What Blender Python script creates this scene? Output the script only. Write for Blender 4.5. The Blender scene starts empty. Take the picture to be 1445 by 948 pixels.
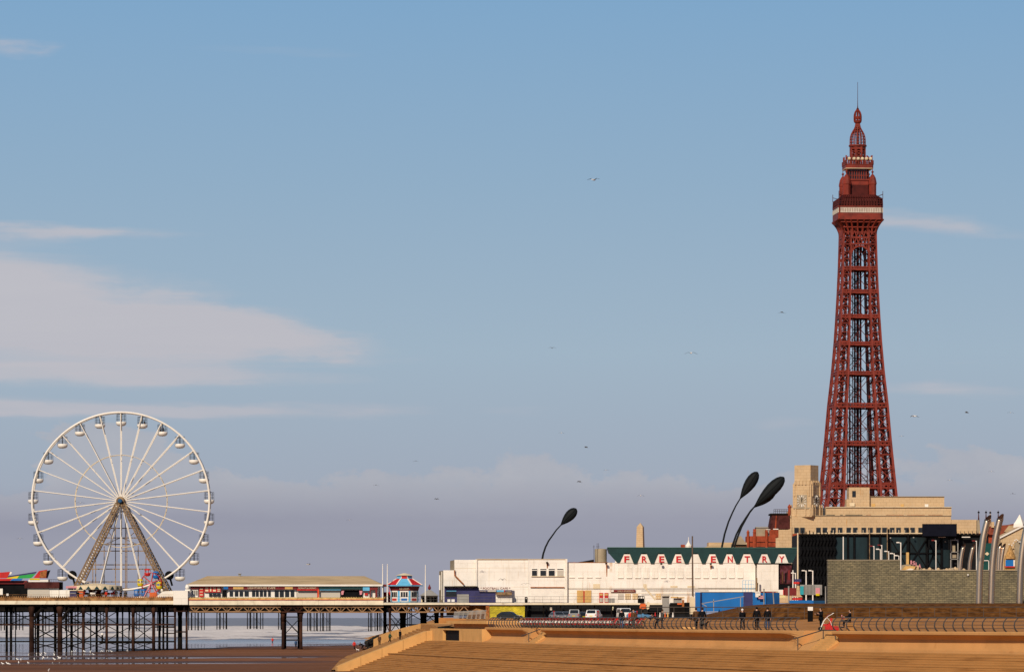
import bpy, bmesh, math, random
import numpy as np
from mathutils import Vector, Matrix
R = math.radians
rnd = random.Random(11)
sc = bpy.context.scene
col = sc.collection
# photograph geometry: a level long lens, eye 8 m above the datum
F = 6640.0; E = 8.0; CX = 722.5; HY = 871.0
def X(px, Y): return (px - CX) * Y / F
def Z(py, Y): return E + (HY - py) * Y / F
def W(px, py, Y): return Vector((X(px, Y), Y, Z(py, Y)))
def lerp(a, b, t): return a + (b - a) * t
def sstep(a, b, x):
    t = min(1.0, max(0.0, (x - a) / (b - a))); return t * t * (3 - 2 * t)

ORG = {}
class MB:
    """collects shapes and links them as one mesh object"""
    def __init__(s): s.v = []; s.f = []
    def add(s, vs, fs):
        n = len(s.v); s.v += [Vector(v) for v in vs]
        s.f += [tuple(i + n for i in f) for f in fs]; return s
    def box(s, x0, x1, y0, y1, z0, z1):
        return s.add([(x0,y0,z0),(x1,y0,z0),(x1,y1,z0),(x0,y1,z0),(x0,y0,z1),(x1,y0,z1),(x1,y1,z1),(x0,y1,z1)],
              [(0,3,2,1),(4,5,6,7),(0,1,5,4),(1,2,6,5),(2,3,7,6),(3,0,4,7)])
    def pbox(s, a, b, c, d, Y, dep):
        """box whose front face spans pixels a..b by c..d (top..bottom) at depth Y"""
        return s.box(X(a,Y), X(b,Y), Y, Y+dep, Z(d,Y), Z(c,Y))
    def cbox(s, c, sx, sy, sz, rz=0):
        n = len(s.v); s.box(-sx/2,sx/2,-sy/2,sy/2,-sz/2,sz/2)
        m = Matrix.Rotation(rz,3,'Z'); c = Vector(c)
        for i in range(n, len(s.v)): s.v[i] = m @ s.v[i] + c
        return s
    def bar(s, p, q, w, h=None):
        p = Vector(p); q = Vector(q); h = h or w
        d = q - p
        if d.length < 1e-6: return s
        d.normalize(); up = Vector((0,0,1)) if abs(d.z) < .95 else Vector((0,1,0))
        a = d.cross(up).normalized() * w/2; b = a.cross(d).normalized() * h/2
        return s.add([p-a-b,p+a-b,p+a+b,p-a+b,q-a-b,q+a-b,q+a+b,q-a+b],
              [(0,3,2,1),(4,5,6,7),(0,1,5,4),(1,2,6,5),(2,3,7,6),(3,0,4,7)])
    def tube(s, pts, r, n=6, closed=False):
        pts = [Vector(p) for p in pts]; m = len(pts)
        rs = r if isinstance(r, (list, tuple)) else [r]*m
        vs = []; fs = []; prev = None
        for i, p in enumerate(pts):
            if closed: d = pts[(i+1)%m] - pts[i-1]
            else: d = pts[min(i+1,m-1)] - pts[max(i-1,0)]
            d.normalize()
            if prev is None:
                up = Vector((0,0,1)) if abs(d.z) < .9 else Vector((0,1,0))
                a = d.cross(up).normalized()
            else:
                a = (prev - d*prev.dot(d)).normalized()
            prev = a; b = d.cross(a)
            for k in range(n):
                t = 2*math.pi*k/n; vs.append(p + (a*math.cos(t) + b*math.sin(t))*rs[i])
        for i in range(m if closed else m-1):
            j = (i+1) % m
            for k in range(n): fs.append((i*n+k, i*n+(k+1)%n, j*n+(k+1)%n, j*n+k))
        if not closed: fs += [tuple(range(n))[::-1], tuple(range((m-1)*n, m*n))]
        return s.add(vs, fs)
    def prism(s, pts, y0, y1):
        """front polygon (x,z) pushed from y0 to y1"""
        n = len(pts)
        return s.add([(x,y0,z) for x,z in pts] + [(x,y1,z) for x,z in pts],
              [tuple(range(n)), tuple(range(n,2*n))[::-1]] + [(i,(i+1)%n,n+(i+1)%n,n+i) for i in range(n)])
    def pprism(s, pts, Y, dep): return s.prism([(X(a,Y),Z(b,Y)) for a,b in pts], Y, Y+dep)
    def plan(s, pts, z0, z1):
        n = len(pts); z1s = z1 if isinstance(z1,(list,tuple)) else [z1]*n
        return s.add([(x,y,z0) for x,y in pts] + [(p[0],p[1],z1s[i]) for i,p in enumerate(pts)],
              [tuple(range(n))[::-1], tuple(range(n,2*n))] + [(i,(i+1)%n,n+(i+1)%n,n+i) for i in range(n)])
    def lathe(s, prof, c, n=12, a0=0, sq=1.0):
        c = Vector(c); vs = []; fs = []; m = len(prof)
        for r, z in prof:
            for k in range(n):
                t = a0 + 2*math.pi*k/n; vs.append(c + Vector((r*math.cos(t), r*math.sin(t)*sq, z)))
        for i in range(m-1):
            for k in range(n): fs.append((i*n+k, i*n+(k+1)%n, (i+1)*n+(k+1)%n, (i+1)*n+k))
        fs += [tuple(range(n))[::-1], tuple(range((m-1)*n, m*n))]
        return s.add(vs, fs)
    def loft(s, rows, close=False):
        m = len(rows); k = len(rows[0]); vs = [p for r in rows for p in r]; fs = []
        for i in range(m-1):
            for j in range(k if close else k-1):
                fs.append((i*k+j, i*k+(j+1)%k, (i+1)*k+(j+1)%k, (i+1)*k+j))
        return s.add(vs, fs)
    def xf(s, M):
        s.v = [M @ v for v in s.v]; return s
    def build(s, name, m, parent=None, local=False, smooth=False, loc=None, flip=False):
        if not s.v: return None
        if parent is not None: org = Vector((0,0,0)) if local else ORG[parent.name]
        elif loc is not None: org = Vector(loc)
        else:
            a = [min(v[i] for v in s.v) for i in range(3)]; b = [max(v[i] for v in s.v) for i in range(3)]
            org = Vector(((a[0]+b[0])/2, (a[1]+b[1])/2, a[2]))
        me = bpy.data.meshes.new(name)
        me.from_pydata([tuple(v-org) for v in s.v], [], s.f)
        bm = bmesh.new(); bm.from_mesh(me); bmesh.ops.recalc_face_normals(bm, faces=bm.faces)
        if flip: bmesh.ops.reverse_faces(bm, faces=bm.faces)
        bm.to_mesh(me); bm.free()
        if smooth: me.polygons.foreach_set('use_smooth', [True]*len(me.polygons))
        me.materials.append(m)
        o = bpy.data.objects.new(name, me); col.objects.link(o)
        ORG[o.name] = org.copy()
        if parent is not None: o.parent = parent
        else: o.location = org
        return o
def tag(o, label=None, cat=None, group=None, kind=None):
    if label: o['label'] = label
    if cat: o['category'] = cat
    if group: o['group'] = group
    if kind: o['kind'] = kind
    return o
def thing(name, label, cat, loc=(0,0,0), rz=0, group=None):
    o = bpy.data.objects.new(name, None); col.objects.link(o)
    o.empty_display_size = .2; o.location = loc; o.rotation_euler = (0,0,rz)
    ORG[o.name] = Vector(loc)
    return tag(o, label, cat, group)
def copy_tree(o, parent=None):
    c = o.copy(); col.objects.link(c); c.parent = parent
    ORG[c.name] = ORG.get(o.name, Vector((0,0,0)))
    for ch in list(o.children): copy_tree(ch, c)
    return c
def dup(o, loc, rz=0, label=None, group=None, scale=None):
    c = copy_tree(o); c.location = loc; c.rotation_euler = (0,0,rz)
    if label: c['label'] = label
    if group: c['group'] = group
    if scale: c.scale = (scale,)*3
    return c
def text(name, body, m, parent, x, y, z, size, width=None, rz=0, depth=.02, bold=0.0, local=False):
    """lettering standing upright, facing -Y, centred on x, baseline at z"""
    cu = bpy.data.curves.new(name, 'FONT'); cu.body = body; cu.size = size; cu.align_x = 'CENTER'
    cu.extrude = depth; cu.offset = bold
    t = bpy.data.objects.new('t', cu); col.objects.link(t)
    bpy.context.view_layer.update()
    me = bpy.data.meshes.new_from_object(t.evaluated_get(bpy.context.evaluated_depsgraph_get()))
    bpy.data.objects.remove(t); bpy.data.curves.remove(cu)
    vs = [v.co.copy() for v in me.vertices]
    if width:
        w = max(v.x for v in vs) - min(v.x for v in vs); k = width / w
        for v in vs: v.x *= k
    Mx = Matrix.Translation((x,y,z)) @ Matrix.Rotation(rz,4,'Z') @ Matrix.Rotation(R(90),4,'X')
    b = MB(); b.add([Mx @ v for v in vs], [tuple(p.vertices) for p in me.polygons])
    bpy.data.meshes.remove(me)
    return b.build(name, m, parent, local=local)

# ---------------------------------------------------------------- materials
def nodes(name):
    m = bpy.data.materials.new(name); m.use_nodes = True
    nt = m.node_tree; b = nt.nodes['Principled BSDF']
    return m, nt, b
def N(nt, t, **k):
    n = nt.nodes.new(t)
    for a, v in k.items():
        if hasattr(n, a): setattr(n, a, v)
        else: n.inputs[a].default_value = v
    return n
def posn(nt, sx=1, sy=1, sz=1, obj=False):
    if obj: g = N(nt,'ShaderNodeTexCoord').outputs['Object']
    else: g = N(nt,'ShaderNodeNewGeometry').outputs['Position']
    mp = N(nt,'ShaderNodeMapping'); mp.inputs['Scale'].default_value = (sx,sy,sz)
    nt.links.new(g, mp.inputs['Vector']); return mp.outputs['Vector']
def noise(nt, vec, scale=1, detail=5, rough=.6, dist=0):
    n = N(nt,'ShaderNodeTexNoise'); n.inputs['Scale'].default_value = scale
    n.inputs['Detail'].default_value = detail; n.inputs['Roughness'].default_value = rough
    n.inputs['Distortion'].default_value = dist
    nt.links.new(vec, n.inputs['Vector']); return n.outputs['Fac']
def ramp(nt, fac, stops):
    r = N(nt,'ShaderNodeValToRGB'); cr = r.color_ramp
    while len(cr.elements) < len(stops): cr.elements.new(.5)
    for e, (p, c) in zip(cr.elements, stops):
        e.position = p; e.color = (c if isinstance(c,(tuple,list)) else (c,c,c)) [:3] + (1,) if isinstance(c,tuple) else (c,c,c,1)
    nt.links.new(fac, r.inputs['Fac']); return r.outputs['Color']
def mix(nt, fac, a, b, blend='MIX'):
    n = N(nt,'ShaderNodeMix', data_type='RGBA', blend_type=blend)
    for v, i in ((fac,0),(a,6),(b,7)):
        if hasattr(v,'is_output'): nt.links.new(v, n.inputs[i])
        else: n.inputs[i].default_value = (tuple(v)+(1,) if isinstance(v,(tuple,list)) and len(v)==3 else v)
    return n.outputs[2]
def math_(nt, op, a, b=None, c=None, clamp=False):
    n = N(nt,'ShaderNodeMath', operation=op); n.use_clamp = clamp
    for i, v in enumerate((a,b,c)):
        if v is None: continue
        if hasattr(v,'is_output'): nt.links.new(v, n.inputs[i])
        else: n.inputs[i].default_value = v
    return n.outputs[0]
def M(name, c, rough=.7, metal=0.0, var=.15, scale=.8, bump=0.0, st=(1,1,1), stain=None, obj=False, spec=None, hi=None):
    """one paint or stone: base colour broken up by noise, optional stain (colour, scale, threshold, stretch)"""
    m, nt, b = nodes(name); L = nt.links
    b.inputs['Roughness'].default_value = rough; b.inputs['Metallic'].default_value = metal
    b.inputs['Specular IOR Level'].default_value = spec if spec is not None else (.06 if rough >= .8 else .15 if rough >= .6 else .3)
    v = posn(nt, *st, obj=obj); f = noise(nt, v, scale, 6)
    lo = tuple(x*(1-var*1.6) for x in c); hi = hi or tuple(min(.9, x*(1+var)) for x in c)
    cc = ramp(nt, f, [(.3, lo), (.5, tuple(c)), (.72, hi)])
    if stain:
        sc_, s_scale, th, sst = stain
        f2 = noise(nt, posn(nt, *sst, obj=obj), s_scale, 6, .65)
        cc = mix(nt, ramp(nt, f2, [(th, 0.0), (min(.99,th+.14), .85)]), cc, sc_)
    L.new(cc, b.inputs['Base Color'])
    if bump:
        f3 = noise(nt, v, scale*5, 4); bn = N(nt,'ShaderNodeBump'); bn.inputs['Strength'].default_value = bump
        bn.inputs['Distance'].default_value = .05; L.new(f3, bn.inputs['Height']); L.new(bn.outputs[0], b.inputs['Normal'])
    return m
def brick(name, c1, c2, mortar, bw, bh, ms=.02, axis='XZ', rough=.8):
    m, nt, b = nodes(name); L = nt.links
    g = N(nt,'ShaderNodeNewGeometry').outputs['Position']
    sp = N(nt,'ShaderNodeSeparateXYZ'); L.new(g, sp.inputs[0])
    cb = N(nt,'ShaderNodeCombineXYZ'); L.new(sp.outputs['XY'.index(axis[0])], cb.inputs[0]); L.new(sp.outputs[2], cb.inputs[1])
    t = N(nt,'ShaderNodeTexBrick'); t.inputs['Scale'].default_value = 1
    t.inputs['Brick Width'].default_value = bw; t.inputs['Row Height'].default_value = bh
    t.inputs['Mortar Size'].default_value = ms
    t.inputs['Color1'].default_value = c1+(1,); t.inputs['Color2'].default_value = c2+(1,); t.inputs['Mortar'].default_value = mortar+(1,)
    L.new(cb.outputs[0], t.inputs['Vector'])
    f = noise(nt, posn(nt,1,1,1), .35, 5)
    cc = mix(nt, 1.0, t.outputs['Color'], ramp(nt, f, [(.25,(.62,.62,.62)),(.5,(1,.98,.95)),(.75,(1.25,1.2,1.1))]), 'MULTIPLY')
    f9 = noise(nt, posn(nt,1/bw*.9,1,1/bh*.9), 1.0, 1, .5); cc = mix(nt, 1.0, cc, ramp(nt, f9, [(.35,(.78,.78,.76)),(.65,(1.2,1.18,1.12))]), 'MULTIPLY')
    L.new(cc, b.inputs['Base Color']); b.inputs['Roughness'].default_value = rough
    bn = N(nt,'ShaderNodeBump'); bn.inputs['Strength'].default_value = .5; bn.inputs['Distance'].default_value = .05
    L.new(t.outputs['Fac'], bn.inputs['Height']); bn.invert = True; L.new(bn.outputs[0], b.inputs['Normal'])
    return m

MT = dict(
 conc = M('sand_concrete', (.42,.205,.068), .85, var=.08, scale=.3, bump=.08, stain=((.27,.118,.036), .55, .545, (.45,.12,5.5))),
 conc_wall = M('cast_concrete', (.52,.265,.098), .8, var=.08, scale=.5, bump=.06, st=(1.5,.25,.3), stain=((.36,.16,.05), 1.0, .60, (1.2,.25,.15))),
 conc_light = M('pale_concrete', (.62,.345,.125), .8, var=.1, scale=.6, bump=.15, stain=((.42,.25,.1), .3, .62, (1,1,1))),
 prom = M('promenade_paving', (.40,.18,.058), .85, var=.2, scale=.25, bump=.2, st=(1,.4,1)),
 bank = M('bank_scrub', (.115,.045,.011), .95, var=.45, scale=1.3, bump=1.0, hi=(.2,.085,.022)),
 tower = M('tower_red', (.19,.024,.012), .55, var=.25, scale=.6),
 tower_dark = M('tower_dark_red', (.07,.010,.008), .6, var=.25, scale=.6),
 glass = M('dark_glass', (.015,.018,.022), .12, var=.3, scale=.6, spec=.5),
 black = M('black_paint', (.006,.006,.007), .7, var=.3, spec=.05),
 white = M('white_paint', (.78,.73,.66), .55, var=.06, scale=.9),
 wheelw = M('wheel_white', (.80,.74,.66), .4, var=.05),
 cream = M('cream_paint', (.68,.56,.38), .65, var=.12, scale=.6, stain=((.3,.16,.07), .8, .64, (1,1,.6))),
 fascia = M('pier_fascia', (.74,.66,.50), .7, var=.12, scale=.8, stain=((.33,.18,.09), .9, .58, (1,1,.4))),
 rustrail = M('rusty_boards', (.30,.15,.06), .85, var=.5, scale=.9, hi=(.5,.28,.11)),
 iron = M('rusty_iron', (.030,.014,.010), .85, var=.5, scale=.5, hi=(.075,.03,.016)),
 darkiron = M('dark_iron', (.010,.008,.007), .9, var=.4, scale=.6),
 tan = M('tan_steel', (.235,.15,.08), .75, var=.45, scale=1.2, hi=(.36,.25,.14)),
 trusst = M('girder_tan', (.27,.16,.085), .8, var=.3, scale=.8),
 red = M('red_paint', (.50,.016,.014), .5, var=.15),
 darkred = M('dark_red_paint', (.16,.012,.012), .55, var=.2),
 redletter = M('letter_red', (.55,.008,.012), .45, var=.05),
 blue = M('hoarding_blue', (.004,.13,.42), .55, var=.1, scale=.5),
 skyblue = M('kiosk_blue', (.12,.42,.66), .5, var=.1),
 navy = M('shop_navy', (.03,.03,.11), .55, var=.2),
 yellow = M('yellow_paint', (.66,.50,.015), .6, var=.1, scale=.8, stain=((.45,.34,.02), 1.2, .6, (1,1,1))),
 orange = M('orange_paint', (.62,.11,.02), .5, var=.15),
 green = M('parapet_green', (.006,.036,.037), .5, var=.15, scale=.7),
 green2 = M('ride_green', (.02,.32,.06), .5, var=.1),
 greys = M('shutter_grey', (.50,.45,.38), .6, var=.05, st=(.1,1,8), scale=1),
 grey = M('grey_paint', (.28,.27,.25), .7, var=.15),
 steel = M('rail_steel', (.10,.085,.075), .5, metal=.4, var=.15),
 stainless = M('stainless', (.72,.52,.36), .33, metal=1.0, var=.1, scale=.7, st=(1,1,.15), stain=((.30,.2,.13), .6, .62, (1,1,.2))),
 roof = M('pavilion_roof', (.46,.34,.20), .85, var=.16, scale=.45, st=(.35,1,3.2), stain=((.33,.21,.1), .5, .56, (.25,1,2))),
 stone = M('cream_stone', (.55,.39,.225), .8, var=.12, scale=.35, bump=.1, stain=((.40,.25,.12), .22, .60, (1,1,.35))),
 stone_dull = M('dull_stone', (.32,.26,.18), .85, var=.2, scale=.4),
 redbrick = M('red_brick', (.30,.060,.028), .85, var=.25, scale=.8, stain=((.16,.04,.02), .5, .6, (1,1,1))),
 mansard = M('mansard_roof', (.075,.022,.020), .8, var=.3),
 tile = M('red_roof_tile', (.22,.06,.035), .85, var=.25, scale=1.5),
 timber = M('ply_board', (.58,.36,.13), .75, var=.15, scale=1.2),
 thatch = M('thatch', (.42,.24,.09), .95, var=.4, scale=2.0, st=(3,3,.6)),
 dune = M('dune_black', (.008,.010,.011), .7, var=.2, scale=.6, st=(2,2,.5)),
 rust = M('rust_streak', (.33,.12,.04), .9, var=.4, scale=2),
 skin = M('skin', (.52,.30,.21), .55, var=.05, obj=True),
 gull = M('gull_white', (.82,.80,.76), .7, var=.05, obj=True),
 gullgrey = M('gull_grey', (.10,.10,.11), .7, var=.3, obj=True),
 tyre = M('tyre', (.02,.02,.02), .8, var=.1, obj=True),
 carwhite = M('car_white', (.75,.74,.72), .25, var=.03, obj=True),
 carsilver = M('car_silver', (.35,.36,.37), .3, metal=.6, var=.05, obj=True),
 cardark = M('car_dark', (.02,.022,.022), .25, var=.1, obj=True),
 carblue = M('car_blue', (.10,.25,.42), .3, metal=.4, var=.05, obj=True),
 tealglass = M('teal_panel', (.006,.019,.024), .4, var=.4, scale=.5, st=(1,1,.3)),
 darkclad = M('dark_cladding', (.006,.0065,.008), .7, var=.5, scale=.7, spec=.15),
 cloth_black = M('cloth_black', (.008,.008,.010), .9, var=.3, obj=True),
 cloth_grey = M('cloth_grey', (.07,.065,.06), .9, var=.3, obj=True),
 cloth_red = M('cloth_red', (.62,.035,.022), .85, var=.2, obj=True),
 cloth_jean = M('cloth_jean', (.05,.075,.14), .9, var=.3, obj=True),
 cloth_blue = M('cloth_blue', (.04,.09,.2), .9, var=.3, obj=True),
 cloth_brown = M('cloth_brown', (.10,.05,.025), .9, var=.3, obj=True),
 cloth_green = M('cloth_green', (.03,.07,.04), .9, var=.3, obj=True),
 cloth_white = M('cloth_white', (.75,.72,.68), .9, var=.1, obj=True),
 cloth_pink = M('cloth_pink', (.6,.25,.28), .9, var=.1, obj=True),
 hair = M('hair', (.04,.022,.012), .8, var=.3, obj=True),
 rock = M('dark_rock', (.025,.024,.022), .95, var=.4, scale=1.5, bump=.5),
)
MT['stonewall'] = brick('stone_block_wall', (.15,.128,.078), (.215,.18,.108), (.065,.054,.033), .46, .19, .018)
MT['palebrick'] = brick('cream_brick', (.62,.5,.31), (.55,.43,.26), (.4,.31,.2), .5, .2, .012)

def plaster(name, c, rusty=.62, pw=3.3, ph=1.65, jl=.80, jw=.03):
    """painted render with panel joints, faint grime and rust runs"""
    m, nt, b = nodes(name); L = nt.links
    f = noise(nt, posn(nt,1,1,1), .35, 6)
    cc = ramp(nt, f, [(.3, tuple(x*.88 for x in c)), (.5, c), (.75, tuple(min(.88,x*1.05) for x in c))])
    run = noise(nt, posn(nt,1.6,1.6,.12), 1.0, 5, .7)
    cc = mix(nt, ramp(nt, run, [(.56,0.0),(.74,.5)]), cc, (.46,.36,.24))
    r2 = noise(nt, posn(nt,1.1,1.1,.09), .9, 4, .6); r3 = noise(nt, posn(nt,.25,.25,.4), .6, 3)
    fac = math_(nt,'MULTIPLY', ramp(nt, r2, [(rusty,0.0),(rusty+.1,1.0)]), ramp(nt, r3, [(.5,0.0),(.62,.8)]))
    cc = mix(nt, fac, cc, (.5,.25,.07))
    sp = N(nt,'ShaderNodeSeparateXYZ'); L.new(N(nt,'ShaderNodeNewGeometry').outputs['Position'], sp.inputs[0])
    cb = N(nt,'ShaderNodeCombineXYZ'); L.new(sp.outputs[0], cb.inputs[0]); L.new(sp.outputs[2], cb.inputs[1])
    t = N(nt,'ShaderNodeTexBrick'); t.offset = 0.5; L.new(cb.outputs[0], t.inputs['Vector'])
    for k_, v_ in (('Scale',1),('Brick Width',pw),('Row Height',ph),('Mortar Size',jw)): t.inputs[k_].default_value = v_
    t.inputs['Color1'].default_value = (1,1,1,1); t.inputs['Color2'].default_value = (.955,.95,.94,1); t.inputs['Mortar'].default_value = (jl,jl*.97,jl*.92,1)
    cc = mix(nt, 1.0, cc, t.outputs['Color'], 'MULTIPLY')
    blot = noise(nt, posn(nt,.3,.3,.5), 1.0, 6, .65); cc = mix(nt, ramp(nt, blot, [(.55,0.0),(.75,.22)]), cc, (.58,.50,.40))
    L.new(cc, b.inputs['Base Color']); b.inputs['Roughness'].default_value = .7; b.inputs['Specular IOR Level'].default_value = .12
    return m
MT['stone'] = plaster('cream_stone_blocks', (.56,.40,.235), .585, 1.5, .75, .80, .05)
MT['plaster'] = plaster('white_render', (.84,.795,.73), .565)
MT['plaster2'] = plaster('white_render_clean', (.82,.77,.69), .75)

def wet_sand():
    m, nt, b = nodes('beach_sand'); L = nt.links
    g = N(nt,'ShaderNodeNewGeometry').outputs['Position']; sp = N(nt,'ShaderNodeSeparateXYZ'); L.new(g, sp.inputs[0])
    n1 = noise(nt, posn(nt,.05,.12,1), 1.0, 6, .6); n2 = noise(nt, posn(nt,.6,.9,1), 1.0, 6, .6)
    h = math_(nt,'ADD', sp.outputs[2], math_(nt,'MULTIPLY', math_(nt,'SUBTRACT', n1, .5), .35))
    wet = ramp(nt, math_(nt,'MULTIPLY_ADD', h, 2.2, -3.62), [(.25,1.0),(.75,0.0)])
    dry = ramp(nt, n2, [(.3,(.155,.066,.030)),(.6,(.20,.085,.040)),(.8,(.25,.11,.055))])
    bars = noise(nt, posn(nt,.008,.055,1), 1.0, 4, .6); dry = mix(nt, 1.0, dry, ramp(nt, bars, [(.35,(.72,.70,.70)),(.6,(1.15,1.12,1.08))]), 'MULTIPLY')
    L.new(mix(nt, wet, dry, (.070,.032,.018)), b.inputs['Base Color'])
    rr = N(nt,'ShaderNodeMapRange'); L.new(wet, rr.inputs[0]); rr.inputs[3].default_value = .95; rr.inputs[4].default_value = .5
    L.new(rr.outputs[0], b.inputs['Roughness']); b.inputs['Specular IOR Level'].default_value = .12
    bn = N(nt,'ShaderNodeBump'); bn.inputs['Strength'].default_value = .35; bn.inputs['Distance'].default_value = .12
    L.new(noise(nt, posn(nt,.5,1.4,1), 1.0, 5), bn.inputs['Height']); L.new(bn.outputs[0], b.inputs['Normal'])
    return m
MT['sand'] = wet_sand()
def sea_mat():
    m, nt, b = nodes('sea_water'); L = nt.links
    g = N(nt,'ShaderNodeNewGeometry').outputs['Position']; sp = N(nt,'ShaderNodeSeparateXYZ'); L.new(g, sp.inputs[0])
    f1 = noise(nt, posn(nt,.02,.006,.4), 1.0, 7, .65, .6); f2 = noise(nt, posn(nt,.22,.05,1.2), 1.0, 6, .7)
    # white water sits on the wave crests and where the swell has just broken
    hgt = math_(nt,'MULTIPLY', math_(nt,'SUBTRACT', sp.outputs[2], 1.72), .55)
    foam = math_(nt,'ADD', math_(nt,'ADD', math_(nt,'MULTIPLY', f1, .55), math_(nt,'MULTIPLY', f2, .5)), hgt)
    edge = N(nt,'ShaderNodeMapRange'); L.new(sp.outputs[1], edge.inputs[0])
    edge.inputs[1].default_value = 1050; edge.inputs[2].default_value = 1300; edge.inputs[3].default_value = -.25; edge.inputs[4].default_value = 0
    foam = math_(nt,'ADD', foam, edge.outputs[0])
    fm = ramp(nt, foam, [(.64,0.0),(.80,.85)])
    base = mix(nt, ramp(nt, f1, [(.35,0.0),(.7,1.0)]), (.165,.125,.112), (.25,.195,.178))
    L.new(mix(nt, fm, base, (.74,.69,.66)), b.inputs['Base Color'])
    rr = N(nt,'ShaderNodeMapRange'); L.new(fm, rr.inputs[0]); rr.inputs[3].default_value = .3; rr.inputs[4].default_value = .8; near = N(nt,'ShaderNodeMapRange'); L.new(sp.outputs[1], near.inputs[0]); near.inputs[1].default_value = 1100; near.inputs[2].default_value = 1400; near.inputs[3].default_value = .06; near.inputs[4].default_value = .3; L.new(near.outputs[0], rr.inputs[3])
    nb = N(nt,'ShaderNodeMapRange'); L.new(sp.outputs[1], nb.inputs[0]); nb.inputs[1].default_value = 1100; nb.inputs[2].default_value = 1500; nb.inputs[3].default_value = .02; nb.inputs[4].default_value = .4
    L.new(rr.outputs[0], b.inputs['Roughness']); b.inputs['IOR'].default_value = 1.33; b.inputs['Specular IOR Level'].default_value = .3
    bn = N(nt,'ShaderNodeBump'); bn.inputs['Strength'].default_value = .4; bn.inputs['Distance'].default_value = .6
    L.new(nb.outputs[0], bn.inputs['Strength']); L.new(noise(nt, posn(nt,.25,.35,1), 1.0, 5), bn.inputs['Height']); L.new(bn.outputs[0], b.inputs['Normal'])
    return m
MT['sea'] = sea_mat()

# ---------------------------------------------------------------- camera, sky, sun
cam = bpy.data.cameras.new('camera'); cam_o = bpy.data.objects.new('camera', cam); col.objects.link(cam_o)
cam_o.location = (0,0,E); cam_o.rotation_euler = (R(90),0,0)
cam.sensor_width = 36; cam.lens = 36*F/1445; cam.shift_y = (HY-474)/1445; cam.clip_start = 1; cam.clip_end = 200000
sc.camera = cam_o
SUN_AZ = R(203); SUN_EL = R(33)      # azimuth clockwise from +Y: behind the camera, a little to the left
sd = Vector((math.sin(SUN_AZ)*math.cos(SUN_EL), math.cos(SUN_AZ)*math.cos(SUN_EL), math.sin(SUN_EL)))
sl = bpy.data.lights.new('sun', 'SUN'); sl.energy = 4.15; sl.angle = R(.5); sl.color = (1.0,.86,.68)
so = bpy.data.objects.new('sun', sl); col.objects.link(so); so.location = (0,0,300)
so.rotation_euler = (-sd).to_track_quat('-Z','Y').to_euler()
wd = bpy.data.worlds.new('World'); sc.world = wd; wd.use_nodes = True
nt = wd.node_tree; L = nt.links; bg = nt.nodes['Background']; bg.inputs[1].default_value = .1
tc = N(nt,'ShaderNodeTexCoord').outputs['Generated']
sp = N(nt,'ShaderNodeSeparateXYZ'); L.new(tc, sp.inputs[0])
# the lens sees only the lowest eight degrees: read the clear-sky model a little higher up
cb = N(nt,'ShaderNodeCombineXYZ'); L.new(sp.outputs[0], cb.inputs[0]); L.new(sp.outputs[1], cb.inputs[1])
L.new(math_(nt,'MULTIPLY_ADD', sp.outputs[2], 2.6, .10), cb.inputs[2])
nv = N(nt,'ShaderNodeVectorMath', operation='NORMALIZE'); L.new(cb.outputs[0], nv.inputs[0])
sky = N(nt,'ShaderNodeTexSky', sky_type='NISHITA'); sky.sun_disc = False
sky.sun_elevation = SUN_EL; sky.sun_rotation = SUN_AZ; sky.air_density = 1.0; sky.dust_density = .3; sky.ozone_density = 2.0
L.new(nv.outputs[0], sky.inputs[0])
az = math_(nt,'ARCTAN2', sp.outputs[0], sp.outputs[1]); el = math_(nt,'ARCSINE', sp.outputs[2])
def gauss(u, c, w):
    d = math_(nt,'DIVIDE', math_(nt,'SUBTRACT', u, c), w)
    return math_(nt,'EXPONENT', math_(nt,'MULTIPLY', math_(nt,'MULTIPLY', d, d), -1))
def aev(sa, se, off=0):
    c = N(nt,'ShaderNodeCombineXYZ'); L.new(math_(nt,'MULTIPLY', az, sa), c.inputs[0]); L.new(math_(nt,'MULTIPLY', el, se), c.inputs[1])
    c.inputs[2].default_value = off; return c.outputs[0]
# towards the horizon the clear sky pales through haze
lowsky = ramp(nt, math_(nt,'MULTIPLY', el, 5.0), [(0.0,(.345,.375,.455)),(.14,(.355,.40,.48)),(.28,(.355,.458,.555)),(.46,(.285,.425,.57)),(.66,(.215,.39,.595))])
low10 = mix(nt, 1.0, lowsky, (10.,10.,10.), 'MULTIPLY')
hz = ramp(nt, math_(nt,'MULTIPLY', el, 2.0), [(.26,.96),(.75,0.0)])
c0 = mix(nt, hz, sky.outputs[0], low10)
# high thin cloud: one broad wedge to the north-west and loose feathered streaks
s1 = noise(nt, aev(10,190), 1.0, 8, .62, .9); s2 = noise(nt, aev(6,60,3.7), 1.0, 5, .55, .5)
wn1 = noise(nt, aev(16,70,8.1), 1.0, 5, .6); wn2 = noise(nt, aev(22,55,2.9), 1.0, 5, .6)
el_w = math_(nt,'ADD', el, math_(nt,'MULTIPLY', math_(nt,'SUBTRACT', wn1, .5), .010))
az_w = math_(nt,'ADD', az, math_(nt,'MULTIPLY', math_(nt,'SUBTRACT', wn2, .5), .085))
def streak(ca, wa, ce, we, amt, tilt=0.0):
    e2 = math_(nt,'SUBTRACT', el_w, math_(nt,'MULTIPLY', math_(nt,'SUBTRACT', az, ca), tilt))
    return math_(nt,'MULTIPLY', math_(nt,'MULTIPLY', gauss(az_w, ca, wa), gauss(e2, ce, we)), amt)
tot = None
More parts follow.
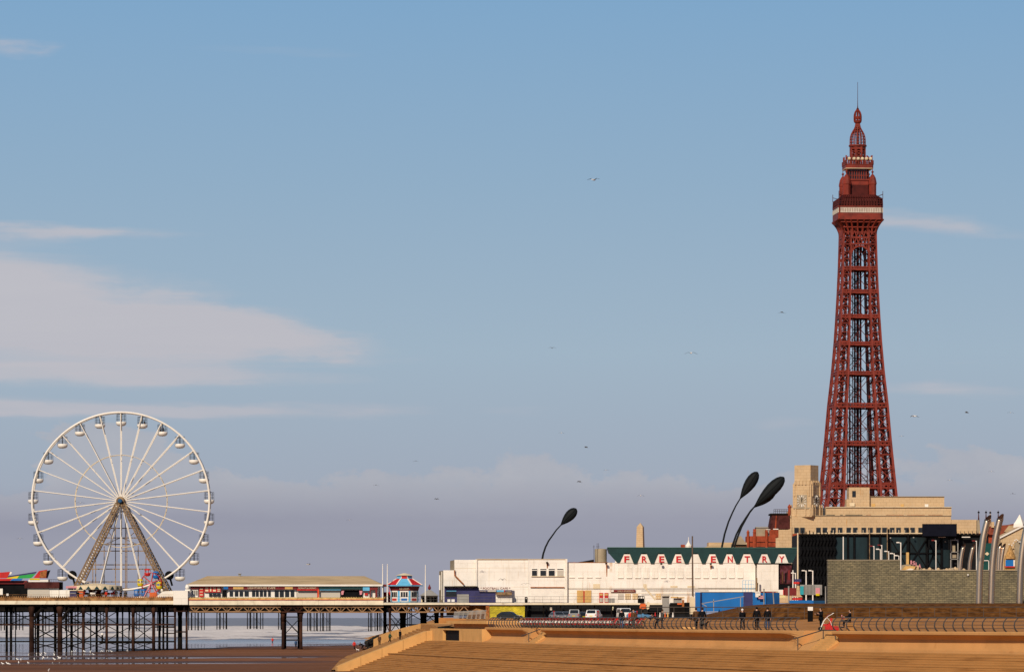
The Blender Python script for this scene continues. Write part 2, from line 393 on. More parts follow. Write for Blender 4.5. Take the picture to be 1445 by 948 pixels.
for a in ((-.115,.040,.0690,.0085,1.5,-.12), (-.075,.040,.0625,.0032,.75,-.10), (-.066,.042,.0585,.0026,.85,-.05), (-.105,.045,.0605,.0036,.8,-.03), (-.10,.030,.0812,.0018,.62,-.02), (-.09,.05,.0530,.0026,.72,-.03), (-.06,.05,.0445,.0024,.66,0),
          (-.12,.03,.0455,.003,.6,0), (.095,.028,.0475,.0020,.55,-.03), (.096,.020,.082,.0026,.55,-.12), (.066,.014,.0410,.0014,.36,0), (.094,.02,.0530,.0010,.25,0),
          (-.109,.010,.1205,.0026,.55,-.1), (-.06,.03,.1205,.002,.2,-.05), (-.045,.02,.126,.0015,.2,-.05)):
    g = streak(*a); tot = g if tot is None else math_(nt,'ADD', tot, g)
w = math_(nt,'MULTIPLY_ADD', math_(nt,'SUBTRACT', s1, .5), 1.5, tot)
w = math_(nt,'MULTIPLY', w, ramp(nt, tot, [(.03,0.0),(.60,1.0)]))
wf = ramp(nt, w, [(.05,0.0),(.30,.22),(.55,.56),(.95,.80)])
c1 = mix(nt, wf, c0, mix(nt, s2, (4.9,4.7,5.2), (5.9,5.55,5.75)))
# heaped cloud tops and the grey bank along the horizon
p1 = noise(nt, aev(24,42), 1.0, 7, .62, .2); p2 = noise(nt, aev(90,120,1.3), 1.0, 6, .65)
topl = math_(nt,'MULTIPLY_ADD', p1, .042, .0055); topl = math_(nt,'MULTIPLY_ADD', p2, .009, topl)
topl = math_(nt,'ADD', topl, math_(nt,'MULTIPLY', gauss(az, -.083, .012), .0085))
df = math_(nt,'MULTIPLY', math_(nt,'SUBTRACT', topl, el), 330.0)
pf = ramp(nt, math_(nt,'ADD', df, .35), [(.05,0.0),(.55,.47),(1.0,.55)])
c2 = mix(nt, pf, c1, mix(nt, p2, (3.6,3.7,4.3), (5.4,5.1,5.2)))
bk = math_(nt,'MULTIPLY_ADD', p2, .004, math_(nt,'MULTIPLY_ADD', p1, .006, .0200))
bf = ramp(nt, math_(nt,'MULTIPLY_ADD', math_(nt,'SUBTRACT', bk, el), 120.0, .5), [(0.0,0.0),(1.0,.93)])
b3 = noise(nt, aev(6,140,5.0), 1.0, 4, .5)
c3 = mix(nt, bf, c2, mix(nt, b3, (2.85,2.95,3.75), (3.45,3.5,4.2)))
L.new(c3, bg.inputs[0])
try:
    wd.cycles.sampling_method = 'MANUAL'; wd.cycles.sample_map_resolution = 512
except Exception: pass
sc.view_settings.view_transform = 'Standard'; sc.view_settings.look = 'None'; sc.view_settings.exposure = 0; sc.view_settings.gamma = 1
sc.cycles.max_bounces = 5; sc.cycles.caustics_reflective = False; sc.cycles.caustics_refractive = False

# ---------------------------------------------------------------- beach and sea
from mathutils import noise as mn
SEA = 1.72
def sandz(x, y):
    """sand height: low bars and pools drawn out along the shore, falling to the sea"""
    z = 2.02 - .38*sstep(890, 1120, y) - 1.2*sstep(1150, 1700, y)
    z += .10*sstep(-60, -30, x)*sstep(940, 880, y)
    left = sstep(-48, -82, x)
    z -= .36*left*sstep(690, 790, y)
    n = mn.fractal(Vector((x*.020, y*.034, .3)), .9, 2.0, 4) ; n2 = mn.noise(Vector((x*.06, y*.16, 7.1)))
    z += .20*n + .045*n2
    if y < 860: z -= .40*1.35*math.exp(-((y-748-x*.45)/25)**2)*sstep(-22,-36,x)
    if y < 860: z -= .36*1.35*math.exp(-((y-660-x*.4)/19)**2)*sstep(-19,-30,x)
    return z
nx, ny = 240, 330
xs = [-165 + 150*i/nx for i in range(nx+1)]
ys = [420 + (1350-420)*(j/ny)**1.15 for j in range(ny+1)]
b = MB(); b.loft([[Vector((x,y,sandz(x,y))) for x in xs] for y in ys])
tag(b.build('beach_sand', MT['sand'], smooth=True, loc=(0,0,0)), kind='structure')
b = MB(); b.add([(-60000,-400,.2),(60000,-400,.2),(60000,90000,.2),(-60000,90000,.2)], [(0,1,2,3)])
tag(b.build('seabed', MT['sand'], loc=(0,0,0)), kind='structure')
# sea: flat pools and shallows near the pier, a swell further out
def seaz(x, y):
    a = sstep(1150, 1420, y)*sstep(3900,2500,y)
    if a <= 0: return SEA
    ph = y/46 + 1.6*mn.noise(Vector((x*.009, y*.004, 1.7))); c = max(0, math.sin(2*math.pi*ph))**3
    m = .45 + 1.1*mn.noise(Vector((x*.022, y*.012, 5.1))) + .5*mn.noise(Vector((x*.09, y*.03, 2.2)))
    return SEA + a*(1.5*c*max(0,m) + .10*mn.noise(Vector((x*.08, y*.08, 9.))))
b = MB()
xs = [-440 + 460*i/160 for i in range(161)]
ys = [1000 + (4000-1000)*(j/520)**1.35 for j in range(521)]
b.loft([[Vector((x,y,seaz(x,y))) for x in xs] for y in ys])
b.add([(-60000,4000,SEA),(60000,4000,SEA),(60000,90000,SEA),(-60000,90000,SEA)], [(0,1,2,3)])
b.add([(-60000,1000,SEA),(-440,1000,SEA),(-440,4000,SEA),(-60000,4000,SEA)], [(0,1,2,3)])
b.add([(20,1000,SEA),(60000,1000,SEA),(60000,4000,SEA),(20,4000,SEA)], [(0,1,2,3)])
b.add([(-60000,300,SEA),(-14,300,SEA),(-14,1000,SEA),(-60000,1000,SEA)], [(0,1,2,3)])
tag(b.build('sea', MT['sea'], smooth=True, loc=(0,0,0)), kind='structure')

# ---------------------------------------------------------------- sea defences
cf = np.polyfit([700,900,1140,1445], [13.5,15.9,18.0,20.2], 2)
def lipd(px):
    p = min(px, 1850); return float(np.polyval(cf, p)) + .004*max(0, px-1850)
PZ = 7.0
def P0(px):
    Y = (E-PZ)*F/lipd(px); return Vector((X(px,Y), Y, 0))
def path(px, s, z):
    """a point s metres seaward of the wall's lip line, at the place seen at pixel px"""
    p = P0(px); t = (P0(px+2) - P0(px-2)).normalized(); n = Vector((t.y, -t.x, 0))
    if n.x > 0: n = -n
    q = p + n*s; q.z = z; return q
def walk(a, b, step):
    """pixels along the path at an even spacing in metres"""
    out = [a]; p = a; acc = 0; prev = P0(a)
    while p < b:
        p += .25; q = P0(p); acc += (q-prev).length; prev = q
        if acc >= step: out.append(p); acc = 0
    return out
Z0 = 5.45
PROF = [(-1.3,7.0),(.34,7.0),(.46,6.93),(.46,6.77),(.36,6.68),(.08,6.60),(-.13,6.40),(-.16,6.15),(-.04,5.88),(.3,5.64),(.9,Z0),(.9,4.9),(-1.3,4.9)]
FLAT = [(-1.3,7.0),(.0,7.0),(.06,6.97),(.1,6.9),(.2,6.6),(.3,6.4),(.42,6.1),(.52,5.9),(.6,5.75),(.75,5.55),(.9,Z0),(.9,4.9),(-1.3,4.9)]
def wave_wall(a, c, fade, label):
    rows = []; t = thing('sea_wall', label, 'sea wall', tuple(path((a+c)/2, 0, Z0)))
    for px in walk(a, c, 2.0) + [c]:
        k = 0 if not fade else sstep(c-fade, c, px)
        rows.append([path(px, lerp(p[0],q[0],k), lerp(p[1],q[1],k)) for p,q in zip(PROF, FLAT)])
    b = MB(); b.loft(rows, close=True); n = len(PROF)
    b.f += [tuple(range(n)), tuple(range((len(rows)-1)*n, len(rows)*n))]
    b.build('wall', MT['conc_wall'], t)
    return t
w1 = wave_wall(690, 754, 16, 'short curved concrete wave wall left of the handrailed beach stairs')
w2 = wave_wall(769, 1136, 22, 'long curved concrete wave wall below the three people walking on the promenade')
w3 = wave_wall(1182, 2100, 0, 'curved concrete wave wall at right below the long grey block wall')
b = MB()   # bedding kerb along the foot of the walls
rows = [[path(px,.9,Z0-.01), path(px,1.35,Z0-.03), path(px,1.35,Z0-.3), path(px,.9,Z0-.3)] for px in walk(622, 2100, 3)]
b.loft(rows, close=True); tag(b.build('kerb', MT['conc'], loc=(0,0,0)), kind='structure')
# the two stair openings: plain battered wall, flight, handrail
def stair_gap(a, c, label, hlabel):
    t = thing('sea_wall', label, 'sea wall', tuple(path(a, 0, Z0)))
    b = MB(); rows = []
    for px in walk(a, c, 1) + [c]:
        rows.append([path(px,-1.3,6.98), path(px,-.9,6.98), path(px,-.3,6.2), path(px,.88,Z0+.02), path(px,.88,4.9), path(px,-1.3,4.9)])
    b.loft(rows, close=True); b.f += [tuple(range(6)), tuple(range(len(b.v)-6, len(b.v)))]
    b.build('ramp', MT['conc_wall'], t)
    b = MB()
    for i in range(8):
        z1 = 6.9 - i*.18; s0 = -.9 + i*.22
        b.loft([[path(px,s0,Z0), path(px,s0,z1), path(px,s0+.22,z1), path(px,s0+.22,Z0)] for px in (a+(c-a)*.45, c-1)], close=True)
        m = len(b.v); b.f += [(m-8,m-7,m-6,m-5),(m-4,m-3,m-2,m-1)]
    b.build('steps', MT['conc_light'], t)
stair_gap(754, 769, 'narrow concrete beach stair between the two left wave walls', '')
stair_gap(1136, 1182, 'wide concrete beach stair below the red pushchair', '')
def handrail(pts, posts, label):
    t = thing('handrail', label, 'handrail', tuple(pts[0]))
    b = MB(); b.tube(pts, .045, 6); b.build('rail', MT['steel'], t)
    for p, z in posts:
        b = MB(); b.tube([p, Vector((p.x,p.y,z))], .04, 6); b.build('post', MT['steel'], t)
q = path(753,.9,0)
handrail([path(752,1.15,6.18), path(757,.6,6.5), path(766,-.2,7.05)], [(path(756,.7,6.42), 5.4)], 'sloping metal handrail on the narrow stair near the red bicycles')
handrail([path(1137,1.0,6.35), path(1139,.9,6.4), path(1160,-.1,7.05), path(1178,-.1,7.02)], [(path(1140.5,.85,6.42),5.4),(path(1160,-.1,7.05),6.0),(path(1177,-.1,7.02),6.0)], 'bent metal handrail on the wide stair below the red pushchair')

# stepped revetment below the walls
b = MB(); rows = []
sec = [(1.35, Z0-.05)]; s, z = 1.35, Z0-.05
for i in range(21):
    tr = .43 if i != 8 else 1.1
    ov = .07 if i in (8,) else .008 + .010*((i*7)%3)
    s += tr; sec.append((s+ov, z-.02)); sec.append((s+ov, z-.055)); sec.append((s, z-.06)); z -= .17 if i != 8 else .30; sec.append((s, z))
sec.append((s+1.2, z-.05)); sec.append((s+1.2, 0.5))
cols = walk(621, 2100, 3.0)
for px in cols: rows.append([path(px, a, c) for a, c in sec])
b.loft(rows); n = len(sec)
b.add(rows[0] + [path(621, 1.35, .5)], [tuple(range(n+1))])
tag(b.build('revetment_steps', MT['conc'], loc=(0,0,0)), kind='structure')
SLOPE_S, SLOPE_Z = s, z

# near parapet: closes the stepped slope, from the wall down to the sand
t = thing('parapet', 'sloping pale concrete parapet nearest the camera, running down to the wet sand', 'parapet', tuple(path(620,6,3.5)))
def on_slope(s_): return lerp(Z0, SLOPE_Z, min(1.05, max(0,(s_-1.35)/(SLOPE_S-1.35))))
ss = [.2,.8,1.6,4.2,6.6,9.0,SLOPE_S+.6]
for i in range(len(ss)-1):
    b = MB(); rows = []
    for s_ in (ss[i], ss[i+1]-.03):
        zz = on_slope(s_); hh = 1.12 if s_ < 10 else 1.0
        a_, c_ = path(621, s_, 0), path(617.5, s_, 0)
        rows.append([Vector((a_.x,a_.y,zz-.8)), Vector((a_.x,a_.y,zz+hh)), Vector((c_.x,c_.y,zz+hh)), Vector((c_.x,c_.y,zz-2.2))])
    b.loft(rows, close=True); b.f += [(0,1,2,3),(4,5,6,7)]
    b.build('wall_panel', MT['conc_light'], t)
# flat landing wall with its dark opening and the roofed upper deck
t = thing('sea_wall', 'flat concrete wall with a dark square opening beside the sloping parapets', 'sea wall', tuple(path(660,0,Z0)))
def along(b, a, c, s0, s1, z0, z1, step=2):
    rows = [[path(p,s0,z0), path(p,s1,z0), path(p,s1,z1), path(p,s0,z1)] for p in [a + (c-a)*i/6 for i in range(7)]]
    b.loft(rows, close=True); n = len(b.v); b.f += [(n-28,n-27,n-26,n-25),(n-4,n-3,n-2,n-1)]; return b
b = MB(); along(b, 618, 636, -.5, .9, 4.8, 6.80); along(b, 659.5, 692, -.5, .9, 4.8, 6.80); along(b, 636, 659.5, -.5, .9, 6.64, 6.80); along(b, 636, 659.5, -.5, .9, 4.8, 5.5)
b.build('wall', MT['conc_light'], t)
b = MB(); along(b, 635, 660.5, -1, .55, 5.4, 6.66); b.build('opening_shade', MT['black'], t)  # near-flush black slab: the opening's shade is put into its colour
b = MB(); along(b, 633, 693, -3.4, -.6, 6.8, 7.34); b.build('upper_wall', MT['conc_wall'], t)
b = MB(); along(b, 633, 690, -3.5, .25, 7.34, 7.66); b.build('roof_slab', MT['conc_light'], t)

# second sloping bay behind the near parapet
U = [(path(618,.9,0).x+.2, path(618,.9,0).y, 5.6), (-10.4,640,5.9), (-12.6,730,6.0), (X(592,790),790,Z(886.5,790)), (X(592,797),797,Z(887,797))]
Lo = [(path(617,SLOPE_S+1,0).x, path(617,SLOPE_S+1,0).y, 1.9), (-23.5,640,1.9), (-25.5,730,1.9), (X(515,815),815,2.0), (X(510,824),824,1.9)]
b = MB(); rows = []
for i in range(5):
    row = []; u, l = Vector(U[i]), Vector(Lo[i])
    for k in range(15):
        a = u.lerp(l, k/15); c = u.lerp(l, (k+1)/15); row += [Vector((a.x,a.y,a.z)), Vector((c.x,c.y,a.z-.02))]
    row.append(l); rows.append(row)
b.loft(rows); tag(b.build('revetment_slope', MT['conc'], loc=(0,0,0)), kind='structure')
# far parapet of that bay
t = thing('parapet', 'curved pale concrete parapet on the far side of the bay, near the pier piles', 'parapet', (X(590,800),800,6))
top = [(636,878.6,770),(594,879.4,789),(578,883.0,795),(560,887.8,801),(544,892.6,808),(527,901.5,815)]
bot = [(636,886.5,770),(594,886.5,789),(578,890,795),(560,895,801),(544,900.5,808),(527,908,815)]
for i in range(len(top)-1):
    b = MB(); rows = []
    for k in (i, i+1):
        p, q = W(*top[k]), W(*bot[k]); r = Vector((.25,.75,0))
        rows.append([Vector((q.x,q.y,q.z-.9)), p, p+r, Vector((q.x,q.y,q.z-1.5))+r])
    b.loft(rows, close=True); b.f += [(0,1,2,3),(4,5,6,7)]; b.build('wall_panel', MT['conc_light'], t)
# more slope beyond the pier
b = MB(); b.loft([[Vector((-45,1400,1.6)),Vector((-21,1400,8.0))],[Vector((-33,1060,1.6)),Vector((-15,1060,8.0))],[Vector((-29.5,900,1.6)),Vector((-13,900,6.6))],[Vector((-28.5,856,1.8)),Vector((-14,852,6.4))]])
tag(b.build('revetment_slope', MT['conc'], loc=(0,0,0)), kind='structure')

# promenade and the land behind it
def promz(px, d):
    p = P0(px); y = p.y + d
    k = sstep(12, 105, d); top = lerp(.65, 1.02, sstep(860, 990, px))
    return PZ + top*k
b = MB(); rows = []
ds = [0,3,6,10,16,24,34,46,60,75,90,110,140,190,260,340]
for px in list(range(618, 700, 8)) + list(range(700, 1500, 20)) + list(range(1500, 2700, 60)):
    p = path(px, -1.28, 0); row = []
    for d in ds:
        y = min(868, p.y + d); row.append(Vector((p.x + (0 if px<700 else 0), y, promz(px, d))))
    row.append(Vector((p.x, 868, promz(px, 340)))); rows.append(row)
b.loft(rows); tag(b.build('promenade', MT['prom'], loc=(0,0,0)), kind='structure')
b = MB(); b.plan([(-8.6,545),(-8.0,868),(-15.4,868),(-15.4,792),(-12.2,700)], 1.0, 6.95)
tag(b.build('embankment', MT['conc'], loc=(0,0,0)), kind='structure')
b = MB(); b.plan([(-13.5,868.1),(3000,868.1),(3000,9000),(20,9000),(-16,1500)], .5, 7.98)
tag(b.build('ground', MT['prom'], loc=(0,0,0)), kind='structure')
# scrub bank in front of the block wall, tapering off to the left
b = MB(); rows = []
for px in list(range(976, 1180, 12)) + list(range(1180, 1900, 24)):
    k = sstep(970, 1120, px); Yb = lerp(468, 440, k); x0 = X(px, Yb)
    zt = lerp(7.9, 8.95, k); zt2 = lerp(7.92, 9.36, k) + .05*mn.noise(Vector((px*.02,0,0)))
    j = lambda a: .06*mn.noise(Vector((px*.11, a, 0)))
    rows.append([Vector((x0, Yb-6, 7.5)), Vector((x0, Yb, 7.98+j(1))), Vector((x0, Yb+1.6, lerp(7.98,zt,.55)+j(2))), Vector((x0, Yb+2.6, zt+j(3))),
                 Vector((x0, Yb+4.4, lerp(zt,zt2,.75)+j(4))), Vector((x0, Yb+7, zt2)), Vector((x0, Yb+44, zt2+.02)), Vector((x0, Yb+45, 7.0))])
b.loft(rows); tag(b.build('bank', MT['bank'], loc=(0,0,0)), kind='structure')
# ---------------------------------------------------------------- the iron tower
TY = 1363.0; TK = TY/F
TX = X(1210.3, TY)
tw = thing('lattice_tower', 'tall red iron lattice tower with a railed gallery and ogee dome', 'tower', (TX,TY,7.5), R(4))
def tz(py): return Z(py, TY) - 7.5
SQ = 1.13
ty_ = [860,790,740,705,626,571,527,486,449,412,379,342,326]
twd = [176,141,122,109,93,83.6,73.5,66.3,61.3,57.2,54.2,52,51.5]
def hw(z):
    py = HY - (z + 7.5 - E)/TK
    return float(np.interp(py, ty_[::-1], twd[::-1])) * TK / SQ / 2
def lw(z): return hw(z)*2*.225
zt = tz(326)
levels = [0.0]
while levels[-1] < zt - 1.0:
    z = levels[-1]; levels.append(min(zt, z + lw(z)*.98))
levels[-1] = zt
SGN = ((1,1),(1,-1),(-1,-1),(-1,1))
def leg_c(z, sx, sy):
    w, l = hw(z), lw(z)
    return [Vector((sx*a, sy*c, z)) for a, c in ((w,w),(w-l,w),(w-l,w-l),(w,w-l))]
for sx, sy in SGN:
    b = MB(); lat = MB()
    for i in range(len(levels)-1):
        A, B = leg_c(levels[i],sx,sy), leg_c(levels[i+1],sx,sy)
        cw = .46*lw(levels[i])/4.2 + .18
        for k in range(4):
            b.bar(A[k], B[k], cw)
            n = (k+1)%4; dw = cw*.60
            lat.bar(A[k], B[n], dw, dw*.5); lat.bar(A[n], B[k], dw, dw*.5); lat.bar(A[k], A[n], dw*.8)
    lg = b.build('leg', MT['tower'], tw, local=True)
    lat.build('lattice', MT['tower'], lg, local=True)
    dk = MB()  # plates and bars added dark, putting the legs' inner shade into colour
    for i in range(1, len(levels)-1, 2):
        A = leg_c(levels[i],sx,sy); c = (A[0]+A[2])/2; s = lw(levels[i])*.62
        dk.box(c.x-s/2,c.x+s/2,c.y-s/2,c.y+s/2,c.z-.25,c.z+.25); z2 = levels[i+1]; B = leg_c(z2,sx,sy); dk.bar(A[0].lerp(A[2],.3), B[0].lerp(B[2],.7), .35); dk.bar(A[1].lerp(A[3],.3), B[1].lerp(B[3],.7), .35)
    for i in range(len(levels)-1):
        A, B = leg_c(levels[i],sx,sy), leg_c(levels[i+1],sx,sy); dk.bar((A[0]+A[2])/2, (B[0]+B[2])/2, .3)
    dk.build('leg_shade_plates', MT['tower_dark'], lg, local=True)
for py in (380,412.6,447.5,486,527.5,573,626.5,687):
    z = tz(py); dz = (4.6 if py > 560 else 3.4)*TK/2
    b = MB()
    for zz in (z-dz, z+dz):
        w = hw(zz)
        for a in range(4):
            p, q = SGN[a], SGN[(a+1)%4]
            b.bar((p[0]*w,p[1]*w,zz), (q[0]*w,q[1]*w,zz), .42, .34)
            wi = w-lw(zz); b.bar((p[0]*wi,p[1]*wi,zz), (q[0]*wi,q[1]*wi,zz), .3, .3)
    w = hw(z)
    for a in range(4):
        p, q = SGN[a], SGN[(a+1)%4]; P_, Q_ = Vector((p[0]*w,p[1]*w,z)), Vector((q[0]*w,q[1]*w,z)); m = 14
        for i in range(m):
            u, v = P_.lerp(Q_, i/m), P_.lerp(Q_, (i+1)/m); s = dz if i%2 else -dz
            b.bar(u+Vector((0,0,s)), v-Vector((0,0,s)), .26, .2); b.bar(u-Vector((0,0,s)), v+Vector((0,0,s)), .26, .2)
    b.build('girder', MT['tower'], tw, local=True)
    b = MB(); wi = w-lw(z); b.box(-wi,wi,-wi,wi,z-.12,z+.12)
    for s in (-1,1): b.box(-wi,wi, s*wi-.06, s*wi+.06, z-dz*.55, z+dz*.5)
    b.build('floor_plate', MT['tower_dark'], tw, local=True)
# diagonal rods in the open bays, front and back
b = MB(); pl = [687,626.5,573,527.5,486,447.5,412.6,380,350]
for i in range(len(pl)-1):
    z0, z1 = tz(pl[i]), tz(pl[i+1])
    for s in (-1,1):
        for a, c in ((1,-1),(-1,1)):
            w0, w1 = hw(z0)-lw(z0), hw(z1)-lw(z1)
            b.bar((a*w0, s*hw(z0)*.93, z0), (c*w1, s*hw(z1)*.93, z1), .17, .17)
            b.bar((s*hw(z0)*.93, a*w0, z0), (s*hw(z1)*.93, c*w1, z1), .17, .17)
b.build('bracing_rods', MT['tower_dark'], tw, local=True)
# arches under the gallery
b = MB()
for a in range(4):
    z0, z1 = tz(362), tz(349); w = hw(z0); wi = w-lw(z0)
    M4 = Matrix.Rotation(a*math.pi/2, 3, 'Z'); prev = None
    for i in range(13):
        t = math.pi*i/12; p = M4 @ Vector((wi*math.cos(t), -w, z0+(z1-z0)*math.sin(t)))
        if prev is not None: b.bar(prev, p, .5, .45)
        if 0 < i < 12: b.bar(p, M4 @ Vector((wi*math.cos(t), -w, tz(346))), .22)
        prev = p
    b.bar(M4 @ Vector((-wi,-w,tz(346))), M4 @ Vector((wi,-w,tz(346))), .6, .5)
    for x in (-.6,-.2,.2,.6): b.bar(M4 @ Vector((wi*x,-w,tz(345))), M4 @ Vector((wi*x+wi*.4,-w,tz(327))), .25); b.bar(M4 @ Vector((wi*x,-w,tz(345))), M4 @ Vector((wi*x-wi*.4,-w,tz(327))), .25)
    b.bar(M4 @ Vector((-wi,-w,tz(337))), M4 @ Vector((wi,-w,tz(337))), .5)
b.build('arch', MT['tower'], tw, local=True)
# lift shaft and the stair cage below it
b = MB(); zs = [tz(830) + i*1.9 for i in range(200) if tz(830)+i*1.9 < tz(330)]
def cage(b, cx, cy, r, z0, z1, n, cw, dw):
    zz = [z0 + (z1-z0)*i/n for i in range(n+1)]
    C = [(cx+r,cy+r),(cx+r,cy-r),(cx-r,cy-r),(cx-r,cy+r)]
    for k in range(4):
        b.bar((*C[k],z0), (*C[k],z1), cw); m = (k+1)%4
        for i in range(n):
            b.bar((*C[k],zz[i]), (*C[m],zz[i+1]), dw); b.bar((*C[k],zz[i]), (*C[m],zz[i]), dw)
            if i % 2: b.bar((*C[m],zz[i]), (*C[k],zz[i+1]), dw)
cage(b, 0, 0, .85, 0, tz(332), 50, .26, .11)
b.box(-.35,.35,-.35,.35,0,tz(332))
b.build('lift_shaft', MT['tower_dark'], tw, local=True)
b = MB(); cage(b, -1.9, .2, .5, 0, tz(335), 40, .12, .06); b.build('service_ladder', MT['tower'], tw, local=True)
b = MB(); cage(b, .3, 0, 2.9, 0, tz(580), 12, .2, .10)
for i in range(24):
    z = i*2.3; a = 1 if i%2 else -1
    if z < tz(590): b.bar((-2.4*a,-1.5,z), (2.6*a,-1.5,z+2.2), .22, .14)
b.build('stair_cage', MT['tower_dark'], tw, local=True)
# flared brackets under the gallery
G = 63.5*TK/2     # gallery half width
def ring4(h, z, ch=.0):
    c = h*ch
    return [Vector(p) for p in ((h-c,-h,z),(h,-h+c,z),(h,h-c,z),(h-c,h,z),(-h+c,h,z),(-h,h-c,z),(-h,-h+c,z),(-h+c,-h,z))]
b = MB(); wz = hw(zt)
for a in range(4):
    M4 = Matrix.Rotation(a*math.pi/2,3,'Z')
    for u in (-1,-.72,-.45,-.15,.15,.45,.72,1):
        prev = None
        for i in range(7):
            k = i/6; r = lerp(wz, G, k**2.2); z = lerp(tz(333), tz(312), k)
            p = M4 @ Vector((u*r, -r, z))
            if prev is not None: b.bar(prev, p, .42, .42)
            prev = p
        b.bar(M4 @ Vector((u*wz,-wz*.98,tz(333))), M4 @ Vector((u*wz,-wz*.98,tz(311))), .3)
    for i in (1,3,5):
        k = i/6; r = lerp(wz,G,k**2.2); z = lerp(tz(333),tz(312),k)
        b.bar(M4 @ Vector((-r,-r,z)), M4 @ Vector((r,-r,z)), .3)
b.build('bracket', MT['tower'], tw, local=True)
b = MB(); b.loft([ring4(wz*.8, tz(331)), ring4(wz*.85, tz(316)), ring4(G*.93, tz(312.2))], close=True); b.build('bracket_core', MT['tower_dark'], tw, local=True)
def slab(b, h, y0, y1, ch=.12, h1=None):
    b.loft([ring4(h,tz(y0),ch), ring4(h1 or h,tz(y1),ch)], close=True); n = len(b.v)
    b.f += [tuple(range(n-16,n-8)), tuple(range(n-8,n))]
b = MB(); slab(b, G, 311.5, 303.4); slab(b, G*1.02, 312.4, 311.2); slab(b, G*.985, 303.4, 293.6); slab(b, G*1.01, 294.4, 293.2); b.build('gallery', MT['tower'], tw, local=True)
b = MB()
for a in range(4):
    M4 = Matrix.Rotation(a*math.pi/2,4,'Z'); s = MB()
    n = 17; w = G*.90*2/n
    for i in range(n):
        x = -G*.90 + w*(i+.5); s.box(x-w*.25, x+w*.25, -G*1.0, -G*.97, tz(302.0), tz(296.2))
    s.box(-G*.92,G*.92,-G*1.006,-G*.97,tz(302.6),tz(301.8)); s.box(-G*.92,G*.92,-G*1.006,-G*.97,tz(296.4),tz(295.6))
    for i in range(n+1): x = -G*.90+w*i; s.box(x-.07,x+.07,-G*1.003,-G*.97,tz(302.2),tz(296))
    s.xf(M4); b.add(s.v, s.f)
b.build('window_band', M('band_white', (.55,.48,.40), .6), tw, local=True)
# wire cage above the gallery, sloping in
b = MB()
for a in range(4):
    M4 = Matrix.Rotation(a*math.pi/2,3,'Z')
    for i in range(17):
        u = -1+i/8; b.bar(M4 @ Vector((u*G*.98,-G*.98,tz(293))), M4 @ Vector((u*G*.96,-G*.97,tz(283))), .16)
        b.bar(M4 @ Vector((u*G*.96,-G*.97,tz(283))), M4 @ Vector((u*G*.72,-G*.72,tz(277.5))), .14)
    for py, r in ((290,.98),(286.5,.975),(283,.965),(280,.83)): b.bar(M4 @ Vector((-r*G,-r*G,tz(py))), M4 @ Vector((r*G,-r*G,tz(py))), .16)
    for u in (-1,): b.bar(M4 @ Vector((u*G*.98,-G*.98,tz(283))), M4 @ Vector((u*G*.98,-G*.98,tz(272.5))), .14); b.bar(M4 @ Vector((u*G*.98,-G*.98,tz(277))), M4 @ Vector((u*G*.8,-G*.8,tz(279))), .16)
b.build('safety_cage', MT['tower_dark'], tw, local=True)
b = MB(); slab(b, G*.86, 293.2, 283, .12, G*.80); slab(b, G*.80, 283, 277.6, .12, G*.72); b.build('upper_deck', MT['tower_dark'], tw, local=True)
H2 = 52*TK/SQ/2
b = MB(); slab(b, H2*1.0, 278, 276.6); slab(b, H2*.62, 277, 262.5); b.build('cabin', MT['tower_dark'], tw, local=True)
b = MB(); slab(b, H2*.64, 262.5, 254.5); slab(b, H2*.70, 256, 254.2); b.build('cabin_band', MT['tower'], tw, local=True)
b = MB(); slab(b, H2*.52, 254.2, 239); b.build('lantern_glass', MT['glass'], tw, local=True)
b = MB()
for a in range(4):
    M4 = Matrix.Rotation(a*math.pi/2,3,'Z'); r = H2*.58
    for i in range(9):
        u = -1+i/4; b.bar(M4 @ Vector((u*r,-r,tz(254.2))), M4 @ Vector((u*r,-r,tz(239))), .26)
    for py in (249,243.5): b.bar(M4 @ Vector((-r,-r,tz(py))), M4 @ Vector((r,-r,tz(py))), .2)
b.build('lantern_frame', MT['tower'], tw, local=True)
for sx, sy in SGN:
    c = (sx*H2*.80, sy*H2*.80, 0); r = 5.4*TK
    b = MB(); b.lathe([(r,tz(277)),(r,tz(262.5)),(r*1.12,tz(262)),(r*1.12,tz(260.5)),(r*1.05,tz(258)),(r*.85,tz(253)),(r*.5,tz(249.5)),(r*.16,tz(247.5)),(r*.16,tz(246)),(r*.4,tz(244.4)),(r*.12,tz(243)),(r*.05,tz(239))], c, 8, R(22.5))
    b.build('corner_turret', MT['tower'], tw, local=True)
H3 = 44.2*TK/SQ/2
b = MB(); slab(b, H3, 239, 233.8, .1); slab(b, H3*1.03, 234.2, 233.2, .1); b.build('upper_platform', MT['tower'], tw, local=True)
b = MB()
slab(b, H3*1.005, 239.7, 239, .1); b.build('platform_trim', MT['cream'], tw, local=True)
b = MB()
for a in range(4):
    M4 = Matrix.Rotation(a*math.pi/2,3,'Z')
    for i in range(12): u = -1+i/5.5; b.bar(M4 @ Vector((u*H3,-H3,tz(233.5))), M4 @ Vector((u*H3,-H3,tz(228.5))), .13)
    for py in (228.5,231): b.bar(M4 @ Vector((-H3,-H3,tz(py))), M4 @ Vector((H3,-H3,tz(py))), .15)
    for u in (-.97,-.55,.55): b.bar(M4 @ Vector((u*H3,-H3*.9,tz(233))), M4 @ Vector((u*H3,-H3*.9,tz(221))), .3); b.bar(M4 @ Vector((u*H3,-H3*.9,tz(227))), M4 @ Vector((u*H3*.8,-H3*.6,tz(222))), .2)
b.build('platform_railing', MT['tower'], tw, local=True)
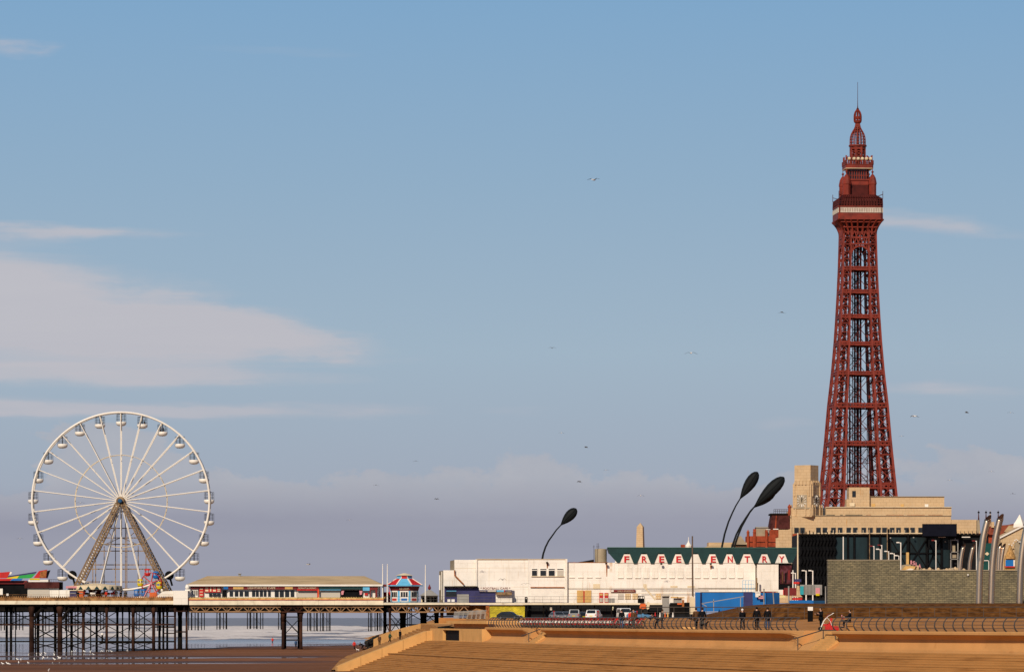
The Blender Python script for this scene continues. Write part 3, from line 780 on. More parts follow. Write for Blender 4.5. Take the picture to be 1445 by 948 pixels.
for u in (-.75,-.4,-.1,.2,.5,.8):
    b = MB(); b.lathe([(.01,0),(.4,.1),(.55,.5),(.3,.8),(.05,.85)], (u*H3,-H3*1.02,tz(228)), 6); b.build('floodlight', MT['cream'], tw, local=True)
# open lantern, ring, dome of ribs, crown and mast
r3 = 10.6*TK
b = MB()
for k in range(8):
    t = R(45*k+22.5); p = Vector((r3*math.cos(t), r3*math.sin(t), 0)); t2 = R(45*k+67.5); q = Vector((r3*math.cos(t2), r3*math.sin(t2), 0))
    zv = lambda y: Vector((0,0,tz(y)))
    b.bar(p+zv(233), p+zv(206.5), .42)
    b.bar(p+zv(213), (p+q)/2+zv(209.5), .3); b.bar(q+zv(213), (p+q)/2+zv(209.5), .3); b.bar(p+zv(209), q+zv(209), .35, .9)
    for y0, y1 in ((214,221),(221,228)):
        b.bar(p+zv(y0), q+zv(y1), .2); b.bar(q+zv(y0), p+zv(y1), .2); b.bar(p+zv(y0), q+zv(y0), .22)
b.box(-.5,.5,-.5,.5,tz(233),tz(206))
b.build('open_lantern', MT['tower'], tw, local=True)
b = MB(); b.lathe([(12.7*TK,tz(207.2)),(12.9*TK,tz(206.2)),(12.7*TK,tz(205.2)),(11.4*TK,tz(204.6)),(11.4*TK,tz(207.2))], (0,0,0), 16); b.build('ring_beam', MT['tower'], tw, local=True)
dp = [(11.0,205),(11.0,201),(10.9,197),(10.3,193),(9.2,189.5),(7.4,186),(5.2,182.5),(3.9,179.5),(3.1,176),(2.8,173.2)]
b = MB(); n = 14
for i in range(len(dp)-1):
    (r0,y0),(r1,y1) = dp[i], dp[i+1]
    for k in range(n):
        t = 2*math.pi*k/n; u = 2*math.pi*(k+1)/n
        b.bar((r0*TK*math.cos(t), r0*TK*math.sin(t), tz(y0)), (r1*TK*math.cos(t), r1*TK*math.sin(t), tz(y1)), .20)
        b.bar((r0*TK*math.cos(t), r0*TK*math.sin(t), tz(y0)), (r0*TK*math.cos(u), r0*TK*math.sin(u), tz(y0)), .16)
b.tube([(0,0,tz(206)),(0,0,tz(172))], .4, 6)
b.build('dome', MT['tower'], tw, local=True)
b = MB()
for y0, r in ((173,4.4),(171,5.1),(167.5,5.1),(165.5,5.1)):
    b.tube([(r*TK*math.cos(2*math.pi*k/12), r*TK*math.sin(2*math.pi*k/12), tz(y0)) for k in range(12)], .16, 5, closed=True)
for k in range(8):
    t = 2*math.pi*k/8; pr = [(4.4,173),(5.1,170),(5.1,165),(4.7,161.5),(3.6,158.5),(1.6,155.6),(.8,154)]
    b.tube([(r*TK*math.cos(t), r*TK*math.sin(t), tz(y)) for r, y in pr], .17, 5)
b.tube([(0,0,tz(174)),(0,0,tz(154))], .2, 6); b.lathe([(4.0*TK,tz(173)),(4.4*TK,tz(171.5)),(1,tz(171))], (0,0,0), 10)
b.build('crown', MT['tower'], tw, local=True)
b = MB(); b.lathe([(1.2*TK,tz(157)),(2.0*TK,tz(155)),(1.8*TK,tz(153.8)),(.9*TK,tz(152.6)),(.5*TK,tz(150)),(.35*TK,tz(140)),(.25*TK,tz(116))], (0,0,0), 8); b.build('mast', MT['tower_dark'], tw, local=True)

# ---------------------------------------------------------------- the big wheel on the pier
WY = 884.0; WK = WY/F
wx, wz_ = X(171,WY), Z(707,WY)
wh = thing('ferris_wheel', 'big white ferris wheel with open round gondolas, standing on the left pier', 'ferris wheel', (wx,WY,11.2))
C = Vector((wx,WY,wz_)); RW = 125*WK; NG = 26
def rp(a, r, dy): return C + Vector((r*math.sin(a), dy, r*math.cos(a)))
for dy in (-1.15, 1.15):
    b = MB(); b.tube([rp(2*math.pi*i/104, RW, dy) for i in range(104)], .21, 6, closed=True); b.build('rim', MT['wheelw'], wh, smooth=True)
b = MB(); b.tube([rp(2*math.pi*i/72, 65*WK, -.62) for i in range(72)], .06, 5, closed=True); b.tube([rp(2*math.pi*i/72, 65*WK, .62) for i in range(72)], .06, 5, closed=True)
b.build('inner_ring', MT['cream'], wh)
for k in range(NG):
    a = 2*math.pi*k/NG; b = MB()
    for dy in (-1.15, 1.15): b.tube([rp(a, .7, dy*.75), rp(a, RW, dy)], .10, 5)
    b.tube([rp(a, RW, -1.3), rp(a, RW, 1.3)], .16, 5)
    b.build('spoke', MT['wheelw'], wh)
b = MB(); b.lathe([(.7,-1.75),(.85,-1.5),(.85,1.5),(.7,1.75)], (0,0,0), 16); b.xf(Matrix.Translation(C) @ Matrix.Rotation(R(90),4,'X')); b.build('hub', MT['tan'], wh)
b = MB(); b.lathe([(.4,1.7),(.4,3.0),(.3,3.1)], (0,0,0), 14); b.xf(Matrix.Translation(C) @ Matrix.Rotation(R(90),4,'X'))
b.build('hub_cap', M('hub_blue', (.02,.09,.20), .6), wh)
gp = None
for k in range(NG):
    a = 2*math.pi*k/NG; p = rp(a, RW, 0)
    if gp is None:
        gp = thing('gondola', None, None, tuple(p)); gp.parent = wh; gp.location = p - ORG[wh.name]
        b = MB(); q = p
        b.lathe([(.1,-2.55),(.55,-2.5),(.86,-2.3),(.98,-2.05),(.98,-1.75),(.9,-1.7),(.88,-1.95),(.6,-2.2),(.1,-2.25)], q, 16); b.build('tub', MT['wheelw'], gp, smooth=True)
        b = MB()
        for i in range(8):
            t = 2*math.pi*i/8; b.bar(q+Vector((.93*math.cos(t),.93*math.sin(t),-1.75)), q+Vector((.9*math.cos(t),.9*math.sin(t),-.35)), .035)
        for z in (-1.45,-1.2,-.9,-.62,-.35): b.tube([q+Vector((.92*math.cos(2*math.pi*i/14),.92*math.sin(2*math.pi*i/14),z)) for i in range(14)], .018, 4, closed=True)
        b.tube([q+Vector((0,0,-2.2)), q+Vector((0,0,0))], .045, 6)
        for i in range(5):
            t = 2*math.pi*i/5; b.bar(q+Vector((0,0,-.2)), q+Vector((.9*math.cos(t),.9*math.sin(t),-.4)), .05)
        b.tube([q+Vector((0,-1.15,0)), q+Vector((0,1.15,0))], .08, 6)
        b.build('cage', MT['darkiron'], gp)
    else:
        c = copy_tree(gp, wh); c.location = p - ORG[wh.name]
# A-frame legs of latticed box section, front and back
def lattice_leg(p, q, w, wd_, n):
    b = MB(); p, q = Vector(p), Vector(q); d = (q-p).normalized()
    a = d.cross(Vector((0,1,0))).normalized()*w/2; c = Vector((0,wd_/2,0))
    cs = (a+c, a-c, -a-c, -a+c)
    for k in cs: b.bar(p+k, q+k, .15)
    for i in range(n):
        u, v = p.lerp(q, i/n), p.lerp(q, (i+1)/n)
        for j in range(4):
            m = (j+1)%4; b.bar(u+cs[j], v+cs[m], .13); b.bar(u+cs[m], v+cs[j], .13)
    return b
for dy, nm in ((-2.2,'front'), (2.2,'back')):
    for sx, ft in ((-1,(105,826)),(1,(242,831))):
        f = W(ft[0], ft[1]+12, WY); f.y = WY + dy*1.9
        b = lattice_leg(C + Vector((sx*.5, dy, -.5)), f, .76, .7, 34); b.build('support_leg', MT['tan'], wh)
b = MB()
for y in (721.5,745,758.5,767.5,777,796.5,802.5,820.5,830):
    k = (y-707)/120.0; xa, xb = W(171-66*k+4, y, WY+1.9), W(171+70*k-4, y, WY+1.9)
    b.bar(xa, xb, .17)
for px, y0 in ((163,726),(177,726),(147,770),(135,780),(179,745),(195,770),(206,780),(131,797),(220,797)):
    b.bar(W(px,y0,WY+1.9), W(px,842,WY+1.9), .14)
for (a_, c_, d_, e_) in ((150,745,160,760),(196,745,184,756),(150,767,171,758),(192,767,171,758)): b.bar(W(a_,c_,WY+1.9), W(d_,e_,WY+1.9), .12)
b.build('drive_scaffold', MT['tan'], wh)
for px, py in ((102,811),(239,811.5)):
    b = MB(); c = W(px,py,WY-.2); b.lathe([(.7,-.6),(.85,-.3),(.85,.3),(.7,.6)], (0,0,0), 12); b.xf(Matrix.Translation(c) @ Matrix.Rotation(R(90),4,'X'))
    b.bar(c, W(px+(4 if px<170 else 4),826,WY-.2), .35); b.build('drive_tyre', MT['black'], wh)
# ---------------------------------------------------------------- the pier
PY = 870.0; PK = PY/F
def px_(a): return X(a, PY)
def pz_(y): return Z(y, PY)
pier = thing('pier', 'iron pier with cream edge boards on dark braced piles, carrying the wheel and pavilion', 'pier', (px_(245),PY,1.9))
b = MB(); b.box(px_(-260), px_(247), PY+.4, PY+48, pz_(852.5), pz_(846.5)); b.box(px_(247), px_(541), PY+.4, PY+26, pz_(852.5), pz_(846.0)); b.box(px_(541), px_(662), PY+.4, PY+26, pz_(852.5), pz_(849.2))
b.build('deck', MT['grey'], pier)
def panels(name, a, c, y0, y1, dep, step, m, gap=.05):
    b = MB(); n = max(1, round((c-a)/step)); w = (px_(c)-px_(a))/n
    for i in range(n): b.box(px_(a)+w*i+(gap if i else 0), px_(a)+w*(i+1), PY-.02*(i%2), PY+dep, pz_(y1), pz_(y0))
    return b.build(name, m, pier)
panels('edge_board', -260, 245, 847.2, 852.2, .38, 30, MT['fascia'], .01)
panels('edge_board', 266, 541, 846.3, 853.0, .38, 22, MT['fascia'], .02)
panels('edge_board', 541.2, 940, 850.2, 852.8, .36, 55, MT['fascia'], .02)
b = MB(); b.box(px_(-260), px_(245), PY+.05, PY+.3, pz_(847.2), pz_(842.5))
for i in range(170): b.cbox((px_(-260)+i*.39, PY+.1, pz_(841.9)), .2, .22, .28)
b.build('kick_board', MT['rustrail'], pier)
b = MB(); b.box(px_(263), px_(541.4), PY-.14, PY+.25, pz_(846.2), pz_(845.3)); b.build('red_rail', MT['red'], pier)
b = MB(); b.box(px_(263), px_(541), PY+.02, PY+.2, pz_(845.3), pz_(843.2))
for i in range(120): b.cbox((px_(263)+.15+i*.307, PY+.1, pz_(842.8)), .12, .2, .24)
b.build('kick_board', M('yellow_boards', (.60,.42,.16), .8, var=.35, scale=1.5), pier)
b = MB(); b.box(px_(-260), px_(247), PY+.6, PY+47, pz_(855.6), pz_(852.6)); b.box(px_(247), px_(541), PY+.6, PY+25, pz_(855.2), pz_(852.6)); b.box(px_(541), px_(662), PY+.6, PY+25, pz_(855), pz_(852.6))
b.build('deck_joists', MT['darkiron'], pier)
# tan lattice girder
def girder(a, c, y0, y1, dy, m):
    b = MB(); z0, z1 = pz_(y0), pz_(y1)
    b.box(px_(a), px_(c), PY+dy, PY+dy+.3, z0-.12, z0+.12); b.box(px_(a), px_(c), PY+dy, PY+dy+.3, z1-.12, z1+.12)
    n = round((c-a)/7.4); w = (px_(c)-px_(a))/n
    for i in range(n):
        x = px_(a)+w*i; s = 1 if i%2 else -1
        b.bar((x,PY+dy+.15,(z0+z1)/2-s*(z1-z0)/2), (x+w,PY+dy+.15,(z0+z1)/2+s*(z1-z0)/2), .16, .17)
        if i%2: b.bar((x,PY+dy+.12,z0), (x,PY+dy+.12,z1), .09, .09)
    return b.build('girder', m, pier)
girder(267, 396, 862.6, 855.6, .5, MT['trusst']); girder(428, 541, 863.2, 855.8, .5, MT['trusst']); girder(552, 662, 863, 855, .5, MT['trusst'])
girder(267, 541, 863.2, 855.8, 6.5, MT['darkiron']); girder(552, 662, 863, 855, 9, MT['darkiron']); girder(267, 660, 862.5, 855.5, 14, MT['darkiron']); girder(397, 428, 863.0, 855.6, .5, MT['iron'])
# piles: (pixel, metres behind the face, width in pixels, material)
def pile(a, dy, w, m, y0=855, foot=None, head=True):
    Y = PY+dy; k = Y/F; b = MB(); z0 = 0.4 if foot is None else foot; zt = Z(y0,PY); r = w*k/2
    b.tube([(X(a,Y),Y,z0),(X(a,Y),Y,z0+2.6),(X(a,Y),Y,zt-1.9)], [r*1.06,r,r*.92], 8)
    if head: b.tube([(X(a,Y),Y,zt-1.9),(X(a,Y),Y,zt-.9),(X(a,Y),Y,zt)], [r*.95,r*1.15,r*1.7], 8)
    return b.build('pile', m, pier, smooth=True)
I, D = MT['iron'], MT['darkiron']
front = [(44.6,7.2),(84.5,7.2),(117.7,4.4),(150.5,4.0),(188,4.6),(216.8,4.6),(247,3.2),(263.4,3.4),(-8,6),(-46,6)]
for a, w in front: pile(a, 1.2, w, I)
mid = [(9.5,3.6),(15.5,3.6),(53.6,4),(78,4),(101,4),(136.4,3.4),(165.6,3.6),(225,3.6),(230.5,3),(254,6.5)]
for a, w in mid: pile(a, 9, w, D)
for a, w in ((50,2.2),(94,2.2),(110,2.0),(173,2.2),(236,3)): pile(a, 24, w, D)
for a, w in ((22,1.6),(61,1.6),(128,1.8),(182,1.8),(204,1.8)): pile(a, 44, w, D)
def rodset(name, lst, dy, w, m):
    b = MB(); Y = PY+dy
    for a, y0, c, y1 in lst: b.bar(W(a,y0,Y), W(c,y1,Y), w)
    return b.build(name, m, pier)
fx = [44.6,84.5,117.7,150.5,188,216.8]
for y, w, m in ((880.7,.30,I),(904.6,.26,D)): rodset('tie_beam', [(-60,y,247,y)], 1.6, w, m)
cross = []
for i in range(len(fx)-1):
    if i == 3: cross += [(150.5,882,169,891.5),(169,891.5,188,882),(169,891.5,152,903),(169,891.5,187,904)]
    else: cross += [(fx[i],882,fx[i+1],904),(fx[i],904,fx[i+1],882),(fx[i],862,fx[i+1],880),(fx[i],880,fx[i+1],862)]
    cross += [(fx[i],905.5,fx[i+1],915.5),(fx[i],915.5,fx[i+1],905.5)]
rodset('cross_bracing', cross[:14], 1.5, .19, D); rodset('cross_bracing', cross[14:], 1.5, .13, D)
c2 = []
mx = [15.5,53.6,78,101,136.4,165.6,225]
for i in range(0,len(mx)-1,2): c2 += [(mx[i],862,mx[i+1],880),(mx[i],880,mx[i+1],862)]
rodset('cross_bracing', c2, 9, .14, D)
rodset('tie_beam', [(-40,862.5,247,862.5),(-40,869,120,869)], 24, .2, D)
rodset('tie_beam', [(100,878,140,878),(140,906.5,216,906.5),(216,884,247,884)], 9, .24, D)
# curved brackets on the two thick piles
for a in (44.6, 84.5):
    for s in (1,):
        b = MB()
        b.tube([(px_(a)+s*.3,PY+1.2,pz_(874)), (px_(a)+s*.9,PY+1.2,pz_(866)), (px_(a)+s*1.7,PY+1.2,pz_(859)), (px_(a)+s*2.6,PY+1.2,pz_(855.6))], .3, 6)
        b.build('bracket', D, pier)
# ladder frame at the corner of the wheel deck
b = MB()
for y in (857,861.5,869,884.5,893,905): b.bar(W(231,y,PY+2), W(247,y,PY+2), .2)
b.build('ladder_frame', I, pier)
b = MB()
for y in (862,891): b.bar(W(247,y,PY+1), W(264,y,PY+1), .26)
b.build('ladder_frame', I, pier)
# twin-pile trestle in the middle and the trestles under the kiosk
for a, w in ((399.5,4.6),(424.6,4.6)): pile(a, 1.2, w, I, 862)
for a in (402.5,421.5): pile(a, 14, 3.2, D, 862)
for y in (870,896.5,902.5): rodset('tie_beam', [(399,y,425,y)], 1.6, .22, D)
rodset('cross_bracing', [(401,872,423,895),(423,872,401,895),(403,874,421,892),(394,863,399,868),(430,863,425,868)], 1.5, .14, D)
for a, w, dy in ((542.8,4.2,6),(550.2,3.4,1.2)): pile(a, dy, w, I if dy<2 else D, 855)
for a, w, dy in ((568.6,9,8),(597.6,9.5,10),(616,6.5,10),(623.5,4.6,1.4)): pile(a, dy, w, D if dy>2 else I, 856)
rodset('cross_bracing', [(552,872,565,890),(565,872,552,890),(552,866,565,880),(572,862,594,874),(594,862,572,874),(600,865,614,877),(614,865,600,877),(545,880,549,890)], 5, .14, D)
rodset('tie_beam', [(545,881,566,881),(572,881,592,881),(602,869.5,640,869.5)], 5, .26, D)
for a in (575,578.5,580.8): pile(a, 22, 1.2, D, 858)
# thin steel railing along the open promenade part
b = MB(); xr = px_(541)
while xr < px_(905): b.bar((xr,PY+.1,pz_(849.8)), (xr,PY+.1,pz_(841.2)), .035); xr += 1.55
for y in (841.2,845.5): b.bar((px_(541),PY+.1,pz_(y)), (px_(905),PY+.1,pz_(y)), .045)
b.build('railing', MT['steel'], pier)
b = MB(); xr = px_(-60)
while xr < px_(245): b.bar((xr,PY+.2,pz_(843)), (xr,PY+.2,pz_(838.6)), .035); xr += 1.7
b.bar((px_(-60),PY+.2,pz_(838.6)), (px_(245),PY+.2,pz_(838.6)), .045); b.build('railing', MT['rustrail'], pier)
# lamp hung under the deck in the middle
b = MB(); c = W(144.3,896,PY+.2); b.lathe([(.05,.5),(.28,.35),(.3,.1),(.1,0)], c, 8); b.build('lamp', MT['white'], pier)
b = MB(); b.tube([W(144.3,896,PY+.2), W(144.3,907,PY+.2)], .16, 6); b.build('lamp_post', D, pier)

# ---------------------------------------------------------------- buildings on the pier
def part(name, m, par, fn):
    b = MB(); fn(b); return b.build(name, m, par)
# low white hoarding block between wheel deck and pavilion
BY = PY-.5
t = thing('hoarding', 'plain white boarded block between the wheel deck and the pavilion', 'hoarding', (px_(255),BY,10.4))
part('panel', MT['plaster2'], t, lambda b: b.pbox(244.5,265,832.8,852.6,BY,3))
part('panel', MT['plaster2'], t, lambda b: b.pprism([(221,841),(229,834.5),(233,833.6),(244.4,833.2),(244.4,841.5),(221,842)],PY+1.5,2))

VY = 873.0
pv = thing('pier_pavilion', 'long low pavilion with hipped tan roof and red shop signs on the pier', 'pavilion', (X(400,VY),VY,11))
def vpart(name, m, *bx, dep=.3, Y=VY, par=None):
    b = MB()
    for a,c,d,e in bx: b.pbox(a,c,d,e,Y,dep)
    return b.build(name, m, par or pv)
vpart('wall', MT['white'], (266,534,826,843.5), dep=14, Y=VY+1.2)
b = MB()   # hipped roof, eaves outside the walls
e0, e1, r0, r1 = X(262.5,VY), X(540,VY), X(288.5,VY), X(512.5,VY); ze, zr = Z(824.4,VY), Z(811.8,VY); yf, yb, ym = VY+.12, VY+17, VY+8
b.add([(e0,yf,ze),(e1,yf,ze),(e1,yb,ze),(e0,yb,ze),(r0,ym,zr),(r1,ym,zr)], [(0,1,5,4),(1,2,5),(2,3,4,5),(3,0,4),(0,3,2,1)])
rf = b.build('roof', MT['roof'], pv)
part('ridge_vent', MT['grey'], pv, lambda b: (b.pbox(336.4,339.6,809.5,813.5,VY+7.6,.8), b.pbox(335.8,340.2,808.6,809.6,VY+7.4,1.2)))
vpart('eave_board', MT['white'], (262.5,540,824.2,826.6), Y=VY+.02, dep=.2)
vpart('eave_soffit', MT['grey'], (263,539.5,826.6,827.0), Y=VY+.12, dep=1.2)
vpart('sign_board', MT['darkred'], (316.5,418,827.1,831.2), Y=VY+.3)
vpart('sign_picture', MT['timber'], (329,343.5,827.4,830.9), Y=VY+.24, dep=.05); vpart('sign_picture', MT['timber'], (402,413,827.4,830.9), Y=VY+.24, dep=.05)
vpart('sign_picture', MT['blue'], (315.5,322,827.3,830.9), Y=VY+.22, dep=.05)
text('lettering', 'LIGHTHOUSE CAFE', MT['cream'], pv, X(369,VY), VY+.22, Z(830.4,VY), .52, width=39*PK)
vpart('sign_board', MT['darkred'], (418.5,449.5,827.1,831.0), Y=VY+.3); text('lettering', 'DONUTS & DRINKS', MT['cream'], pv, X(433.5,VY), VY+.22, Z(830.3,VY), .42, width=25*PK)
vpart('sign_trim', MT['red'], (419,448,831.0,832.6), Y=VY+.2); vpart('pillar', MT['red'], (447.6,449.0,831,843), Y=VY+.1); vpart('pillar', MT['orange'], (449.0,450.2,831,843), Y=VY+.1)
vpart('sign_board', MT['green'], (450.6,512,827.1,831.2), Y=VY+.3); vpart('sign_trim', MT['skyblue'], (451,481,831.4,832.2), Y=VY+.25); vpart('sign_board', MT['skyblue'], (512,521.5,827.4,833), Y=VY+.3)
vpart('roller_shutter', MT['greys'], (419,447.6,832.7,842.6), Y=VY+.9); vpart('roller_shutter', MT['greys'], (450.8,480,832.4,842.6), Y=VY+.9)
vpart('shop_opening', MT['black'], (480.5,511.5,832.3,843), Y=VY+1.0)
for a in (481,507): part('awning_prop', MT['cloth_pink'], pv, lambda b: b.pprism([(a,833),(a+4.5,833),(a+3.4,838.5),(a+.8,838.8)],VY+.6,.3))
vpart('notice', MT['red'], (514.5,519,836.3,839.4), Y=VY+.9)
vpart('porch_pillar', MT['darkred'], (521.2,533,828,832), (521.2,523,832,843), (529.5,532.4,832,843), Y=VY+.4)
vpart('window_frame', MT['white'], (322,418.5,831.2,842.8), Y=VY+.95)
for g in ((324,328.8),(331.2,336.2),(338,343),(345,351)): vpart('window', MT['glass'], (*g,833.6,841.0), Y=VY+.86)
for g in ((355.6,360),(361,365),(366.6,371),(372.2,376),(378.2,382)): vpart('window', MT['glass'], (*g,832.8,841.2), Y=VY+.86)
for g in ((387.6,393.2),(394.6,400.4),(402.2,408),(410,415.2)): vpart('window', MT['glass'], (*g,832.6,841.8), Y=VY+.86)
vpart('doorway', MT['black'], (313.4,319.6,832.2,841.6), Y=VY+.9)
vpart('poster', MT['red'], (281,287.2,827.2,841.8), Y=VY+.8); vpart('poster', MT['red'], (288.4,311.8,826.9,835.2), Y=VY+.8)
for g_ in ((282,286.2,829.6,831.2), (282,286.2,834.2,835.2), (282,286.2,838,839.4), (289.6,294,828.2,830.2), (289.6,294,831.4,834), (296.4,298.2,828,834), (300.4,305,828.2,830), (300.6,304.6,831.4,834), (306.6,310.6,828.2,831.6), (306.8,310.4,832.6,834.2)): vpart('poster_print', MT['cream'], g_, Y=VY+.76, dep=.05)
for g in ((295,299),(300.4,305),(306.2,310.8)): vpart('window', MT['glass'], (*g,836.8,841.2), Y=VY+.86)
vpart('door', MT['white'], (270.4,279.4,831,842.4), Y=VY+.8)
for g in (271.4,274.2,277): vpart('door_pane', MT['glass'], (g,g+1.5,832.6,839.6), Y=VY+.74)
vpart('sign_board', MT['darkred'], (269.6,279.8,826.9,830.8), Y=VY+.6)
t = thing('kiosk', 'tiny white kiosk with a white ball on top at the pavilion corner', 'kiosk', (X(264.5,VY),VY-1,11))
part('booth', MT['white'], t, lambda b: b.pbox(261.2,268.4,831,843,VY-1.2,1.3)); part('counter', MT['grey'], t, lambda b: b.pbox(262,267.8,833,836,VY-1.26,.05))
b = MB(); b.lathe([(.05,0),(.35,.12),(.42,.42),(.3,.75),(.05,.85)], W(264.4,831,VY-.6), 10); b.build('ball', MT['white'], t, smooth=True)

# octagonal kiosk with its red and blue tent roof
KY = 876.5; kc = Vector((X(570.8,KY), KY, 0)); kx = KY/F
kk = thing('octagonal_kiosk', 'octagonal kiosk with red, blue and white tented roof beside two flagpoles', 'kiosk', (kc.x,kc.y,10.8))
def kz(y): return Z(y,KY)
def oct_(r, z, a=R(22.5)): return [kc + Vector((r*math.cos(a+k*math.pi/4), r*math.sin(a+k*math.pi/4), z)) for k in range(8)]
rw, re, rt = 20.5*kx, 27.6*kx, 12.4*kx
b = MB(); b.loft([oct_(rw,kz(850)), oct_(rw,kz(827))], close=True); b.build('wall', MT['skyblue'], kk)
lo, hi_ = oct_(re, kz(825)), oct_(rt, kz(816.2))
for k in range(8):
    b = MB(); a0,a1,c0_,c1_ = lo[k],lo[(k+1)%8],hi_[k],hi_[(k+1)%8]; i_ = 0.06
    b.add([a0.lerp(a1,i_),a1.lerp(a0,i_),c1_.lerp(c0_,i_*1.6),c0_.lerp(c1_,i_*1.6)], [(0,1,2,3)])
    b.add([v - Vector((0,0,.12)) for v in b.v], [(3,2,1,0),]); b.build('roof_panel', MT['skyblue'] if k%2 else MT['red'], kk)
b = MB()
for k in range(8): b.bar(lo[k], hi_[k], .24, .16)
b.build('roof_ribs', MT['white'], kk)
b = MB(); b.loft([oct_(re,kz(826.6)), oct_(re*1.005,kz(825))], close=True); b.f += [tuple(range(8)), tuple(range(8,16))]; b.build('eave', MT['skyblue'], kk)
b = MB(); b.loft([oct_(rw*1.02,kz(833)), oct_(rw*1.12,kz(827))], close=True); b.build('sign_band', MT['darkred'], kk)
for k in range(8):
    b = MB(); p, q = oct_(11.4*kx,0)[k], oct_(11.4*kx,0)[(k+1)%8]; p1, q1 = p.lerp(q,.06), q.lerp(p,.06)
    b.loft([[p1+Vector((0,0,kz(816.4))),q1+Vector((0,0,kz(816.4)))],[p1+Vector((0,0,kz(811.8))),q1+Vector((0,0,kz(811.8)))]]); b.build('cupola_panel', MT['red'] if k%2 else MT['skyblue'], kk)
b = MB(); b.loft([oct_(11.2*kx,kz(816.4)), oct_(11.2*kx,kz(811.8))], close=True); b.build('cupola', MT['white'], kk)
b = MB(); b.loft([oct_(13.6*kx,kz(811.6)), oct_(2*kx,kz(808.4))], close=True); b.f += [tuple(range(8)), tuple(range(8,16))]; b.build('cupola_roof', MT['cream'], kk)
for k in range(8):
    a = R(45*k+45); n = Vector((math.cos(a), math.sin(a), 0)); c = kc + n*(rw*.925+.03); ang = a+math.pi/2
    if n.y > .3: continue
    b = MB(); b.cbox((c.x,c.y,kz(840.6)), rw*.60, .08, 15*kx, ang); b.build('window_frame', MT['white'], kk)
    for u in (-.17,.0,.17):
        b = MB(); d = c + n*.05 + Vector((math.cos(ang),math.sin(ang),0))*u*rw
        b.cbox((d.x,d.y,kz(838.4)), rw*.13, .06, 7*kx, ang); b.build('window', MT['glass'], kk)
    b = MB(); d = c + n*.05; b.cbox((d.x,d.y,kz(845.4)), rw*.42, .06, 3.2*kx, ang); b.build('notice', MT['blue'] if k%2 else MT['red'], kk)
text('lettering', 'ICE CREAM', MT['cream'], kk, kc.x, KY-rw*1.02, kz(831.4), .42, width=13*kx)
for px, y0, lb in ((540,797,'white flagpole nearest the pavilion end, left of the octagonal kiosk'),(546.6,797,'white flagpole touching the left edge of the octagonal kiosk'),(600.3,798,'white flagpole right of the octagonal kiosk')):
    b = MB(); b.tube([W(px,850,KY-3), W(px,824,KY-3), W(px,y0,KY-3)], [.13,.11,.07], 8); b.lathe([(.02,0),(.12,.1),(.02,.22)], W(px,y0,KY-3), 6)
    tag(b.build('flagpole', MT['white']), lb, 'flagpole', 'flagpoles by the kiosk')
t = thing('shop', 'small red booth half hidden behind the left side of the octagonal kiosk', 'booth', (X(546,KY+4),KY+4,10.8))
part('wall', MT['red'], t, lambda b: b.pbox(541,554,835,850,KY+4,3)); part('canopy', MT['darkred'], t, lambda b: b.pbox(540,556,824,827.2,KY+3,4.6))
for a in (541,549): part('pillar', MT['red'], t, lambda b: b.pbox(a,a+.9,827,835,KY+3.2,.2))
# grey tent-roofed shelter behind
t = thing('shelter', 'grey pyramid-roofed shelter with a dark red ball finial behind the flagpole', 'shelter', (X(606,900),900,10.8))
sY = 900
b = MB(); c = W(606,0,sY); c.z = 0
b.add([(X(592,sY),sY-2,Z(840,sY)),(X(619,sY),sY-2,Z(840,sY)),(X(619,sY),sY+3,Z(840,sY)),(X(592,sY),sY+3,Z(840,sY)),(X(604.5,sY),sY,Z(831.5,sY)),(X(607.5,sY),sY,Z(831.5,sY))],[(0,1,5,4),(1,2,5),(2,3,4,5),(3,0,4),(0,3,2,1)]); b.build('roof', MT['grey'], t)
part('wall', MT['cream'], t, lambda b: b.pbox(594,617.5,840,852,sY,2.5)); b = MB(); b.lathe([(.05,0),(.28,.2),(.3,.5),(.15,.8),(.02,1.1)], W(606,832,sY), 8); b.build('finial', MT['darkred'], t)
part('shop_opening', MT['darkiron'], t, lambda b: (b.pbox(596,600,843,849,sY-.08,.06), b.pbox(603,606,843,849,sY-.08,.06), b.pbox(609,616,843,849,sY-.08,.06)))

# ---------------------------------------------------------------- rides on the wheel deck
RY = 878.0
rd = thing('fairground_ride', 'dark open ride building under slanting red and rainbow coloured roof boards', 'ride', (X(15,RY),RY,11.2))
part('hall', MT['black'], rd, lambda b: b.pbox(-60,39,819.5,843,RY+1,10)); part('roof_beam', MT['darkred'], rd, lambda b: b.pbox(-60,38,818.8,823.5,RY+.6,.5))
part('roof_board', MT['red'], rd, lambda b: b.pprism([(-60,812),(14.4,806.2),(10,815.2),(-60,815.4)],RY,.3))
part('roof_board', MT['red'], rd, lambda b: b.pprism([(-60,815.8),(18,816),(14,818.8),(-60,819.2)],RY-.1,.3))
part('finial', MT['white'], rd, lambda b: b.pprism([(14.2,806.4),(17,807),(15.5,810),(13.2,810)],RY-.02,.3))
part('roof_board', MT['navy'], rd, lambda b: b.pprism([(11,812.4),(52,806),(50,808.6),(10.4,814.4)],RY,.3))
part('roof_board', MT['yellow'], rd, lambda b: b.pprism([(10.4,814.5),(27,811.9),(24,815.8),(9,815.8)],RY,.3))
part('roof_board', MT['green2'], rd, lambda b: b.pprism([(27.2,811.9),(50,808.8),(44,815.2),(24.4,815.8)],RY,.3))
part('roof_board', MT['blue'], rd, lambda b: b.pprism([(18.4,816),(32,815.9),(30,818.6),(15,818.8)],RY-.1,.3))
part('roof_board', MT['red'], rd, lambda b: b.pprism([(47.4,815),(55,805.2),(66.5,803.2),(65,815.2)],RY,.3))
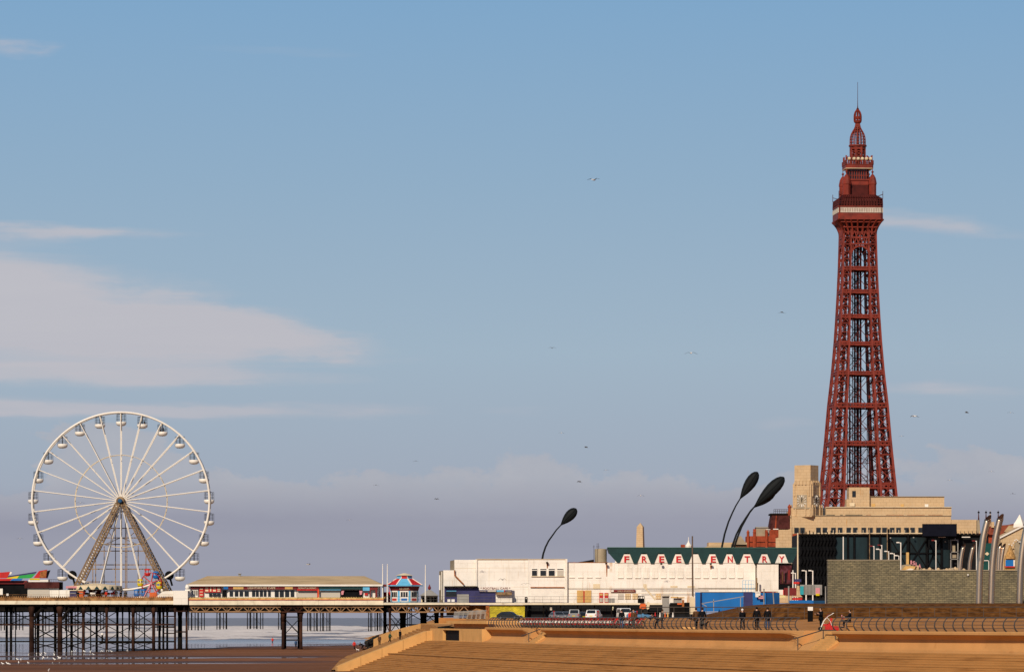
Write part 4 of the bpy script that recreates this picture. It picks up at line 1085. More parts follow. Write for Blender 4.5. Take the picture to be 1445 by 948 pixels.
part('roof_picture', MT['rust'], rd, lambda b: b.pprism([(57,806.4),(66,804.2),(64.5,814.5),(55.5,814.5)],RY-.06,.05))
part('roof_edge', MT['black'], rd, lambda b: b.pprism([(66.6,805),(71,804),(67,815.4),(65.1,815.2)],RY,.3))
part('roof_board', MT['yellow'], rd, lambda b: b.pbox(42,56,815.6,817.6,RY-.1,.3))
part('notice', MT['white'], rd, lambda b: b.pbox(-2,3.8,830,839,RY+.9,.1)); part('counter', MT['white'], rd, lambda b: b.pbox(9,12,837,840,RY,.6))
t = thing('shop', 'brown-topped shop with a grey shutter beside the rainbow ride roof', 'shop', (X(60,RY),RY-1,11.2))
part('fascia_board', MT['mansard'], t, lambda b: b.pbox(34.5,83.5,820.6,829.4,RY-1.3,1)); part('wall', MT['plaster2'], t, lambda b: b.pbox(39,83,829.4,843,RY-.8,5))
part('roller_shutter', MT['greys'], t, lambda b: b.pbox(39.4,69.4,829.9,840.6,RY-.9,.08)); part('roof_sheet', MT['white'], t, lambda b: b.pbox(40,68,817.4,820.6,RY,4)); part('side_wall', MT['darkiron'], t, lambda b: b.pbox(83,86,820.6,831.5,RY-.6,4))
b = MB(); [b.bar(W(a,820.6,RY-.5), W(a,817,RY-.5), .05) for a in range(70,84,3)]; b.bar(W(69,817,RY-.5), W(83,817,RY-.5), .05); b.build('railing', MT['iron'], t)
t = thing('hoarding', 'low white boarded wall between the brown-topped shop and the carousel', 'hoarding', (X(92,RY),RY-1,11.2))
part('panel', MT['plaster2'], t, lambda b: b.pbox(83.6,99,832,843,RY-1.2,.4))
# carousel
CY = RY+5; cc_ = Vector((X(134,CY),CY,0)); cr = 38*CY/F
ca = thing('carousel', 'carousel with a pale patterned round canopy under the big wheel', 'carousel', (cc_.x,CY,11.2))
def cz(y): return Z(y,CY)
b = MB(); b.lathe([(cr,cz(831.6)),(cr,cz(826.2)),(cr*.97,cz(826.2)),(cr*.2,cz(822.8)),(.1,cz(822.4))], cc_, 20); b.build('canopy', MT['cream'], ca)
b = MB()
for k in range(20):
    a = 2*math.pi*(k+.5)/20; n = Vector((math.cos(a),math.sin(a),0)); c = cc_ + n*(cr*.99+.04)
    m = Matrix.Rotation(a+math.pi/2,3,'Z'); o = Vector((c.x,c.y,cz(829)))
    b.add([o+m@Vector((-.5,0,-.3)), o+m@Vector((.5,0,-.3)), o+m@Vector((0,0,.32))], [(0,1,2)])
b.build('canopy_pattern', MT['green'], ca)
b = MB(); b.lathe([(cr*.98,cz(843)),(cr*.98,cz(841.4)),(.2,cz(841.2))], cc_, 20); b.build('platform', MT['darkred'], ca)
b = MB(); b.lathe([(cr*.28,cz(841.5)),(cr*.22,cz(836)),(cr*.3,cz(826))], cc_, 12); b.build('centre_drum', MT['darkred'], ca)
for k in range(12):
    a = 2*math.pi*k/12; p = cc_ + Vector((cr*.8*math.cos(a), cr*.8*math.sin(a), 0))
    b = MB(); b.tube([p+Vector((0,0,cz(841.4))), p+Vector((0,0,cz(827)))], .045, 5); b.build('pole', MT['cream'], ca)
    b = MB(); d = Vector((-math.sin(a),math.cos(a),0)); o = p + Vector((0,0,cz(837)))
    b.tube([o-d*.55, o-d*.2, o+d*.3, o+d*.5+Vector((0,0,.35)), o+d*.75+Vector((0,0,.42))], [.18,.24,.22,.15,.09], 6)
    for s in (-.4,.35): b.tube([o+d*s, o+d*(s+.1)-Vector((0,0,.5))], [.09,.05], 5)
    b.build('horse', (MT['white'],MT['cloth_brown'],MT['red'])[k%3], ca)
for px, w, m, lb in ((103,9.5,MT['navy'],'dark blue ticket booth left of the carousel'),(113.5,7.5,MT['orange'],'orange ticket booth in front of the carousel')):
    t = thing('ticket_booth', lb, 'booth', (X(px,RY-1),RY-1,11.2)); part('body', m, t, lambda b: b.pbox(px-w/2,px+w/2,833,843,RY-1.6,1.2)); part('roof', MT['cream'], t, lambda b: b.pbox(px-w/2-.6,px+w/2+.6,832,833,RY-1.8,1.6)); part('counter', MT['grey'], t, lambda b: b.pbox(px-w/2+.8,px+w/2-.8,836,837,RY-1.72,.1))
t = thing('awning', 'pale pink striped awning frame beside the left wheel leg', 'awning', (X(100,RY+1),RY+1,11.2))
part('roof', MT['cloth_pink'], t, lambda b: b.pbox(93,111,826.6,829.4,RY+1,2)); 
for a in (93.5,104,110): part('pole', MT['white'], t, lambda b: b.pbox(a,a+.5,829.4,843,RY+1.1,.1))
# children's small wheel with coloured tubs
SY = RY+1.5; sk = SY/F
sw = thing('small_wheel_ride', 'small children\'s wheel ride with red, yellow and blue tub cars', 'ride', (X(214,SY),SY,11.2))
c = W(213.5,822,SY)
b = MB()
for dy in (-.55,.55):
    b.tube([c+Vector((1.9*math.cos(2*math.pi*i/24),dy,1.9*math.sin(2*math.pi*i/24))) for i in range(24)], .07, 5, closed=True)
    for i in range(6): a = R(60*i+20); b.bar(c+Vector((0,dy,0)), c+Vector((1.9*math.cos(a),dy,1.9*math.sin(a))), .11)
b.build('wheel_frame', MT['red'], sw)
b = MB()
for s in (-1,1):
    for dy in (-.9,.9): b.bar(c+Vector((0,dy,0)), Vector((c.x+s*1.3,SY+dy,Z(842,SY))), .16)
b.tube([c+Vector((0,-1,0)), c+Vector((0,1,0))], .25, 8); b.build('stand', MT['cloth_pink'], sw)
for i,(px,py,m) in enumerate(((208,808,'red'),(220,811.5,'blue'),(198,822.5,'yellow'),(224.5,826.5,'yellow'),(202.5,836.5,'blue'),(193,836.8,'blue'))):
    m_ = MT[m]; p = W(px,py,SY-.2)
    t_ = part('tub_car', m_, sw, lambda b: b.lathe([(.25,-.62),(.5,-.5),(.6,-.1),(.58,.0),(.5,-.05),(.45,-.4),(.1,-.45)], p, 10))
    b = MB(); b.lathe([(.6,.5),(.5,.7),(.1,.82)], p, 10)
    for k in range(5): a = 2*math.pi*k/5; b.bar(p+Vector((.54*math.cos(a),.54*math.sin(a),0)), p+Vector((.54*math.cos(a),.54*math.sin(a),.55)), .07)
    b.build('car_canopy', m_, t_)
b = MB(); b.pbox(211,221,835.5,842.5,SY-1.2,1); b.build('ticket_box', MT['orange'], sw)
# the next pier far up the coast
NYp = 2050.0
fp = thing('pier', 'distant pier on thin piles standing in the surf behind the near pier', 'pier', (X(400,NYp),NYp,1))
part('deck', MT['darkiron'], fp, lambda b: b.pbox(-60,560,855.5,862.4,NYp,14))
grp = [(-8,4),(18,4),(55,3),(92,3),(137,3),(183,3),(222,3),(266,5),(306,4),(349,5),(393,2),(434,4),(452,4),(520,3),(533,3)]
for g, n in grp:
    b = MB()
    for i in range(n):
        b.tube([(X(g+i*4.6,NYp),NYp+1,.4), (X(g+i*4.6,NYp),NYp+1,Z(862.4,NYp))], .22, 5)
        if i%2 == 0: b.tube([(X(g+i*4.6+1.9,NYp),NYp+10,.4), (X(g+i*4.6+1.9,NYp),NYp+10,Z(862.4,NYp))], .2, 5)
    b.bar(W(g,884,NYp+1), W(g+(n-1)*4.6,884,NYp+1), .14); b.bar(W(g,863,NYp+1), W(g+(n-1)*4.6,880,NYp+1), .1); b.bar(W(g,863,NYp+10), W(g+(n-1)*4.6,863,NYp+1), .3)
    b.build('trestle', MT['darkiron'], fp)
# ---------------------------------------------------------------- white amusement building at the pier head
AY = 873.0
wb = thing('amusement_building', 'long white rendered amusement hall with green zigzag parapet and red letters', 'building', (X(870,AY),AY,8))
GZ = 8.0
def box_part(name, m, par, Y, *bx, dep=.3):
    b = MB()
    for a,c,d,e in bx: b.pbox(a,c,d,e,Y,dep)
    return b.build(name, m, par)
box_part('wall', MT['plaster'], wb, AY, (625.5,641,804.2,849.6), dep=16)
box_part('wall', MT['plaster'], wb, AY+.05, (641.2,671.6,789.4,849.6), dep=18); box_part('wall', MT['plaster'], wb, AY-.25, (671.8,745,788.6,849.6), dep=18)
box_part('wall', MT['plaster'], wb, AY-.45, (745.2,800.2,788.8,849.6), dep=18); box_part('wall', MT['plaster'], wb, AY, (800.4,1066,793.4,851.5), dep=22)
# west end, its shade put into the colour, turned a little towards the sea
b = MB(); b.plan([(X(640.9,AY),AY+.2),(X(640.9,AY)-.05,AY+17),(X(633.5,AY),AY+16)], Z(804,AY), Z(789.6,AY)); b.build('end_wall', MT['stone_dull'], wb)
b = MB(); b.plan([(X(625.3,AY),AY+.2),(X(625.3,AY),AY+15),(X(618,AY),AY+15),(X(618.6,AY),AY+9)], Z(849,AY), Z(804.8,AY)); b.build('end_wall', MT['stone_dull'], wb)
box_part('drainpipe', MT['white'], wb, AY+.3, (619.6,621.4,811,832), (623,624,806,846), dep=.3)
box_part('coping', MT['cream'], wb, AY-.5, (671.6,745.2,788.0,788.7), dep=1.2); box_part('coping', MT['cream'], wb, AY-.6, (745.2,800.4,788.2,788.9), dep=1.2); box_part('coping', MT['rust'], wb, AY-.08, (800.6,858,792.9,793.5), dep=1.2)
box_part('pilaster', MT['plaster2'], wb, AY-.5, (671.2,673.6,788.2,849.6), dep=.4); box_part('pilaster', MT['plaster2'], wb, AY-.62, (797.8,800.6,788.4,849.6), dep=.3)
# rusty rainwater pipe on the low block
b = MB(); b.tube([W(641.6,804,AY-.3), W(641.8,811.5,AY-.3), W(654.6,824.5,AY-.3)], .13, 6); b.build('drainpipe', MT['rust'], wb)
# upper windows
for a, c in ((750.2,758.2),(762.0,771.0),(773.8,783.0),(786.0,795.0)):
    fr = box_part('window', MT['white'], wb, AY-.56, (a,c,801.8,812.2), dep=.1)
    pale_pane = a > 780  # rightmost window gets a pale grey pane
    box_part('pane', MT['greys'] if pale_pane else MT['glass'], fr, AY-.60, (a+.5,c-.5,804.6,811.8), dep=.03); box_part('pane', MT['glass'], fr, AY-.605, (a+.4,c-.4,802.2,803.3), dep=.03)
box_part('window_sill', MT['cream'], wb, AY-.7, (749.6,796,812.4,813.2), dep=.3)
box_part('roller_shutter', MT['white'], wb, AY-.52, (749.6,796,829.4,849.4), dep=.06); box_part('shutter_beam', MT['rust'], wb, AY-.75, (748.6,796.4,827.6,828.8), dep=.3)
for px, py in ((772,793.6),(855.5,794.6),(933.3,795.2),(1003,795.2)):
    box_part('floodlight', MT['iron'], wb, AY-1.1, (px-1.4,px+1.4,py-1.3,py+1.3), dep=.4)
b = MB(); b.add([W(771.2,795,AY-.47), W(773.6,795,AY-.47), W(773,801.5,AY-.47), W(771.8,801.5,AY-.47)], [(0,1,2,3)])
b.add([W(855,796,AY-.02), W(857.4,796,AY-.02), W(856.8,813,AY-.02), W(855.8,813,AY-.02)], [(0,1,2,3)]); b.add([W(1001.6,797,AY-.02), W(1005,797,AY-.02), W(1004,803,AY-.02), W(1002.6,803,AY-.02)], [(0,1,2,3)])
b.build('rust_streak', MT['rust'], wb)
# horizontal joints, panel relief
b = MB()
for a,c,y,dy in ((672,745,800.6,-.27),(641,671,801,.03),(672,745,827.5,-.27),(801,1066,836.5,-.02),(801,1066,829,-.02),(640,671,826,.03)): b.pbox(a,c,y,y+.35,AY+dy,.03)
for px in (690,715): b.pbox(px,px+.3,801,826,AY-.27,.03)
b.build('panel_joint', MT['cream'], wb)
for i in range(16):
    a = 872 + i*12.05
    if a > 1050: break
    b = MB(); b.pprism([(a,800),(a+7.6,800),(a+8.6,814.6),(a-1,814.6)], AY-.07, .09); b.build('wall_panel', MT['plaster2'], wb)
for i in range(15):
    b = MB(); b.pbox(872+i*12.05,879.6+i*12.05,814.5,815.4,AY-.2,.22); b.build('ledge', MT['plaster2'], wb)
for i in range(4):
    b = MB(); b.pbox(803+i*12.4, 811+i*12.4, 813.8, 814.8, AY-.16, .2); b.build('wall_panel', MT['plaster2'], wb)
for a,c,d,e in ((837,846.6,823.4,830.4),(946,956,826,828.6),(970,980,826,828.6)): box_part('wall_patch', MT['cream'], wb, AY-.04, (a,c,d,e), dep=.05)
# shop fronts along the deck
box_part('shop_front', MT['navy'], wb, AY-1.2, (627,718,828.6,849.4), dep=.7); box_part('canopy', MT['darkiron'], wb, AY-2.0, (627,674,826.6,828.5), dep=1.6)
box_part('shop_window', MT['glass'], wb, AY-1.27, (629,644,834.5,841.5), dep=.05); box_part('shop_notice', MT['cloth_white'], wb, AY-1.27, (631.4,635.8,844.8,848.6), dep=.05); box_part('shop_notice', MT['cloth_white'], wb, AY-1.27, (637,641.6,844.8,848.6), dep=.05); box_part('shop_sign', MT['skyblue'], wb, AY-1.27, (630,644,833,833.8), dep=.05)
box_part('roller_shutter', MT['grey'], wb, AY-1.3, (645,661.6,838,849.3), dep=.08)
box_part('sign_board', MT['white'], wb, AY-1.5, (676,722.4,827.2,832.0), dep=.25); text('lettering', '* FOOTBALL CAFE *', MT['darkred'], wb, X(699,AY), AY-1.54, Z(831.2,AY), .55, width=42*AY/F)
box_part('sign_board', MT['navy'], wb, AY-1.52, (676,722.4,832.0,834.8), dep=.25); box_part('sign_picture', MT['skyblue'], wb, AY-1.56, (701,711,832.1,834.7), dep=.03); box_part('sign_picture', MT['greys'], wb, AY-1.56, (688,700,832.3,834.5), dep=.03); box_part('sign_picture', MT['red'], wb, AY-1.56, (711.2,712.6,832.1,834.7), dep=.03)
text('lettering', 'SNACKS', MT['cream'], wb, X(681.5,AY), AY-1.55, Z(834.3,AY), .27, width=9*AY/F); text('lettering', 'COFFEE', MT['cream'], wb, X(717.5,AY), AY-1.55, Z(834.3,AY), .27, width=8*AY/F)
box_part('awning', MT['tan'], wb, AY-2.2, (699.5,722.5,834.9,838.6), dep=.7); box_part('roller_shutter', MT['white'], wb, AY-1.26, (699.6,722.6,838.6,849.4), dep=.08)
dr = box_part('double_door', MT['timber'], wb, AY-.12, (814.2,823.2,832.4,849.6), dep=.15); box_part('double_door', MT['timber'], wb, AY-.12, (825.0,834.4,832.4,849.6), dep=.15); box_part('door_post', MT['red'], wb, AY-.14, (823.3,824.9,833.2,849.6), dep=.15)
for a in (845.6,853):
    d_ = box_part('door', MT['red'], wb, AY-.12, (a,a+5.4,836,850), dep=.12); box_part('pane', MT['timber'], d_, AY-.16, (a+.7,a+4.8,837.2,839.6), dep=.03); box_part('pane', MT['greys'], d_, AY-.16, (a+.7,a+4.8,843.2,849), dep=.03)
for a in (858,862.8): box_part('poster', MT['grey'], wb, AY-.1, (a,a+4.2,843.6,849.4), dep=.1)
box_part('sign_board', MT['darkred'], wb, AY-.3, (862,896.6,831.6,835.0), dep=.25); box_part('sign_picture', MT['white'], wb, AY-.33, (862.4,866,832,834.6), dep=.03); text('lettering', 'FAMILY AMUSEMENTS', MT['cream'], wb, X(883,AY), AY-.33, Z(834.4,AY), .32, width=23*AY/F)
for a in (872,882.2,892.6,925.2):
    w_ = box_part('window', MT['timber'] if a > 875 else MT['greys'], wb, AY-.12, (a,a+7.6,837.4,845.0), dep=.1)
    if a > 875:
        for u in (.6,3.0,5.4):
            for v in (838.2,841.7): box_part('pane', MT['cream'], w_, AY-.15, (a+u,a+u+1.7,v,v+2.6), dep=.03)
box_part('window', MT['greys'], wb, AY-.12, (936,944,838,845.5), dep=.1)
b = MB()
for a,c,y in ((801,1066,830.2),(905,1000,832.8),(985,1066,829.4),(905,1066,838.4)): b.tube([W(a,y,AY-.12), W(c,y,AY-.12)], .025, 5)
b.build('cable', MT['iron'], wb)
# green parapet: a solid box rim with hanging teeth, white wedges between carry the letters
GY = AY - .2
b = MB(); b.pprism([(857.5,772.2),(1125,772.8),(1124.5,780.4),(860,780)], GY, 9); b.build('parapet', MT['green'], wb)
b = MB(); b.pprism([(857,771.6),(1125.6,772.2),(1125.6,773.2),(857,772.6)], GY-.12, .5); b.build('coping', MT['skyblue'] if False else M('coping_green', (.05,.13,.11), .5), wb)
cen = [872.4] + [896.6+24.1*i for i in range(6)] + [1041.0,1066.5,1090.5,1115.5]
for c in cen[1:-1]:
    b = MB(); top = 8.5
    b.pprism([(c-top,779.9),(c+top,779.9),(c+2.3,795.0),(c-2.3,795.0)], GY-.02, .9); b.build('parapet_tooth', MT['green'], wb)
b = MB(); b.pprism([(859,780),(881,780),(874.6,793.8),(871,793.8)], GY+.02, 1.0); b.build('parapet_tooth', MT['green'], wb)
b = MB(); b.pprism([(1107,780),(1125,780),(1118.5,793.5),(1112.4,793.5)], GY+.02, 1.0); b.build('parapet_tooth', MT['green'], wb)
box_part('parapet_backing', MT['plaster2'], wb, GY+.10, (868,1118,781.6,794.2), dep=.5)
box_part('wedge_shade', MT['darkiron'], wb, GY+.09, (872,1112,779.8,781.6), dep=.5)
for px, ch in zip((884,908.6,933.4,957.4,1006.2,1030.4,1054.4,1078.6,1103), 'FREEENTRY'):
    text('letter', ch, MT['redletter'], wb, X(px,GY), GY+.02, Z(792.8,GY), 1.62, width=7.0*GY/F if ch!='T' else 7.6*GY/F, depth=.07, bold=.03)
# plain box turret at the right end with its poster
box_part('wall', MT['plaster2'], wb, AY-2.2, (1068.5,1098.5,795.6,834), dep=10); b = MB(); b.plan([(X(1068.3,AY),AY-2.1),(X(1066,AY),AY+6),(X(1068.3,AY),AY+6)], Z(836,AY), Z(795.6,AY)); b.build('end_wall', MT['stone'], wb)
box_part('coping', MT['darkiron'], wb, AY-2.3, (1065.5,1117,794.2,795.5), dep=8); box_part('poster_case', MT['black'], wb, AY-2.1, (1098.8,1119,795.6,832), dep=2.5)
box_part('poster', M('poster_print', (.07,.012,.016), .6, var=.9, scale=.9, hi=(.16,.06,.08)), wb, AY-2.2, (1100.6,1117.2,797.4,823.6), dep=.08)
box_part('poster_figure', MT['cloth_brown'], wb, AY-2.24, (1103.4,1105.2,806,822.6), dep=.03); box_part('poster_figure', MT['black'], wb, AY-2.24, (1107.6,1110,808,822.6), dep=.03); box_part('poster_figure', MT['darkred'], wb, AY-2.24, (1112,1115,804,818), dep=.03)
# roof tank and low dark roof on the hall
b = MB(); b.lathe([(8.6*AY/F,Z(793.5,AY)),(8.6*AY/F,Z(774.2,AY)),(8.2*AY/F,Z(773.6,AY)),(.1,Z(773,AY))], (X(848.4,AY),AY+5,0), 20); b.build('roof_tank', MT['stone_dull'], wb)
b = MB(); b.pprism([(815,793),(838,789),(838,793)], AY+4, 6); b.build('roof', MT['darkiron'], wb)
for px in (838,842.6,844.6): 
    b = MB(); b.bar(W(px,793,AY+4), W(px,769 if px<840 else 766,AY+4), .06); b.bar(W(px-1.5,771,AY+4), W(px+1.5,771,AY+4), .05); b.build('aerial', MT['iron'], wb)
# undercroft: dark parking bay wall below the deck
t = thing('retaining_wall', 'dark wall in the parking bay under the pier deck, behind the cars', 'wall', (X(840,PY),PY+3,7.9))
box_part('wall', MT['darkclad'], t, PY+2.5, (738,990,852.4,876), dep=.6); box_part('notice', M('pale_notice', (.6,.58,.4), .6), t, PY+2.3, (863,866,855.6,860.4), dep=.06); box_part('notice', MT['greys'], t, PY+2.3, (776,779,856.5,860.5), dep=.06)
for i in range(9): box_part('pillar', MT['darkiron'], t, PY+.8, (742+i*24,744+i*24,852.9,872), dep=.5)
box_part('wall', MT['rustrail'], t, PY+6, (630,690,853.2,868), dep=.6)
t = thing('painted_wall', 'bright yellow painted brick wall under the pier deck', 'wall', (X(715,PY),PY+1,7.9))
box_part('wall', brick('yellow_brick', (.50,.44,.016), (.58,.50,.025), (.30,.26,.02), .5, .22, .02), t, PY+.5, (690.5,740.5,853.2,876), dep=.5); box_part('pier_post', MT['rust'], t, PY+.3, (685.5,690.4,854,876), dep=.6)
t = thing('stacked_fencing', 'pile of grey metal fence panels stacked under the deck left of the yellow wall', 'fence panels', (X(660,840),840,7.6))
for i in range(7):
    a = 640+i*6.2; b = MB()
    for k in range(9): b.bar(W(a+k*.9,872.4,838+i), W(a+1.5+k*.9,862.2-i*.35,838+i), .07)
    b.bar(W(a,872,838+i), W(a+8,872,838+i), .09); b.bar(W(a+1.5,863-i*.3,838+i), W(a+9.5,863-i*.3,838+i), .09); b.build('panel', MT['grey'], t)
t = thing('rubble_heap', 'brown earth heap behind the stacked fence panels under the deck', 'earth', (X(665,850),850,7.8)); t['category'] = 'earth heap'
b = MB(); b.pprism([(655,874),(664,862),(672,858),(682,860),(688,866),(690,874)], 850, 6); b.build('heap', MT['rustrail'], t)

# ---------------------------------------------------------------- cream store with the clock tower
CYY = 1200.0; ck = CYY/F
st = thing('clock_building', 'cream stone department store with stepped clock tower and long window band', 'building', (X(1240,CYY),CYY,8))
def cb_(name, m, Y, *bx, dep=.3): return box_part(name, m, st, Y, *bx, dep=dep)
cb_('wall', MT['stone'], CYY, (1117.2,1342,727.6,850), dep=30); cb_('wall', MT['stone'], CYY+2, (1165.5,1342.6,715.2,728), dep=26); cb_('wall', MT['stone'], CYY+6, (1215,1332.5,700.6,716), dep=18)
cb_('wall', MT['stone'], CYY+5, (1198,1227,687.4,716), dep=8); cb_('wall', MT['stone'], CYY+4.6, (1194.6,1202,704,716), dep=6); cb_('wall', MT['stone'], CYY+.2, (1342.2,1378,733,850), dep=30)
b = MB(); b.pprism([(1342.2,732.8),(1382,733.4),(1384,756),(1342.2,752)], CYY+.6, 20); b.build('roof', MT['stone_dull'], st)  # darker, greyer stone than the front wall
cb_('coping', MT['cream'], CYY+1.6, (1165.2,1343,714.8,715.6), dep=1); cb_('coping', MT['stone_dull'], CYY+5.7, (1214.6,1333,700,700.8), dep=1); cb_('coping', MT['stone_dull'], CYY-.2, (1143,1343,726.8,727.7), dep=1)
cb_('wall', MT['stone'], CYY-.3, (1098.6,1117.4,742.5,850), dep=20); cb_('wall', MT['stone'], CYY-.2, (1094,1098.8,753,850), dep=16); cb_('wall', MT['stone'], CYY+2, (1113.6,1118,721,760), dep=12)
b = MB(); b.pprism([(1100,742.6),(1100,733),(1104,730),(1114,728),(1114,742.6)], CYY+8, 10); b.build('gable', MT['stone_dull'], st)  # gable's shade put into the dull stone colour
cb_('window', MT['glass'], CYY+4.9, (1202.6,1207.6,692.4,701), dep=.1); cb_('window', MT['cream'], CYY+4.5, (1199,1206,709,714), dep=.1); cb_('door', MT['timber'], CYY+5.9, (1230,1235,710.4,714.8), dep=.1); cb_('door', MT['timber'], CYY+5.9, (1271,1275.6,711,715), dep=.1); cb_('door', MT['white'], CYY+5.9, (1305,1310,711,715), dep=.1)
for a,c in ((1222,1229),(1250,1275),(1280,1305),(1310,1330)): cb_('louvre', MT['rust'], CYY+1.9, (a,c,726.2,726.8), dep=.12)
for a,c in ((1166,1178),(1185.6,1189),(1193,1217)): cb_('louvre', MT['darkiron'], CYY+1.9, (a,c,726,727.4), dep=.12)
wins = [(1121,1127),(1129.2,1135.2)] + [(x0,x0+6.2) for x0 in (1151.8,1161,1173,1182.4,1194.6,1203.8,1215.8,1225.2,1236.6,1245,1255.8,1264.8,1276,1284.6,1296,1306)]
for a,c in wins:
    fr = cb_('window', MT['stone_dull'], CYY-.35 if a < 1140 else CYY-.08, (a-.5,c+.5,743.8,752.6), dep=.12); box_part('pane', MT['glass'], fr, CYY-.40 if a<1140 else CYY-.12, (a,c,744.2,752), dep=.05)
for i in range(7): cb_('window', MT['glass'], CYY+.1, (1345+i*5.6,1348.4+i*5.6,752,764), dep=.12)
for i in range(8): cb_('fin', MT['stone'], CYY-.3, (1342.6+i*5.6,1344+i*5.6,748,766), dep=.5)
cb_('window', MT['glass'], CYY-.5, (1119,1125,760,776), dep=.3); cb_('shop_panel', MT['redbrick'], CYY-.45, (1118.4,1130,752.8,830), dep=.2)
# the tower: square plan turned so that one corner faces us
TA = R(30)
def turret(px_edge, half, y0, y1, name, m=MT['stone']):
    """square of side half*2 with its near corner at px_edge"""
    nl = Vector((-math.sin(TA), -math.cos(TA), 0)); nr = Vector((math.cos(TA), -math.sin(TA), 0))
    s = half*2; c0 = Vector((X(px_edge,CYY), CYY-1.5, 0)); p1 = c0 + (-nr)*s; p2 = p1 + (-nl)*s; p3 = c0 + (-nl)*s
    b = MB(); b.plan([(p.x,p.y) for p in (c0,p1,p2,p3)], Z(y1,CYY), Z(y0,CYY)); b.build(name, m, st); return c0, nl, nr, s
turret(1143.2, 2.28, 656.2, 684, 'tower_stage'); c0, nl, nr, s = turret(1144.2, 2.62, 682.4, 718, 'tower_stage'); turret(1144.8, 3.1, 716, 729, 'tower_stage'); turret(1144.6,2.72,655,657.0,'tower_cap') if False else None
b = MB()
def fins(edge, half, y0, y1, us):
    s = half*2; c = Vector((X(edge,CYY), CYY-1.5, 0))
    for n_, d_ in ((nl,-nr),(nr,-nl)):
        for u in us:
            p = c + d_*(s*u) + n_*.05; q = Vector((p.x,p.y,(Z(y0,CYY)+Z(y1,CYY))/2))
            bb = MB(); bb.cbox(q, .34, .34, Z(y0,CYY)-Z(y1,CYY), -TA); bb.build('buttress', MT['stone'], st)
fins(1143.6, 2.4, 678, 684, (.1,.3,.5,.7,.9)); fins(1144.5, 2.7, 680, 700, (.12,.88)); fins(1145, 3.15, 712, 727, (.08,.28,.72,.92))
for n_, d_ in ((nl,-nr),(nr,-nl)):
    cen_ = c0 + d_*(s*.5) + n_*.03; zc = Z(706.8,CYY); ang = math.atan2(n_.y, n_.x)+math.pi/2; ax = Vector((math.cos(ang),math.sin(ang),0))
    b = MB()
    for k in range(12):
        a = 2*math.pi*k/12; r0, r1 = .70, 1.32
        rr = 1.0/max(abs(math.cos(a)),abs(math.sin(a)))**.6
        p = cen_ + ax*(r0*rr*math.sin(a)) + Vector((0,0,zc+r0*rr*math.cos(a)*1.12)); q = cen_ + ax*(r1*rr*math.sin(a)) + Vector((0,0,zc+r1*rr*math.cos(a)*1.12))
        b.bar(p+n_*.05, q+n_*.05, .30, .1)
    d_b = MB(); d_b.cbox(cen_+n_*.01+Vector((0,0,zc)), 2.9, .08, 3.2, ang); d_b.build('clock_panel', MT['stone_dull'], st); cl = b.build('clock_face', MT['white'], st)
    b = MB(); b.bar(cen_+n_*.12+Vector((0,0,zc-.3)), cen_+n_*.12+Vector((0,0,zc+1.1)), .16, .06); b.bar(cen_+n_*.15+Vector((0,0,zc+.1))-ax*.05, cen_+n_*.15+ax*.14+Vector((0,0,zc+.75)), .2, .06); b.build('clock_hands', MT['black'], cl)
    b = MB(); b.cbox(cen_+n_*.02+Vector((0,0,Z(716.6,CYY))), s*.9, .2, .3, ang); b.build('clock_ledge', MT['stone_dull'], st)
# red brick building and its dark mansard, left of the store
RBY = 1150.0
rb = thing('brick_building', 'red brick building with turreted parapet beside the cream store', 'building', (X(1075,RBY),RBY,8))
def rb_(name, m, Y, *bx, dep=.3): return box_part(name, m, rb, Y, *bx, dep=dep)
rb_('wall', MT['redbrick'], RBY, (1054.6,1094.6,756,850), dep=10); rb_('wall', MT['redbrick'], RBY+.5, (1080.6,1098.6,747,758), dep=8); rb_('wall', MT['redbrick'], RBY-.3, (1063,1067,746,790), dep=1)
for a in (1054.2,1063,1080.4): 
    b = MB(); c = W(a+1.4,752,RBY-.2); b.lathe([(.34,Z(775,RBY)),(.34,Z(751,RBY)),(.42,Z(750.8,RBY)),(.3,Z(749.6,RBY)),(.04,Z(747,RBY))], (c.x,c.y,0), 8); b.build('turret', MT['redbrick'], rb)
rb_('rear_wall', MT['stone_dull'], RBY+4, (1067,1084,743,760), dep=6); b = MB(); b.pprism([(1066,744.5),(1072,742.6),(1083,742.6),(1085,744.5)], RBY+3.8, 6); b.build('rear_roof', MT['grey'], rb)
rb_('flue', MT['grey'], RBY+.3, (1083.4,1085.4,748,758), dep=.3); rb_('flashing', MT['white'], RBY+.3, (1081,1087,746.4,747.2), dep=.4); rb_('flashing', MT['white'], RBY+.3, (1091,1098.4,745.6,746.8), dep=.4)
for y in (764,771): rb_('string_course', MT['mansard'], RBY-.15, (1054.8,1094.4,y,y+.8), dep=.2)
b = MB(); b.pprism([(1086,746),(1089.6,726),(1115,726),(1115,746)], RBY+8, 10); b.build('mansard_roof', MT['mansard'], rb); rb_('roof_rim', MT['darkiron'], RBY+7.8, (1087.4,1115,724,726.2), dep=10)
b = MB()
for i in range(9): b.bar(W(1092+i*2.6,724,RBY+8), W(1092+i*2.6,718.4,RBY+8), .09)
for y in (718.4,721): b.bar(W(1092,y,RBY+8), W(1114,y,RBY+8), .09)
b.build('roof_railing', MT['iron'], rb); b = MB(); b.pprism([(1093,746),(1095,727),(1096,727),(1095.4,746)], RBY+7.9,.1); b.build('roof_rib', MT['redbrick'], rb)
b = MB(); b.lathe([(.35,Z(726,RBY)),(.35,Z(716,RBY)),(.5,Z(714,RBY)),(.05,Z(710,RBY))], (X(1116.4,RBY),RBY+7,0), 6); b.build('chimney', MT['redbrick'], rb)
